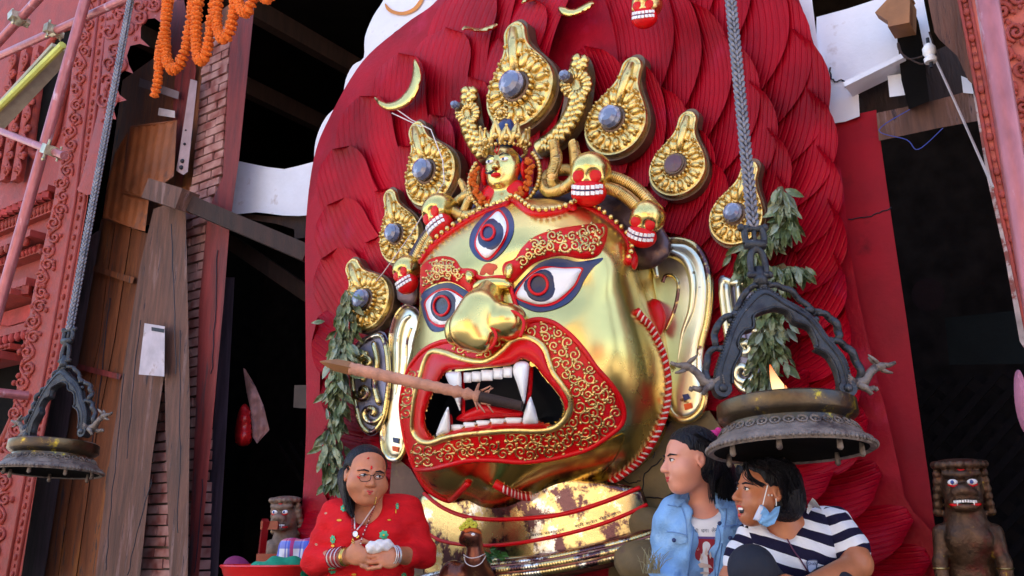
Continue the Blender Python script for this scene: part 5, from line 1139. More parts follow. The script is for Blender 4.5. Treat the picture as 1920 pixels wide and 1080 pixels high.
# ------------------------------------------------ guardian lions in brass
def lion(name, label, M_, worn):
    t = thing(name, label, 'lion statue', None, 'brass guardian lions', M_)
    g = SDF(); g.ell((0, 0, 0), (.34, .36, .32), k=.1)
    g.ell((0, -.24, .16), (.30, .17, .30), k=.1); g.ell((0, -.06, .34), (.17, .12, .16), k=.06); g.ell((.12, -.10, .36), (.09, .07, .08), k=.04); g.ell((-.12, -.10, .36), (.09, .07, .08), k=.04)
    g.cone((.05, .20, .30), (.26, .22, .20), .075, .06, k=.05); g.cone((-.05, .20, .30), (-.26, .22, .20), .075, .06, k=.05)
    g.ell((0, .38, .0), (.44, .10, .28), k=.08)
    for i in range(9): a = R(-80+20*i); g.sph((.40*math.sin(a), .37, .02+.28*math.cos(a)), .075, k=.03)
    for s_ in (-1, 1):
        for i in range(6): g.sph((s_*(.36+.012*i), .22-.13*i, .02-.03*i), .085, k=.02)
    g.ell((0, -.34, .32), (.22, .07, .14), k=.03); g.box((0, -.245, .44), (.2, .03, .12), .02, k=.02, op='s')
    g.ell((.15, .08, .33), (.09, .07, .08), k=.04, op='s'); g.ell((-.15, .08, .33), (.09, .07, .08), k=.04, op='s')
    # trunk, chest, forelegs
    g.cone((0, -.35, -.05), (0, -.7, -.05), .28, .38, k=.1); g.ell((0, -.95, 0), (.40, .45, .32), k=.1); g.ell((.17, -.88, .2), (.2, .22, .16), k=.06); g.ell((-.17, -.88, .2), (.2, .22, .16), k=.06)
    for s_ in (-1, 1): g.cone((s_*.40, -.78, .0), (s_*.48, -1.25, .12), .16, .11, k=.05); g.cone((s_*.50, -1.25, .12), (s_*.46, -2.1, .22), .12, .11, k=.05); g.ell((s_*.46, -2.15, .32), (.15, .12, .2), k=.05)
    g.ell((0, -1.5, -.2), (.42, .6, .4), k=.1)
    bd = g.build('body', worn, t, .03, True, relax=1)
    for s_ in (-1, 1):
        e = MB().ell((s_*.15, .075, .30), (.085, .055, .045), 12, 6).build('eye', m_white, t, 180, True); MB().ell((s_*.15-.01, .075, .335), (.035, .036, .02), 8, 6).build('pupil', M('blue_pupil', (.02, .06, .3), .3), e, 180, True)
        MB().tube([(s_*.07, .03, .345), (s_*.15, .005, .35), (s_*.23, .035, .31)], .016, 6).build('eye_rim', m_paint, e, 180, True)
        for z_ in (-1.35, -1.5, -1.68): MB().lathe([(.125, -.015), (.14, 0), (.125, .015)], 14).build('bracelet', m_gold_old, t, 60, True).matrix_local = Matrix.Translation((s_*.49, z_, .14)) @ Matrix.Rotation(R(90), 4, 'X')
    MB().tube([Vector((.23*math.sin(R(a)), -.285-.03*math.cos(R(a)), .27+.15*math.cos(R(a)))) for a in range(-80, 81, 16)], .028, 6).build('lips', m_paint, t, 180, True)
    b = MB()
    for k in range(11): a = R(-60+12*k); b.box((.19*math.sin(a), -.235-.01*abs(k-5)*.3, .31+.13*math.cos(a)), (.014, .022, .012), Matrix.Rotation(a, 3, 'Y'))
    for a in (-40, 40): b.tube([(.2*math.sin(R(a)), -.24, .32+.13*math.cos(R(a))), (.2*math.sin(R(a)), -.31, .33+.13*math.cos(R(a)))], [.02, .003], 6)
    b.build('teeth', m_tooth, t, 50, True)
    MB().ell((0, .27, .285), (.07, .035, .03), 10, 6).build('vermilion_mark', m_paint, t, 180, True)
m_lion = M('grimy_brass', (.10, .055, .035), .4, .6, var=.6, vs=4, bump=.4, bs=18, col2=(.12, .02, .02), s2=2.5, t2=.55, w2=.15, col3=(.30, .20, .03), s3=5, t3=.62)
lion('guardian_lion', 'grimy brass guardian lion sitting in the dark opening at the right edge', facing((1803, 912), .15, 108, 4, 4), m_lion)
lion('guardian_lion', 'brass guardian lion half hidden behind the red board, left of the seated woman', facing((536, 965), .05, 72, -30, 4), M('dusty_stone_brass', (.20, .13, .10), .6, .2, var=.5, vs=5, bump=.4, bs=20, col2=(.25, .05, .03), s2=3, t2=.56, w2=.12, col3=(.40, .26, .05), s3=6, t3=.64))
# ------------------------------------------------ left facade: pink carved window front, post and bracket arch
NF = .34
def strip(name, poly, n, th, mat, par, sm=30): return slab(name, None, None, poly, n, th, mat, par, smooth=sm)
def studs(b, p0, p1, N, n, r, flat=.6, alt=0):
    for i in range(N):
        t = (i+.5)/N; p = wp(p0[0]+(p1[0]-p0[0])*t, p0[1]+(p1[1]-p0[1])*t, n); k = depth(p)/FPX; rr_ = r*k*(1 if not alt or i % 2 else alt); b.ell(p, (rr_, rr_, rr_*1.5), 7, 5, None)
def vine(b, p0, p1, w, N, n, r, seed=0):
    """running scroll of alternating spirals between two pixels"""
    rr = np.random.default_rng(seed); d = np.array(p1, float)-np.array(p0, float); L = np.hypot(*d); d /= L; s_ = np.array([-d[1], d[0]]); f = srf(n)
    b.tube([f(*(np.array(p0)+d*L*t+s_*w*.32*math.sin(t*N*math.pi)), .004) for t in np.linspace(0, 1, N*4)], r, 5)
    for i in range(N):
        c = np.array(p0)+d*L*(i+.5)/N+s_*(w*.12 if i % 2 else -w*.12); spiral(b, c[0], c[1], w*.36, rr.uniform(0, 6), 1 if i % 2 else -1, .006, r, f, 1.3)
        for k in range(3): a = rr.uniform(0, 6.28); q = c+w*.42*np.array([math.cos(a), math.sin(a)]); b.ell(f(q[0], q[1], .004), r*rr.uniform(1.2, 2.2), 6, 4)
fp = thing('carved_post', 'tall pink painted post with running scroll carving at the left', 'post', wp(20, 1079, NF))
strip('post_face', [(150, -20), (212, -20), (186, 200), (164, 380), (134, 560), (112, 680), (84, 800), (38, 1090), (-60, 1090), (-20, 900), (30, 760), (60, 560), (100, 380), (126, 220)], NF, .22, m_pinkcarve, fp)
b = MB(); vine(b, (172, -20), (140, 210), 26, 9, NF, .010, 1); vine(b, (140, 210), (114, 380), 28, 7, NF, .010, 2); vine(b, (114, 380), (72, 560), 30, 7, NF, .011, 3); vine(b, (74, 560), (30, 790), 32, 8, NF, .011, 4); vine(b, (30, 790), (-20, 1080), 34, 9, NF, .011, 5)
b.build('scroll_carving', m_pinkcarve, fp, 180)
b = MB()
for a_, c_ in (((198, -20), (172, 200)), ((172, 200), (150, 380)), ((150, 380), (104, 640)), ((104, 640), (62, 860)), ((62, 860), (22, 1085))): studs(b, a_, c_, 14, NF+.004, 4.2, alt=.6)
b.build('bead_row', m_pinkcarve, fp, 180)
b = MB()
for o_ in (-9, 9): b.tube([wp(x+o_, y, NF+.004) for x, y in ((198, -20), (172, 200), (150, 380), (104, 640), (62, 860), (22, 1085))], .012, 6)
b.build('moulding', m_pink, fp, 180)
br = thing('carved_bracket', 'pink carved bracket arch with scalloped edge above the hanging chain', 'bracket', wp(200, 370, NF))
SC_ = [(204, -20), (340, -20), (331, 2), (312, 10), (303, 20), (304, 44), (290, 34), (272, 36), (264, 52), (264, 72), (281, 88), (262, 82), (244, 86), (238, 104), (242, 122), (250, 138), (234, 132), (222, 140), (218, 160), (224, 178), (238, 188), (220, 192), (213, 205), (218, 224), (206, 222), (196, 236), (190, 290), (184, 340), (166, 362), (146, 360), (168, 275), (186, 200)]
strip('bracket_face', SC_, NF+.03, .14, m_pink, br)
b = MB(); scr = [(230, 20), (262, 12), (290, 8), (240, 55), (215, 95), (205, 60), (225, 120), (204, 150), (196, 190), (262, 34), (224, 30), (206, 118)]
for i, (x, y) in enumerate(scr): spiral(b, x, y, 13, i*1.3, 1 if i % 2 else -1, .008, .011, srf(NF+.03), 1.2)
rr = np.random.default_rng(12)
for i in range(120):
    x, y = rr.uniform(190, 300), rr.uniform(-15, 240)
    if inpoly(SC_, [(x, y)])[0] and inpoly(SC_, [(x+8, y)])[0]: b.ell(wp(x, y, NF+.036), (.015, .012, rr.uniform(.012, .03)), 6, 4)
b.build('bracket_carving', m_pink, br, 180)
strip('pendant', [(168, 290), (190, 286), (186, 340), (180, 362), (163, 366), (144, 356), (156, 330)], NF+.07, .1, m_pinkcarve, br)
# window front beyond the post
wf = thing('carved_window_front', 'dark pink carved house front with black windows and cornices behind the scaffolding', 'building', wp(0, 900, .1))
strip('wall', [(-400, -60), (175, -60), (140, 220), (110, 400), (80, 560), (40, 760), (-10, 900), (-40, 1100), (-400, 1100)], .06, .3, m_pink, wf)
def wl(px, y, n=.08): return uzn(wp(px, y, n))[:2]
def hband(y_at0, h_px, n0, th, name, mat, x1=150, slope=None):
    u0, z0 = wl(0, y_at0); k = depth(wp(0, y_at0, .1))/FPX; u1, _ = wl(x1, y_at0-.35*x1); MB().wbox(u0-1.5, u1, z0-h_px*k, z0, .02, n0).build(name, mat, wf, 0); return u0, u1, z0, k
# arched dark window with carved jambs
for q in ([(78, 180), (88, 110), (110, 66), (136, 54), (150, 62), (138, 100), (118, 180), (100, 260), (66, 280)], [(-10, 640), (30, 626), (50, 640), (44, 700), (26, 780), (-10, 830)]):
    o = strip('window', q, .075, .02, m_int, wf); cx, cy = np.mean(q, 0); line('window_arch', [(cx+(x-cx)*1.12, cy+(y-cy)*1.06) for x, y in q], .0, .035, m_pinkcarve, True, o, 4, srf(.08))
b = MB()
for x0 in (10, 32, 54): b.beam(wp(x0-22, 340, .12), wp(x0+20, 90, .12), .09, .06, up=tuple(WN))
b.build('jamb', m_pinkcarve, wf, 0)
b = MB()
for x0 in (10, 32, 54): vine(b, (x0-20, 330), (x0+18, 100), 12, 9, .155, .012, x0)
b.build('jamb_carving', m_pinkcarve, wf, 180)
for i, (y0, h, n) in enumerate(((395, 10, .20), (412, 22, .12), (470, 12, .26), (486, 16, .16), (545, 14, .22), (566, 10, .30), (615, 14, .14), (655, 10, .24), (668, 14, .32), (880, 12, .2))):
    u0, u1, z0, k = hband(y0+10, h, n, .1, 'cornice', m_pinkcarve if i % 2 else m_pink, 118-i*8)
    b = MB(); u = u0-.6; st_ = .055 if i % 2 else .09
    while u < u1-.02:
        if i % 2: b.ell(W(u, z0-h*k*.5, n+.005), (.022, .022, h*k*.42), 6, 4)
        elif i % 4 == 0: b.box(W(u, z0-h*k*1.5, n-.03), (.026, .026, h*k*.6))
        else: b.ell(W(u, z0-h*k*1.4, n-.02), (.03, .03, h*k*.8), 7, 5)
        u += st_
    b.build('cornice_ornament', m_pinkcarve if i % 3 else m_brickred, wf, 60)
u0, u1, z0, k = hband(590, 30, .10, .1, 'lattice_panel', m_brickred, 90)
# scaffolding
def pipe(label, a, c, na, nc, r=.024, clamps=()):
    A, B = wp(*a, na), wp(*c, nc); t = thing('scaffold_pipe', label, 'scaffold pipe', A, 'scaffold pipes'); MB().tube([A, B], r, 16).build('pipe', m_pipe, t, 60)
    for q in clamps:
        p = A.lerp(B, q); d = (B-A).normalized(); c_ = MB().tube([p-d*.03, p+d*.03], r*1.35, 12); s_, w_ = c_.frame(d); m = Matrix((s_, w_, d)).transposed()
        c_.box(p+s_*r*1.6, (.020, .026, .026), m); c_.box(p-s_*r*1.5+w_*.01, (.014, .018, .022), m); c_.tube([p+s_*r*1.6-w_*.055, p+s_*r*1.6+w_*.055], .007, 6); c_.tube([p-s_*r*1.7-w_*.04, p-s_*r*1.7+w_*.045], .006, 6); c_.ell(p+s_*r*1.6+w_*.055, (.012, .012, .012), 6, 4)
        c_.build('clamp', m_clamp, t, 30)
    return t
pipe('long slanting scaffold pipe crossing the top left corner up to the right', (-60, 132), (262, -14), .95, .95, .024, (.56,))
pipe('upright scaffold pipe leaning left towards the bottom at the left edge', (-20, 640), (166, -20), 1.02, 1.02, .030)
pipe('reddish scaffold pipe at left middle ending at a clamp', (-60, 222), (120, 292), 1.08, 1.08, .021, (.9,))
pipe('short scaffold pipe in the extreme top left corner', (-40, 120), (88, -20), 1.1, 1.1, .026, (.62,))
pipe('short horizontal scaffold pipe low at the left edge', (-60, 730), (52, 742), 1.0, .7, .026)
pipe('thick pink scaffold pipe running down the right edge over the carved frame', (1842, -60), (1962, 700), .95, .95, .0272)
o = MB().beam(wp(-40, 262, 1.0), wp(118, 92, 1.0), .025, .13, up=tuple(WN)); tag(o.build('pale_board', M('pale_green_board', (.36, .33, .26), .75, var=.2, stretch=(3, 3, 1))), 'wide pale board slanting behind the upright scaffold pipe', 'board')
o = MB().tube([wp(-40, 240, 1.05), wp(118, 84, 1.05)], .022, 8); tag(o.build('bamboo_pole', M('yellow_green_bamboo', (.50, .55, .12), .5, var=.2)), 'yellow green bamboo strip along the top edge of the pale board', 'bamboo')
# right carved frame
cf = thing('carved_pilaster', 'pink carved pilaster with scrolls and a bead row at the right edge', 'carved frame', wp(1900, 1079, .5))
strip('frame_face', [(1795, -30), (2100, -30), (2100, 1100), (2000, 1100), (1945, 760), (1920, 620), (1893, 480), (1862, 340), (1832, 190), (1812, 90)], .40, .2, M('salmon_stucco', (.50, .11, .08), .75, var=.25, vs=10, bump=.4, bs=60), cf)
b = MB()
for a_, c_ in (((1804, -20), (1826, 90)), ((1826, 90), (1862, 290)), ((1862, 290), (1905, 480)), ((1905, 480), (1938, 640)), ((1938, 640), (1990, 900))): studs(b, a_, c_, 9, .41, 5.5, alt=.55)
b.build('bead_row', m_pinkcarve, cf, 180)
b = MB()
for o_ in (-9, 9): b.tube([wp(x+o_, y, .405) for x, y in ((1804, -20), (1826, 90), (1862, 290), (1905, 480), (1938, 640), (1990, 900))], .006, 6)
for i, (x, y, r) in enumerate(((1880, 20, 16), (1905, 60, 18), (1888, 100, 13), (1915, 130, 18), (1893, 165, 12), (1918, 200, 16), (1905, 240, 13), (1925, 280, 16), (1940, 60, 16), (1945, 150, 16), (1950, 230, 15), (1930, 330, 13), (1950, 400, 14), (1870, -10, 14), (1910, -5, 15))):
    spiral(b, x, y, r, i*1.7, 1 if i % 2 else -1, .010, .008, srf(.40), 1.5)
    for k in range(4): a = i+k*1.5; b.tube([wp(x+r*math.cos(a)*q, y+r*math.sin(a+.5*(q-1))*q, .41) for q in (.9, 1.2, 1.5)], [.004, .008, .003], 5)
b.build('scroll_carving', m_pinkcarve, cf, 180)
slab('edge_board', 'thin peeling pale board along the inner edge of the carved right frame', 'board', [(1824, 172), (1833, 190), (1862, 340), (1893, 480), (1920, 620), (1925, 660), (1912, 640), (1884, 480), (1852, 340)], .36, .05, M('peeling_paint', (.5, .42, .42), .8, var=.4, vs=15, col2=(.25, .08, .07), s2=12, t2=.5, w2=.05))
g_ = MB().patch(CR([(1903, 700), (1912, 694), (1922, 715), (1940, 760), (1940, 820), (1918, 808), (1905, 770), (1901, 730)], 3), srf(.62), 0, .04, .04, 5); tag(g_.build('purple_cloth', M('purple_pink_cloth', (.45, .16, .25), .8, var=.4, vs=8, bump=.4, col2=(.15, .1, .4), s2=6, t2=.6, w2=.1)), 'purple pink cloth cut by the right edge of the photo', 'cloth')
# ------------------------------------------------ things around the woman
bs = thing('red_basin', 'red plastic basin at the bottom left beside the woman', 'basin', at(500, 1100, 3.75))
bc_ = at(502, 1064, 3.7); MB().lathe([(.0, -.12), (.13, -.12), (.17, 0), (.185, .012), (.19, .006), (.18, -.004), (.14, -.125), (0, -.13)], 40, bc_).build('bowl', M('red_plastic', (.62, .01, .012), .3, var=.08, bump=.02, coat=.3), bs, 60)
g = SDF(); c = np.array(bc_)
for q in ((.03, -.06, -.045, .075), (.08, -.06, -.02, .06), (-.03, -.06, -.05, .06), (.12, -.03, -.02, .05)): g.sph(c+np.array(q[:3]), q[3], k=.05)
o = g.build('green_cloth', M('green_cloth', (.0, .28, .16), .8, var=.3, vs=10, bump=.6, bs=25, col2=(.6, .75, .7), s2=14, t2=.66, w2=.03), None, .01, disp=lambda P: .006*np.sin(P[..., 0]*70+P[..., 2]*50)); tag(o, 'green cloth with white specks heaped in the red basin', 'cloth')
g = SDF(); c = np.array(at(440, 1062, 3.95)); g.ell(c, (.05, .05, .045), k=.02); g.ell(c+np.array([.03, 0, -.01]), (.04, .04, .03), k=.03)
o = g.build('magenta_bundle', M('magenta_cloth', (.20, .01, .10), .8, var=.4, bump=.5, bs=20), None, .008); tag(o, 'dark magenta bundle behind the rim of the red basin', 'bundle')
ch = thing('red_chair', 'dark red plastic chair back beside the left lion statue', 'chair', at(490, 1079, 4.55))
m_rc = M('dark_red_plastic', (.22, .004, .008), .3, var=.1, bump=.02, coat=.3); MB().beam(at(484, 1095, 4.5), at(498, 975, 4.5), .03, .05).build('back_post', m_rc, ch, 30); MB().beam(at(490, 985, 4.5), at(522, 985, 4.5), .03, .04).build('top_rail', m_rc, ch, 30); MB().beam(at(478, 1100, 4.3), at(540, 1100, 4.3), .03, .3).build('seat', m_rc, ch, 30)
def plaid():
    m = M('plaid_cloth', (.72, .74, .86), .8, var=.1, bump=.5, bs=20); t = m.node_tree; N = t.nodes; L = t.links; b = N['Principled BSDF']; base = [l.from_socket for l in L if l.to_socket == b.inputs['Base Color']][0]; tc = N.new('ShaderNodeTexCoord'); out = base
    for ax, sc, lo, col in ((0, 16, .62, (.04, .09, .55, 1)), (2, 13, .6, (.05, .10, .55, 1)), (0, 33, .8, (.05, .08, .5, 1)), (0, 7, .9, (.5, .01, .10, 1)), (2, 6, .93, (.5, .01, .1, 1))):
        sx = N.new('ShaderNodeSeparateXYZ'); L.new(tc.outputs['Object'], sx.inputs[0]); ma = N.new('ShaderNodeMath'); ma.operation = 'MULTIPLY'; L.new(sx.outputs[ax], ma.inputs[0]); ma.inputs[1].default_value = sc
        fr = N.new('ShaderNodeMath'); fr.operation = 'FRACT'; L.new(ma.outputs[0], fr.inputs[0]); g = N.new('ShaderNodeMath'); g.operation = 'GREATER_THAN'; L.new(fr.outputs[0], g.inputs[0]); g.inputs[1].default_value = lo
        g2 = N.new('ShaderNodeMath'); g2.operation = 'MULTIPLY'; L.new(g.outputs[0], g2.inputs[0]); g2.inputs[1].default_value = .8; x = N.new('ShaderNodeMix'); x.data_type = 'RGBA'; L.new(g2.outputs[0], x.inputs[0]); L.new(out, x.inputs[6]); x.inputs[7].default_value = col; out = x.outputs[2]
    L.new(out, b.inputs['Base Color']); return m
g = SDF(); f_ = lambda x, y, d: np.array(at(x, y, d))
g.box(f_(556, 1048, 3.85), (.075, .07, .075), .03, k=.03); g.ell(f_(548, 1018, 3.85), (.04, .03, .02), k=.02); g.cone(f_(575, 1020, 3.85), f_(590, 1010, 3.9), .02, .012, k=.02)
o = g.build('plaid_bag', plaid(), None, .006, disp=lambda P: .007*np.sin(P[..., 0]*60+P[..., 1]*40)*np.cos(P[..., 2]*45), relax=1); tag(o, 'blue white and red checked cloth bag beside the woman', 'bag')
# ------------------------------------------------ people
m_skin1 = M('warm_brown_skin', (.52, .19, .095), .45, var=.22, vs=14, bump=.2, bs=60, col2=(.45, .11, .06), s2=9, t2=.55, w2=.2, sss=.15)
m_skin2 = M('fair_skin', (.72, .31, .21), .42, var=.12, vs=9, bump=.08, bs=60, col2=(.72, .22, .16), s2=8, t2=.58, w2=.2, sss=.15)
m_skin3 = M('brown_skin', (.48, .17, .08), .40, var=.2, vs=12, bump=.12, bs=60, sss=.15)
m_hair = M('black_hair', (.008, .008, .014), .42, var=.5, vs=20, bump=1, bs=130, stretch=(1, 1, .15), spec=.25)
m_lip = M('lip_red', (.55, .05, .05), .35, var=.1, bump=0)
m_eyew = M('eye_white', (.75, .73, .72), .25, var=.03, bump=0); m_pup = M('pupil_black', (.01, .008, .008), .15, var=0, bump=0)
class Body(SDF):
    """SDF whose items can be pushed through a matrix (head pose)"""
    def setM(s, Mx=None): s.Mx = Mx; return s
    def _p(s, p): return np.array(s.Mx @ Vector(p)) if getattr(s, 'Mx', None) is not None else np.array(p, float)
    def C(s, a, b, ra, rb, k=.02, op='u'):
        f = s.Mx.to_scale()[0] if s.Mx is not None else 1; return s.cone(s._p(a), s._p(b), ra*f, rb*f, k, op)
    def E(s, c, r, k=.02, op='u', M=None):
        if s.Mx is None: return s.ell(c, r, M, k, op)
        f = s.Mx.to_scale()[0]; Rr = s.Mx.to_3x3().normalized(); Rr = Rr if M is None else Rr @ M; return s.ell(s._p(c), np.array(r)*f, Rr, k, op)
def headM(x, y, d, size, yaw, pitch=0, roll=0):   # yaw 0 faces the camera; local: x picture right, -y forward, z up; unit = head height
    p = at(x, y, d); return Matrix.Translation(p) @ (Matrix.Rotation(R(yaw), 3, 'Z') @ Matrix.Rotation(R(roll), 3, 'Y') @ Matrix.Rotation(R(pitch), 3, 'X')).to_4x4() @ Matrix.Scale(size, 4)
def head(g, Mh, k=1.0, full=0.0, mouth=0):
    g.setM(Mh); s = Mh.to_scale()[0]
    g.E((0, .07, .13), (.335, .42, .36), k=.02); g.E((0, -.10, -.12), (.28+full, .27, .33), k=.06*s); g.E((0, -.22, -.36), (.14+full, .12, .11), k=.12*s)
    g.E((.16, -.20, -.14), (.13+full, .13, .14), k=.1*s); g.E((-.16, -.20, -.14), (.13+full, .13, .14), k=.1*s)
    g.C((0, -.335, .06), (0, -.43, -.10), .035, .05, k=.05*s); g.E((0, -.43, -.12), (.055, .05, .042), k=.03*s); g.E((.055, -.40, -.13), (.035, .04, .03), k=.02*s); g.E((-.055, -.40, -.13), (.035, .04, .03), k=.02*s)
    g.E((.135, -.385, .035), (.08, .05, .045), k=.05*s, op='s'); g.E((-.135, -.385, .035), (.08, .05, .045), k=.05*s, op='s')
    g.E((.13, -.31, .02), (.065, .05, .045), k=.02*s); g.E((-.13, -.31, .02), (.065, .05, .045), k=.02*s)
    g.C((.05, -.345, .10), (.22, -.28, .10), .025, .02, k=.05*s); g.C((-.05, -.345, .10), (-.22, -.28, .10), .025, .02, k=.05*s)
    if not mouth:
        g.C((-.08, -.355, -.235), (.08, -.355, -.235), .022, .022, k=.03*s); g.C((-.07, -.35, -.275), (.07, -.35, -.275), .026, .026, k=.03*s)
    else:
        g.C((-.085, -.355, -.215), (.085, -.355, -.215), .022, .022, k=.03*s); g.C((-.06, -.32, -.345), (.06, -.32, -.345), .028, .028, k=.03*s); g.E((0, -.40, -.28), (.10, .13, .045), k=.02*s, op='s')
    for q in (1, -1):
        g.E((q*.335, .04, .0), (.03, .075, .105), k=.02*s); g.E((q*.36, .015, .01), (.02, .04, .065), k=.01*s, op='s'); g.E((q*.335, .03, -.08), (.025, .03, .04), k=.02*s)
def face_bits(par, Mh, brows=True, mouth=0, gaze=0, lipr=.018, lw=.085):
    f = lambda p: Mh @ Vector(p); s = Mh.to_scale()[0]; Rr = Mh.to_3x3().normalized()
    for q in (1, -1):
        e = MB().ell(f((q*.13, -.335, .02)), (.052*s, .028*s, .027*s), 12, 8, Rr).build('eye', m_eyew, par, 180)
        MB().ell(f((q*.13+gaze, -.36, .02)), (.020*s, .008*s, .022*s), 10, 6, Rr).build('iris', m_pup, e, 180)
        MB().tube([f((q*.07, -.355, .022)), f((q*.12, -.372, .048)), f((q*.20, -.325, .025))], [.004*s, .008*s, .005*s], 5).build('eyelid_line', m_pup, e, 180)
        if brows: MB().tube([f((q*.055, -.37, .09)), f((q*.13, -.36, .108)), f((q*.235, -.295, .085))], [.012*s, .016*s, .006*s], 6).build('eyebrow', m_hair, par, 180)
    if not mouth:
        b = MB(); b.tube([f((-lw, -.345+(lw-.085)*.8, -.243)), f((-.03, -.378, -.232)), f((0, -.380, -.238)), f((.03, -.378, -.232)), f((lw, -.345+(lw-.085)*.8, -.243))], [.004*s, lipr*s, lipr*.9*s, lipr*s, .004*s], 8)
        b.tube([f((-.08, -.343, -.25)), f((0, -.377, -.272)), f((.08, -.343, -.25))], [.004*s, lipr*1.25*s, .004*s], 8); b.build('lips', m_lip, par, 180)
def fingers(g, palm, u, v, n, curl, s=1.0, thumb=1):
    """palm centre, u = towards fingertips, v = across, n = palm normal (curl side)"""
    palm, u, v, n = [Vector(q) for q in (palm, u, v, n)]; u.normalize(); v = (v-u*v.dot(u)).normalized(); n = (n-u*n.dot(u)-v*n.dot(v)).normalized(); g.setM(None)
    g.ell(palm, (.045*s, .038*s, .017*s), Matrix((u, v, n)).transposed(), .012)
    for i, L in enumerate((.062, .070, .066, .052)):
        b0 = palm+u*.035*s+v*(-.031+.0208*i)*s; a = R(curl*(.7+.12*i)); d1 = u*math.cos(a)+n*math.sin(a); d2 = u*math.cos(2*a)+n*math.sin(2*a); p1 = b0+d1*L*.55*s; p2 = p1+d2*L*.5*s
        g.cone(b0, p1, .0082*s, .0076*s, .003); g.cone(p1, p2, .0076*s, .006*s, .003)
    t0 = palm-u*.02*s-v*.032*s*thumb; t1 = t0+(u*.6-v*.6*thumb+n*.35)*.036*s; t2 = t1+(u*.85+n*.4)*.030*s; g.cone(t0, t1, .012*s, .0095*s, .01); g.cone(t1, t2, .0095*s, .0075*s, .004)
class Local:
    def __init__(s, g): s.g = g
A_ = lambda x, y, d: np.array(at(x, y, d))
def proj(x): return (x-960)/FPX
# ---- the woman in red
WD = 3.42
wo = thing('person', 'seated older woman in red top with green flowers and glasses, hands in her lap', 'person', at(695, 1200, WD))
Mw = headM(686, 893, WD-.02, .222, 24, 6, 3)
g = Body(); head(g, Mw, full=.05); g.setM(None)
g.cone(A_(684, 905, WD+.04), A_(690, 950, WD+.05), .055, .062, k=.03); g.ell(A_(692, 975, WD+.05), (.16, .09, .07), None, .04)
g.cone(A_(625, 975, WD+.03), A_(594, 1050, WD-.03), .045, .040, k=.02); g.cone(A_(594, 1052, WD-.03), A_(660, 1043, WD-.20), .040, .027, k=.02)
g.cone(A_(770, 965, WD+.05), A_(788, 1040, WD-.02), .045, .040, k=.02); g.cone(A_(788, 1045, WD-.02), A_(738, 1040, WD-.20), .040, .027, k=.02)
g.cone(A_(655, 985, WD+.06), A_(695, 1090, WD+.06), .10, .12, k=.05); g.cone(A_(730, 985, WD+.06), A_(700, 1090, WD+.06), .10, .12, k=.05)
fingers(g, A_(668, 1040, WD-.22), (1, -.25, -.3), (0, -.1, -1), (.2, 1, -.2), 34, .95, 1)
fingers(g, A_(730, 1047, WD-.22), (-1, -.35, .0), (0, -.3, -1), (-.1, .9, .3), 24, .95, 1)
# hips, thighs, shins and feet (below the photo's edge): she sits on the plinth edge
hz = PZ+.12; P3 = lambda x, y, z: np.array((x, y, z)); cx_ = at(695, 1000, WD).x; cy_ = at(695, 1000, WD).y
body = g.build('body', m_skin1, wo, .0040, relax=1); face_bits(body, Mw, gaze=.01, lipr=.017, lw=.115)
t = Body().setM(None)
t.cone(A_(640, 972, WD+.05), A_(745, 962, WD+.06), .055, .055, k=.03); t.ell(A_(692, 990, WD+.04), (.15, .11, .12), None, .08); t.ell(A_(662, 1005, WD-.02), (.085, .085, .08), None, .06); t.ell(A_(728, 1002, WD-.02), (.085, .085, .08), None, .06)
t.ell(A_(695, 1075, WD+.03), (.165, .14, .20), None, .08)
for sh, el, wr in (((628, 968), (592, 1052), (625, 1049)), ((765, 958), (792, 1040), (768, 1043))):
    t.cone(A_(*sh, WD+.05), A_(*el, WD-.02), .058, .052, k=.04); t.cone(A_(*el, WD-.02), A_(*wr, WD-.10), .052, .042, k=.015)
t.ell(A_(682, 942, WD-.05), (.066, .14, .082), None, .015, 's')
z_hip = A_(695, 1100, WD)[2]-.16
fold = lambda P: .0025*np.sin(P[..., 2]*95+P[..., 0]*35)*np.clip((np.abs(P[..., 0]-cx_)-.05)*12, .15, 1)+.0015*np.sin(P[..., 0]*60-P[..., 2]*80)
m_rt = M('red_cotton', (.60, .006, .012), .75, var=.2, vs=10, bump=.6, bs=26, stretch=(1, 1, 1.8), spec=.2)
top = t.build('red_top', m_rt, wo, .0065, disp=fold, relax=1)
lap = Body().setM(None); lap.ell((cx_, cy_+.05, z_hip), (.22, .20, .16), None, .06)
for s_ in (-1, 1): lap.cone((cx_+s_*.10, cy_, z_hip), (cx_+s_*.17, cy_-.42, z_hip+.02), .105, .085, k=.05); lap.cone((cx_+s_*.17, cy_-.42, z_hip+.02), (cx_+s_*.12, cy_-.46, z_hip-.42), .085, .06, k=.04); lap.ell((cx_+s_*.12, cy_-.52, z_hip-.45), (.05, .12, .045), None, .02)
lap.build('trousers', M('dark_green_cloth', (.02, .10, .06), .8, var=.3), wo, .012)
h_ = Body().setM(Mw); h_.E((0, .10, .15), (.37, .44, .385), k=.02); h_.E((0, -.36, -.06), (.30, .34, .36), k=.02, op='s'); h_.E((0, -.30, .18), (.26, .2, .12), k=.05, op='s'); h_.E((0, .22, -.12), (.30, .26, .30), k=.03); h_.E((.33, -.02, .0), (.1, .10, .14), k=.01, op='s'); h_.E((-.33, -.02, .0), (.1, .10, .14), k=.01, op='s')
h_.setM(None); h_.cone(A_(650, 900, WD+.03), A_(657, 955, WD-.04), .034, .018, k=.02); h_.cone(A_(652, 940, WD-.02), A_(661, 968, WD-.07), .018, .008, k=.01); h_.cone(A_(648, 890, WD+.06), A_(650, 930, WD+.02), .03, .022, k=.02); h_.cone(A_(718, 900, WD+.07), A_(716, 930, WD+.08), .02, .012, k=.02)
h_.build('hair', m_hair, body, .0055, relax=1)
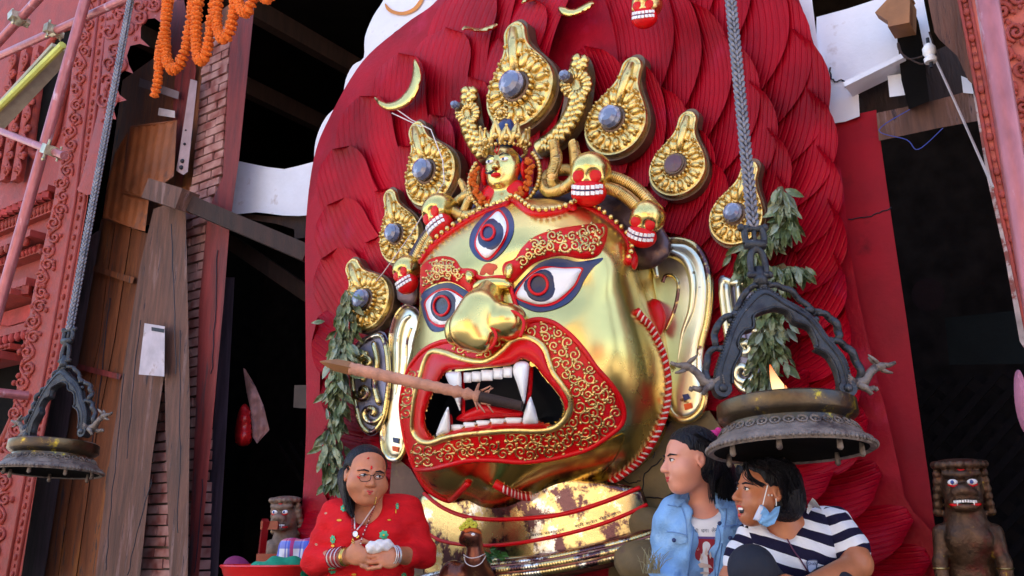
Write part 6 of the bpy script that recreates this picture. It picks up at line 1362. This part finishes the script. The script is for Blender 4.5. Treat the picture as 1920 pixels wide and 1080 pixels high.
fs = surf_on(body, WD-.1); ts = surf_on(top, WD-.1)
m_grn = M('green_print', (.05, .42, .22), .7, var=.25, vs=40, bump=.2); m_ylw = M('yellow_print', (.75, .38, .03), .7, var=.2); m_gold_j = M('gold_jewellery', (.8, .55, .15), .25, 1, bump=0); m_pearl = M('pale_beads', (.7, .6, .6), .3, var=.1, bump=0)
zw = lambda p: Zm(p, 560, 820, 4.154)
def flower(cx, cy, r, rx=1.0):
    P = []
    for i in range(28): a = 2*math.pi*i/28; q = r*(1+.16*math.cos(7*a)); P.append((cx+q*rx*math.cos(a), cy+q*math.sin(a)))
    o = MB().patch(P, ts, .004, .006, .002, 4).build('printed_flower', m_grn, top, 60)
    MB().patch([(cx+r*.25*math.cos(a)*rx, cy+r*.25*math.sin(a)) for a in np.linspace(0, 6.28, 9)[:-1]], ts, .008, .004, .001, 0).build('flower_centre', m_ylw, o, 60)
for x, y, r, rx in ((350, 551, 26, .9), (517, 628, 30, 1.3), (662, 760, 34, 1), (265, 795, 32, .6), (768, 535, 24, .5), (262, 1035, 28, 1.1), (820, 1075, 20, 1)): p = zw([(x, y)])[0]; flower(p[0], p[1], r/4.154, rx)
for x, y, w, h in ((315, 645, 20, 9), (705, 643, 14, 6), (265, 845, 14, 10), (668, 805, 20, 9), (430, 1068, 20, 8), (555, 602, 12, 20), (757, 575, 4, 18)):
    p = zw([(x, y)])[0]; MB().patch([(p[0]+w/4.15*math.cos(a), p[1]+h/4.15*math.sin(a)) for a in np.linspace(0, 6.28, 11)[:-1]], ts, .004, .005, .001, 0).build('printed_leaf', m_ylw, top, 60)
def wl_(name, pts, e, r, mat, par, sf=None, **k): return line(name, zw(pts), e, r, mat, False, par, 5, sf or ts, 6, **k)
both = lambda x, y, e=0.0: min((fs(x, y, e), ts(x, y, e)), key=depth)
wl_('silver_chain', [(428, 570), (434, 640), (437, 715)], .008, .0028, m_pearl, wo, both); wl_('silver_chain', [(590, 535), (550, 590), (500, 665), (452, 722)], .008, .0028, m_pearl, wo, both)
def beads(name, pts, e, r, mat, par, sf, gap=2.2):
    P = CR(zw(pts), 12, False); b = MB(); last = None
    for x, y in P:
        p = sf(x, y, e)
        if last is None or (p-last).length > r*gap: b.ell(p, r, 6, 4); last = p
    return b.build(name, mat, par, 180)
m_rb = M('dark_red_beads', (.30, .01, .03), .3, var=.2, bump=0)
beads('bead_necklace', [(430, 560), (418, 620), (416, 700), (420, 780), (422, 815)], .006, .0032, m_rb, wo, both); beads('bead_necklace', [(600, 520), (575, 580), (545, 650), (510, 740), (480, 825)], .006, .0032, m_rb, wo, both)
beads('pearl_necklace', [(605, 470), (600, 500), (592, 530)], .006, .003, m_gold_j, wo, both, 2); beads('pearl_necklace', [(545, 650), (530, 690), (500, 760), (482, 830)], .009, .0028, m_pearl, wo, both, 5)
MB().patch(zw([(441+20*math.cos(a), 752+24*math.sin(a)) for a in np.linspace(0, 6.28, 13)[:-1]]), both, .010, .006, .003, 0).build('silver_pendant', M('silver', (.75, .75, .75), .35, .8, bump=.5, bs=200), wo, 60)
wl_('gold_pendant', [(415, 822), (422, 790), (432, 820), (415, 822)], .010, .0018, m_gold_j, wo, both); wl_('gold_pendant', [(452, 785), (465, 775), (470, 765)], .010, .005, m_gold_j, wo, both)
def strands(name, par, roots, mids, tips, N, seed, r=.0011):
    rr = np.random.default_rng(seed); b = MB()
    for i in range(N):
        q = rr.uniform(0, 1); P = []
        for S_ in (roots, mids, tips): a, c = np.array(S_[0], float), np.array(S_[1], float); p = a+(c-a)*q+rr.normal(0, 1, 3)*np.array((2.2, 2.2, .008)); P.append(tuple(at(p[0], p[1], p[2])))
        P = CR(P, 5, False); b.tube(P, [r]*(len(P)-1)+[r*.3], 3)
    return b.build(name, m_hair, par, 180, recalc=False)
strands('loose_hair', body, ((648, 868, WD-.02), (655, 880, WD-.06)), ((644, 905, WD), (656, 920, WD-.05)), ((646, 950, WD-.03), (664, 972, WD-.09)), 60, 3)
# face marks, mouth, glasses
wl_('red_tika', [(568, 222), (568, 248)], .002, .0035, m_paint, body, fs); wl_('red_parting', [(536, 166), (548, 158)], .003, .003, m_paint, body, fs)
wl_('cheek_crease', [(530, 360), (518, 385), (522, 400)], .0006, .0012, m_skin1, body, fs)
gl = thing('glasses', 'thin dark framed reading glasses low on the nose of the woman in red', 'glasses', at(700, 890, WD-.12)); gd = WD-.125; gp = lambda x, y, dd=0: at(*zw([(x, y)])[0], gd+dd)
m_gl = bpy.data.materials.new('lens'); m_gl.use_nodes = True; q_ = m_gl.node_tree.nodes['Principled BSDF']; q_.inputs['Transmission Weight'].default_value = 1; q_.inputs['Roughness'].default_value = .03; q_.inputs['IOR'].default_value = 1.05; q_.inputs['Base Color'].default_value = (.95, .95, 1, 1)
for L_ in ([(475, 305), (500, 296), (555, 293), (562, 315), (548, 338), (505, 345), (480, 335)], [(588, 290), (640, 278), (665, 282), (662, 305), (645, 322), (605, 326), (590, 312)]):
    P = [gp(x, y, .004 if x < 560 else .014) for x, y in CR(L_, 3)]; f_ = MB().tube(P, .0014, 5, closed=True).build('frame', m_pup, gl, 180); MB().add(P, [tuple(range(len(P)))]).build('glass', m_gl, f_, 0)
MB().tube([gp(562, 300), gp(575, 296, .002), gp(588, 298, .008)], .0015, 5).build('bridge', m_pup, gl, 180)
MB().tube([gp(475, 318), gp(445, 295, .05), gp(405, 265, .13)], [.003, .003, .0025], 5).build('temple_arm', m_paint, gl, 180)
# bangles and the white packet
def bangles(c0, c1, N, r, mats, par):
    A, B = Vector(c0), Vector(c1); d = (B-A).normalized(); b = MB(); x, y = b.frame(d); bs = [MB() for _ in mats]; rr = np.random.default_rng(4)
    for i in range(N):
        c = A.lerp(B, i/(N-1)); q = rr.normal(0, .0012); bs[i % len(mats)].tube([c+(x*math.cos(a)+y*math.sin(a))*(r+q)+d*rr.normal(0, .0008) for a in np.linspace(0, 6.28, 19)[:-1]], .0021, 5, closed=True)
    for b_, m_ in zip(bs, mats): b_.build('bangles', m_, par, 180)
m_bg1 = M('crimson_glass_bangle', (.40, .01, .03), .2, .2, bump=0); m_bg2 = M('silver_bangle', (.7, .68, .72), .3, .7, bump=0)
bangles(A_(624, 1046, WD-.15), A_(644, 1044, WD-.19), 9, .034, [m_bg1, m_bg2, m_bg1], wo); bangles(A_(647, 1044, WD-.20), A_(651, 1044, WD-.205), 3, .032, [m_gold_j], wo); bangles(A_(742, 1041, WD-.20), A_(733, 1041, WD-.215), 5, .034, [m_bg2, m_bg2, m_bg1], wo)
g = SDF(); g.ell(A_(710, 1024, WD-.215), (.036, .022, .020), None, .02); g.ell(A_(724, 1021, WD-.20), (.026, .02, .018), None, .02); g.ell(A_(697, 1028, WD-.22), (.020, .016, .018), None, .02)
o = g.build('white_packet', M('crumpled_white_paper', (.75, .70, .70), .6, var=.1, bump=.8, bs=50), None, .004, disp=lambda P: .003*np.sin(P[..., 0]*190)*np.cos(P[..., 2]*170)); tag(o, 'crumpled white packet held in the hands of the woman in red', 'packet')
# ---- girl in the denim jacket
GD = 2.92; gi = thing('person', 'young girl in pale denim jacket and printed white tee, looking left in profile', 'person', at(1310, 1200, GD))
Mg = headM(1293, 866, GD, .212, -77, 2, 0)
g = Body(); head(g, Mg, full=.01); g.setM(None)
g.cone(A_(1308, 895, GD+.01), A_(1322, 955, GD+.03), .037, .043, k=.03); g.ell(A_(1324, 978, GD+.04), (.12, .075, .055), None, .04)
g.cone(A_(1320, 990, GD+.05), A_(1310, 1090, GD+.05), .10, .10, k=.04)
gb = g.build('body', m_skin2, gi, .0055, relax=1); face_bits(gb, Mg, gaze=-.005, lipr=.022)
t = Body().setM(None); t.ell(A_(1322, 985, GD+.03), (.13, .095, .06), None, .04); t.cone(A_(1322, 1010, GD+.04), A_(1312, 1110, GD+.04), .115, .11, k=.05); t.ell(A_(1318, 943, GD-.03), (.058, .08, .05), None, .01, 's')
tee = t.build('white_tee', M('white_cotton', (.78, .79, .84), .8, var=.05, bump=.2, bs=60, spec=.2), gi, .006, relax=1)
J = Body().setM(None)
J.cone(A_(1272, 968, GD+.02), A_(1382, 958, GD+.07), .060, .066, k=.03); J.ell(A_(1325, 992, GD+.04), (.155, .125, .09), None, .05); J.cone(A_(1318, 1010, GD+.04), A_(1308, 1120, GD+.04), .145, .145, k=.06)
J.cone(A_(1266, 972, GD+.02), A_(1250, 1060, GD+.0), .062, .056, k=.03); J.cone(A_(1250, 1060, GD+.0), A_(1258, 1130, GD-.12), .056, .045, k=.02)
J.cone(A_(1388, 965, GD+.08), A_(1400, 1060, GD+.10), .066, .058, k=.03)
J.cone(A_(1318, 950, GD-.02), A_(1330, 990, GD-.12), .05, .040, k=.01, op='s'); J.cone(A_(1326, 980, GD-.11), A_(1322, 1160, GD-.14), .048, .066, k=.01, op='s')
dfold = lambda P: .003*np.sin(P[..., 2]*75+P[..., 0]*48)+.0035*np.sin(P[..., 0]*90-P[..., 2]*60)
m_den = M('pale_denim', (.22, .42, .74), .8, var=.2, vs=14, bump=.4, bs=160, col2=(.34, .54, .80), s2=6, t2=.55, w2=.15, spec=.2); m_den2 = M('denim_seam', (.14, .28, .56), .8, var=.2, bump=.3)
jk = J.build('denim_jacket', m_den, gi, .006, disp=dfold, relax=1)
js = surf_on(jk, GD-.12); tsf = surf_on(tee, GD-.1); zg = lambda p: Zm(p, 1220, 780, 3.6)
def jp(name, poly, e, mat, par, th=.006, bulge=.002, sf=None): return MB().patch(zg(poly), sf or js, e, th, bulge, 0).build(name, mat, par, 40)
jp('collar', [(418, 560), (440, 500), (500, 510), (522, 560), (520, 622), (470, 624), (424, 626)], .008, m_den, jk, .01); jp('collar', [(150, 580), (190, 560), (245, 490), (262, 520), (240, 560), (200, 600), (180, 612)], .008, m_den, jk, .01)
for P in ([(490, 765), (590, 750), (588, 830), (540, 858), (484, 830)], [(160, 800), (240, 820), (244, 850), (205, 866), (165, 858)]): f_ = jp('pocket_flap', P, .006, m_den, jk); c_ = np.mean(zg(P), 0)
for x, y in ((466, 725), (538, 824), (157, 838)): q = zg([(x, y)])[0]; MB().ell(js(q[0], q[1], .010), (.007, .004, .007), 10, 6).build('button', m_navy, jk, 180)
b = MB()
for P in ([(440, 630), (445, 720), (470, 800), (460, 880), (430, 960), (436, 1080)], [(250, 520), (272, 600), (290, 700), (285, 800), (270, 900), (250, 1080)], [(510, 625), (505, 700), (495, 760)], [(480, 745), (590, 735), (640, 725)], [(110, 780), (170, 785), (250, 805)], [(205, 612), (235, 700), (245, 820)], [(575, 560), (590, 640), (580, 740)], [(480, 860), (470, 950), (450, 1080)], [(115, 600), (150, 605), (200, 612)]):
    b.tube([js(x, y, .002) for x, y in CR(zg(P), 4, False)], .0022, 4)
b.build('seams', m_den2, jk, 180)
# print on the tee
jp('tee_print', [(293, 812), (320, 820), (430, 818), (434, 840), (420, 1085), (290, 1085), (288, 1000)], .003, M('print_red', (.30, .012, .03), .7, var=.3, vs=30), tee, .004, 0, tsf)
jp('print_band', [(300, 812), (434, 815), (432, 832), (300, 828)], .005, M('print_purple', (.10, .06, .25), .7), tee, .004, 0, tsf)
m_prw = M('print_cream', (.70, .55, .50), .7)
for P in ([(365, 930), (375, 885), (388, 930), (378, 950)], [(335, 960), (340, 925), (352, 955), (344, 975)], [(395, 950), (402, 915), (412, 945), (402, 965)], [(312, 900), (325, 905), (322, 885), (328, 900), (318, 908)], [(300, 1010), (340, 990), (400, 1005), (420, 1030), (380, 1020), (330, 1025)], [(320, 1060), (360, 1050), (400, 1058), (370, 1070)]): jp('print_flame', P, .006, m_prw, tee, .003, 0, tsf)
text_px('की  धन।  लेन', zg([(290, 792), (370, 786), (452, 782)]), 36/3.6, tsf, .004, M('print_ink', (.08, .09, .12), .7), tee, 'lettering')
h_ = Body().setM(Mg); h_.E((0, .09, .15), (.36, .45, .40), k=.02); h_.E((0, -.40, -.04), (.42, .36, .33), k=.04, op='s'); h_.E((0, .30, -.05), (.26, .22, .26), k=.05); h_.E((.36, -.02, -.05), (.12, .11, .16), k=.02, op='s'); h_.E((-.36, .0, -.03), (.14, .10, .14), k=.02, op='s'); h_.C((-.35, -.10, .1), (-.34, -.10, -.18), .035, .006, k=.02)
h_.setM(None); h_.cone(A_(1338, 862, GD+.03), A_(1362, 905, GD+.06), .055, .045, k=.02); h_.cone(A_(1362, 905, GD+.06), A_(1352, 940, GD+.01), .045, .02, k=.02); h_.cone(A_(1336, 885, GD-.02), A_(1336, 935, GD-.06), .010, .005, k=.01); h_.cone(A_(1370, 900, GD+.07), A_(1385, 940, GD+.08), .03, .02, k=.02)
h_.build('hair', m_hair, gb, .0055, relax=1, disp=lambda P: .0018*np.sin(P[..., 0]*420+P[..., 1]*300))
strands('loose_hair', gb, ((1300, 812, GD-.07), (1332, 835, GD-.07)), ((1352, 850, GD-.02), (1366, 890, GD-.02)), ((1345, 945, GD-.02), (1388, 950, GD+.02)), 110, 5); strands('loose_hair', gb, ((1332, 870, GD-.05), (1336, 878, GD-.05)), ((1332, 905, GD-.07), (1338, 910, GD-.07)), ((1330, 940, GD-.07), (1342, 948, GD-.07)), 18, 6)
MB().ell(A_(1339, 815, GD+.02), (.020, .016, .016), 10, 6).ell(A_(1347, 808, GD+.02), (.012, .01, .012), 8, 6).build('hair_tie', M('magenta_hair_tie', (.7, .02, .22), .6), gb, 180)
lap = Body().setM(None); c = A_(1305, 1150, GD+.02); lap.ell(c, (.17, .17, .12), None, .05)
for s_ in (-.09, .09): lap.cone(c+np.array((s_, 0, 0)), c+np.array((s_, -.36, .03)), .085, .065, k=.05); lap.cone(c+np.array((s_, -.36, .03)), c+np.array((s_, -.38, -.36)), .065, .05, k=.03); lap.ell(c+np.array((s_, -.43, -.39)), (.045, .11, .04), None, .02)
lap.build('trousers', M('dark_jeans', (.03, .05, .12), .8), gi, .012)
# ---- woman in the striped polo
SD = 2.74; gs = thing('person', 'laughing young woman in black and white striped polo, blue face mask under her chin', 'person', at(1480, 1200, SD))
Ms = headM(1432, 925, SD, .212, -76, -6, 4)
g = Body(); head(g, Ms, mouth=1); g.setM(None)
g.cone(A_(1458, 950, SD+.03), A_(1488, 1015, SD+.02), .047, .055, k=.03); g.ell(A_(1490, 1030, SD+.05), (.13, .085, .05), None, .04)
g.cone(A_(1490, 1040, SD+.07), A_(1480, 1110, SD+.07), .12, .13, k=.05)
g.cone(A_(1588, 1010, SD+.04), A_(1608, 1055, SD-.06), .048, .043, k=.02); g.cone(A_(1606, 1062, SD-.06), A_(1510, 1105, SD-.24), .042, .030, k=.02); fingers(g, A_(1488, 1112, SD-.27), (-1, -.1, -.15), (0, -.4, -1), (0, 1, 0), 25, .95)
g.cone(A_(1388, 1045, SD+.02), A_(1372, 1085, SD-.02), .036, .034, k=.02); g.cone(A_(1372, 1085, SD-.02), A_(1420, 1130, SD-.22), .034, .026, k=.02); fingers(g, A_(1440, 1130, SD-.27), (1, -.1, .1), (0, -.4, -1), (0, 1, 0), 25, .95)
sb = g.build('body', m_skin3, gs, .0055, relax=1); face_bits(sb, Ms, mouth=1)
fM = lambda p: Ms @ Vector(p)
MB().tube([fM((-.085, -.345, -.225)), fM((0, -.385, -.222)), fM((.085, -.345, -.225))], [.003, .0045, .003], 6).build('upper_lip', m_lip, sb, 180); MB().tube([fM((-.065, -.31, -.335)), fM((0, -.355, -.345)), fM((.065, -.31, -.335))], [.003, .006, .003], 6).build('lower_lip', m_lip, sb, 180)
b = MB()
for k in range(7): a = R(-42+14*k); b.box(fM((.075*math.sin(a), -.29-.075*math.cos(a), -.252)), (.0022, .002, .0042), (Ms.to_3x3().normalized() @ Matrix.Rotation(a, 3, 'Z')))
b.build('teeth', m_tooth, sb, 50); MB().ell(fM((0, -.28, -.285)), (.016, .016, .011), 10, 6, Ms.to_3x3().normalized()).build('mouth_inside', m_dark, sb, 180)
strands('loose_hair', sb, ((1390, 872, SD-.06), (1440, 862, SD-.1)), ((1450, 890, SD-.10), (1490, 880, SD-.06)), ((1470, 960, SD-.06), (1516, 950, SD-.0)), 120, 7); strands('loose_hair', sb, ((1395, 872, SD-.09), (1400, 868, SD-.09)), ((1400, 895, SD-.11), (1408, 892, SD-.11)), ((1425, 912, SD-.10), (1436, 912, SD-.10)), 26, 8)
def stripes(name, d, period, off, duty=.5):
    m = M(name, (.78, .79, .86), .8, var=.04, bump=.3, bs=90, spec=.15); t = m.node_tree; N = t.nodes; L = t.links; b = N['Principled BSDF']; base = [l.from_socket for l in L if l.to_socket == b.inputs['Base Color']][0]; tc = N.new('ShaderNodeTexCoord')
    dp = N.new('ShaderNodeVectorMath'); dp.operation = 'DOT_PRODUCT'; L.new(tc.outputs['Object'], dp.inputs[0]); dp.inputs[1].default_value = Vector(d).normalized()/period
    ns_ = N.new('ShaderNodeTexNoise'); ns_.inputs['Scale'].default_value = 9; L.new(tc.outputs['Object'], ns_.inputs[0]); ad = N.new('ShaderNodeMath'); ad.operation = 'MULTIPLY_ADD'; L.new(ns_.outputs[0], ad.inputs[0]); ad.inputs[1].default_value = .35; L.new(dp.outputs['Value'], ad.inputs[2])
    a2 = N.new('ShaderNodeMath'); L.new(ad.outputs[0], a2.inputs[0]); a2.inputs[1].default_value = off+10; fr = N.new('ShaderNodeMath'); fr.operation = 'FRACT'; L.new(a2.outputs[0], fr.inputs[0]); gt = N.new('ShaderNodeMath'); gt.operation = 'GREATER_THAN'; L.new(fr.outputs[0], gt.inputs[0]); gt.inputs[1].default_value = duty
    x = N.new('ShaderNodeMix'); x.data_type = 'RGBA'; L.new(gt.outputs[0], x.inputs[0]); L.new(base, x.inputs[6]); x.inputs[7].default_value = (.012, .010, .035, 1); L.new(x.outputs[2], b.inputs['Base Color']); return m
px_ = SD/FPX
T_ = Body().setM(None)
T_.cone(A_(1418, 1010, SD+.04), A_(1560, 985, SD+.09), .050, .062, k=.04); T_.ell(A_(1478, 1030, SD+.06), (.15, .11, .09), None, .06); T_.cone(A_(1478, 1055, SD+.06), A_(1480, 1150, SD+.06), .145, .145, k=.06); T_.cone(A_(1455, 968, SD+.0), A_(1498, 1030, SD-.12), .052, .016, k=.01, op='s'); T_.ell(A_(1470, 975, SD-.02), (.055, .09, .05), None, .015, 's')
sfold = lambda P: .0025*np.sin(P[..., 0]*85+P[..., 2]*50)
polo = T_.build('striped_polo', stripes('striped_cotton', (.30, -.1, 1), 36*px_, .1), gs, .0055, disp=sfold, relax=1)
sl_ = Body().setM(None); sl_.cone(A_(1560, 990, SD+.07), A_(1592, 1030, SD+.0), .064, .064, k=.02); sl_.ell(A_(1612, 1062, SD-.06), (.045, .07, .03), None, .004, 's')
sl_.build('sleeve', stripes('striped_sleeve', (.34, -.25, -1), 34*px_, .35), polo, .0055, disp=sfold, relax=1)
sl2 = Body().setM(None); sl2.cone(A_(1412, 1010, SD+.04), A_(1386, 1050, SD+.0), .052, .050, k=.02)
sl2.build('sleeve', stripes('striped_sleeve', (-.5, -.1, -1), 32*px_, .2), polo, .0055, disp=sfold, relax=1)
ps = surf_on(polo, SD-.08); zs = lambda p: Zm(p, 1360, 840, 4.5)
m_pw = M('collar_white', (.74, .76, .84), .8, var=.05, bump=.2)
def pp(name, poly, e, mat, par, th=.006, bulge=.002, sf=None): return MB().patch(zs(poly), sf or ps, e, th, bulge, 0).build(name, mat, par, 40)
pp('collar', [(735, 420), (760, 440), (815, 520), (740, 495), (700, 560), (685, 545), (700, 470)], .010, m_pw, polo, .01); pp('collar', [(152, 640), (170, 600), (240, 620), (190, 650), (160, 668)], .010, m_pw, polo, .01)
line('placket', zs([(500, 730), (540, 800), (580, 870), (640, 950), (700, 1050)]), .003, .0022, M('placket_dark', (.12, .03, .08), .8), False, polo, 5, ps)
bd_ = pp('badge', [(690, 955), (720, 945), (775, 950), (770, 1000), (765, 1040), (710, 1050), (692, 1000)], .006, M('badge_blue', (.50, .58, .80), .7, var=.2), polo)
text_px('Shak', zs([(698, 992), (735, 986), (772, 984)]), 38/4.5, ps, .012, m_navy, polo, 'lettering'); line('badge_rim', zs([(690, 955), (720, 945), (775, 950), (770, 1000), (765, 1040), (710, 1050), (692, 1000)]), .010, .0014, m_navy, True, bd_, 4, ps)
h_ = Body().setM(Ms); h_.E((0, .10, .16), (.375, .47, .42), k=.02); h_.E((0, -.42, -.06), (.42, .38, .33), k=.04, op='s'); h_.E((0, .36, -.14), (.28, .22, .22), k=.06); h_.E((-.37, .0, -.06), (.13, .10, .15), k=.02, op='s'); h_.E((.37, .0, -.06), (.12, .10, .15), k=.02, op='s')
for k in range(4): h_.C((-.22-.04*k, -.32+.06*k, .33-.04*k), (-.36, -.13+.03*k, .06-.02*k), .03, .015, k=.02)
h_.build('hair', m_hair, sb, .0055, relax=1, disp=lambda P: .0018*np.sin(P[..., 0]*420+P[..., 1]*300))
# surgical mask under the chin, earring
mk = thing('face_mask', 'light blue surgical mask pulled down under the chin of the laughing woman', 'face mask', A_(1440, 990, SD-.08))
mp = lambda x, y, e=0.0: at(x, y, SD-.115-e+.0008*abs(x-1430)); m_mk = M('mask_blue', (.22, .48, .85), .7, var=.15, vs=20, bump=.3); m_mk2 = M('mask_white', (.62, .66, .85), .7, var=.1)
fnm = lambda x, y, t: .006*math.sin((x*.6+y)*.35)
MB().patch(zs([(300, 475), (330, 495), (355, 520), (375, 550), (420, 500), (462, 490), (450, 560), (415, 640), (350, 668), (290, 640), (262, 600)]), mp, .004, .01, .01, 4, fn=fnm).build('pleated_front', m_mk, mk, 60)
MB().patch(zs([(290, 480), (318, 490), (325, 540), (290, 620), (232, 605), (258, 545)]), mp, .008, .008, .008, 4).build('folded_side', m_mk2, mk, 60)
for P in ([(357, 312), (345, 360), (330, 420), (316, 480)], [(426, 425), (430, 460), (428, 490)]): MB().tube([mp(*q, .015) for q in CR(zs(P), 4, False)], .0016, 5).build('ear_loop', m_white, mk, 180)
for x, y in ((365, 398), (392, 399)): q = zs([(x, y)])[0]; MB().ell(surf_on(sb, SD-.06)(q[0], q[1], .003), .0032, 8, 6).build('earring', m_pearl, sb, 180)
kn = Body().setM(None); kn.cone(A_(1410, 1065, SD-.20), A_(1450, 1150, SD-.02), .062, .10, k=.04); kn.cone(A_(1410, 1068, SD-.20), A_(1420, 1210, SD-.20), .060, .05, k=.03); kn.ell(A_(1480, 1170, SD+.02), (.17, .16, .11), None, .05)
kn.cone(A_(1560, 1110, SD-.14), A_(1500, 1160, SD), .07, .10, k=.04); kn.cone(A_(1560, 1110, SD-.14), A_(1550, 1230, SD-.18), .065, .05, k=.03)
kn.build('black_trousers', M('black_cloth', (.008, .010, .022), .8, var=.4, bump=.3), gs, .009)
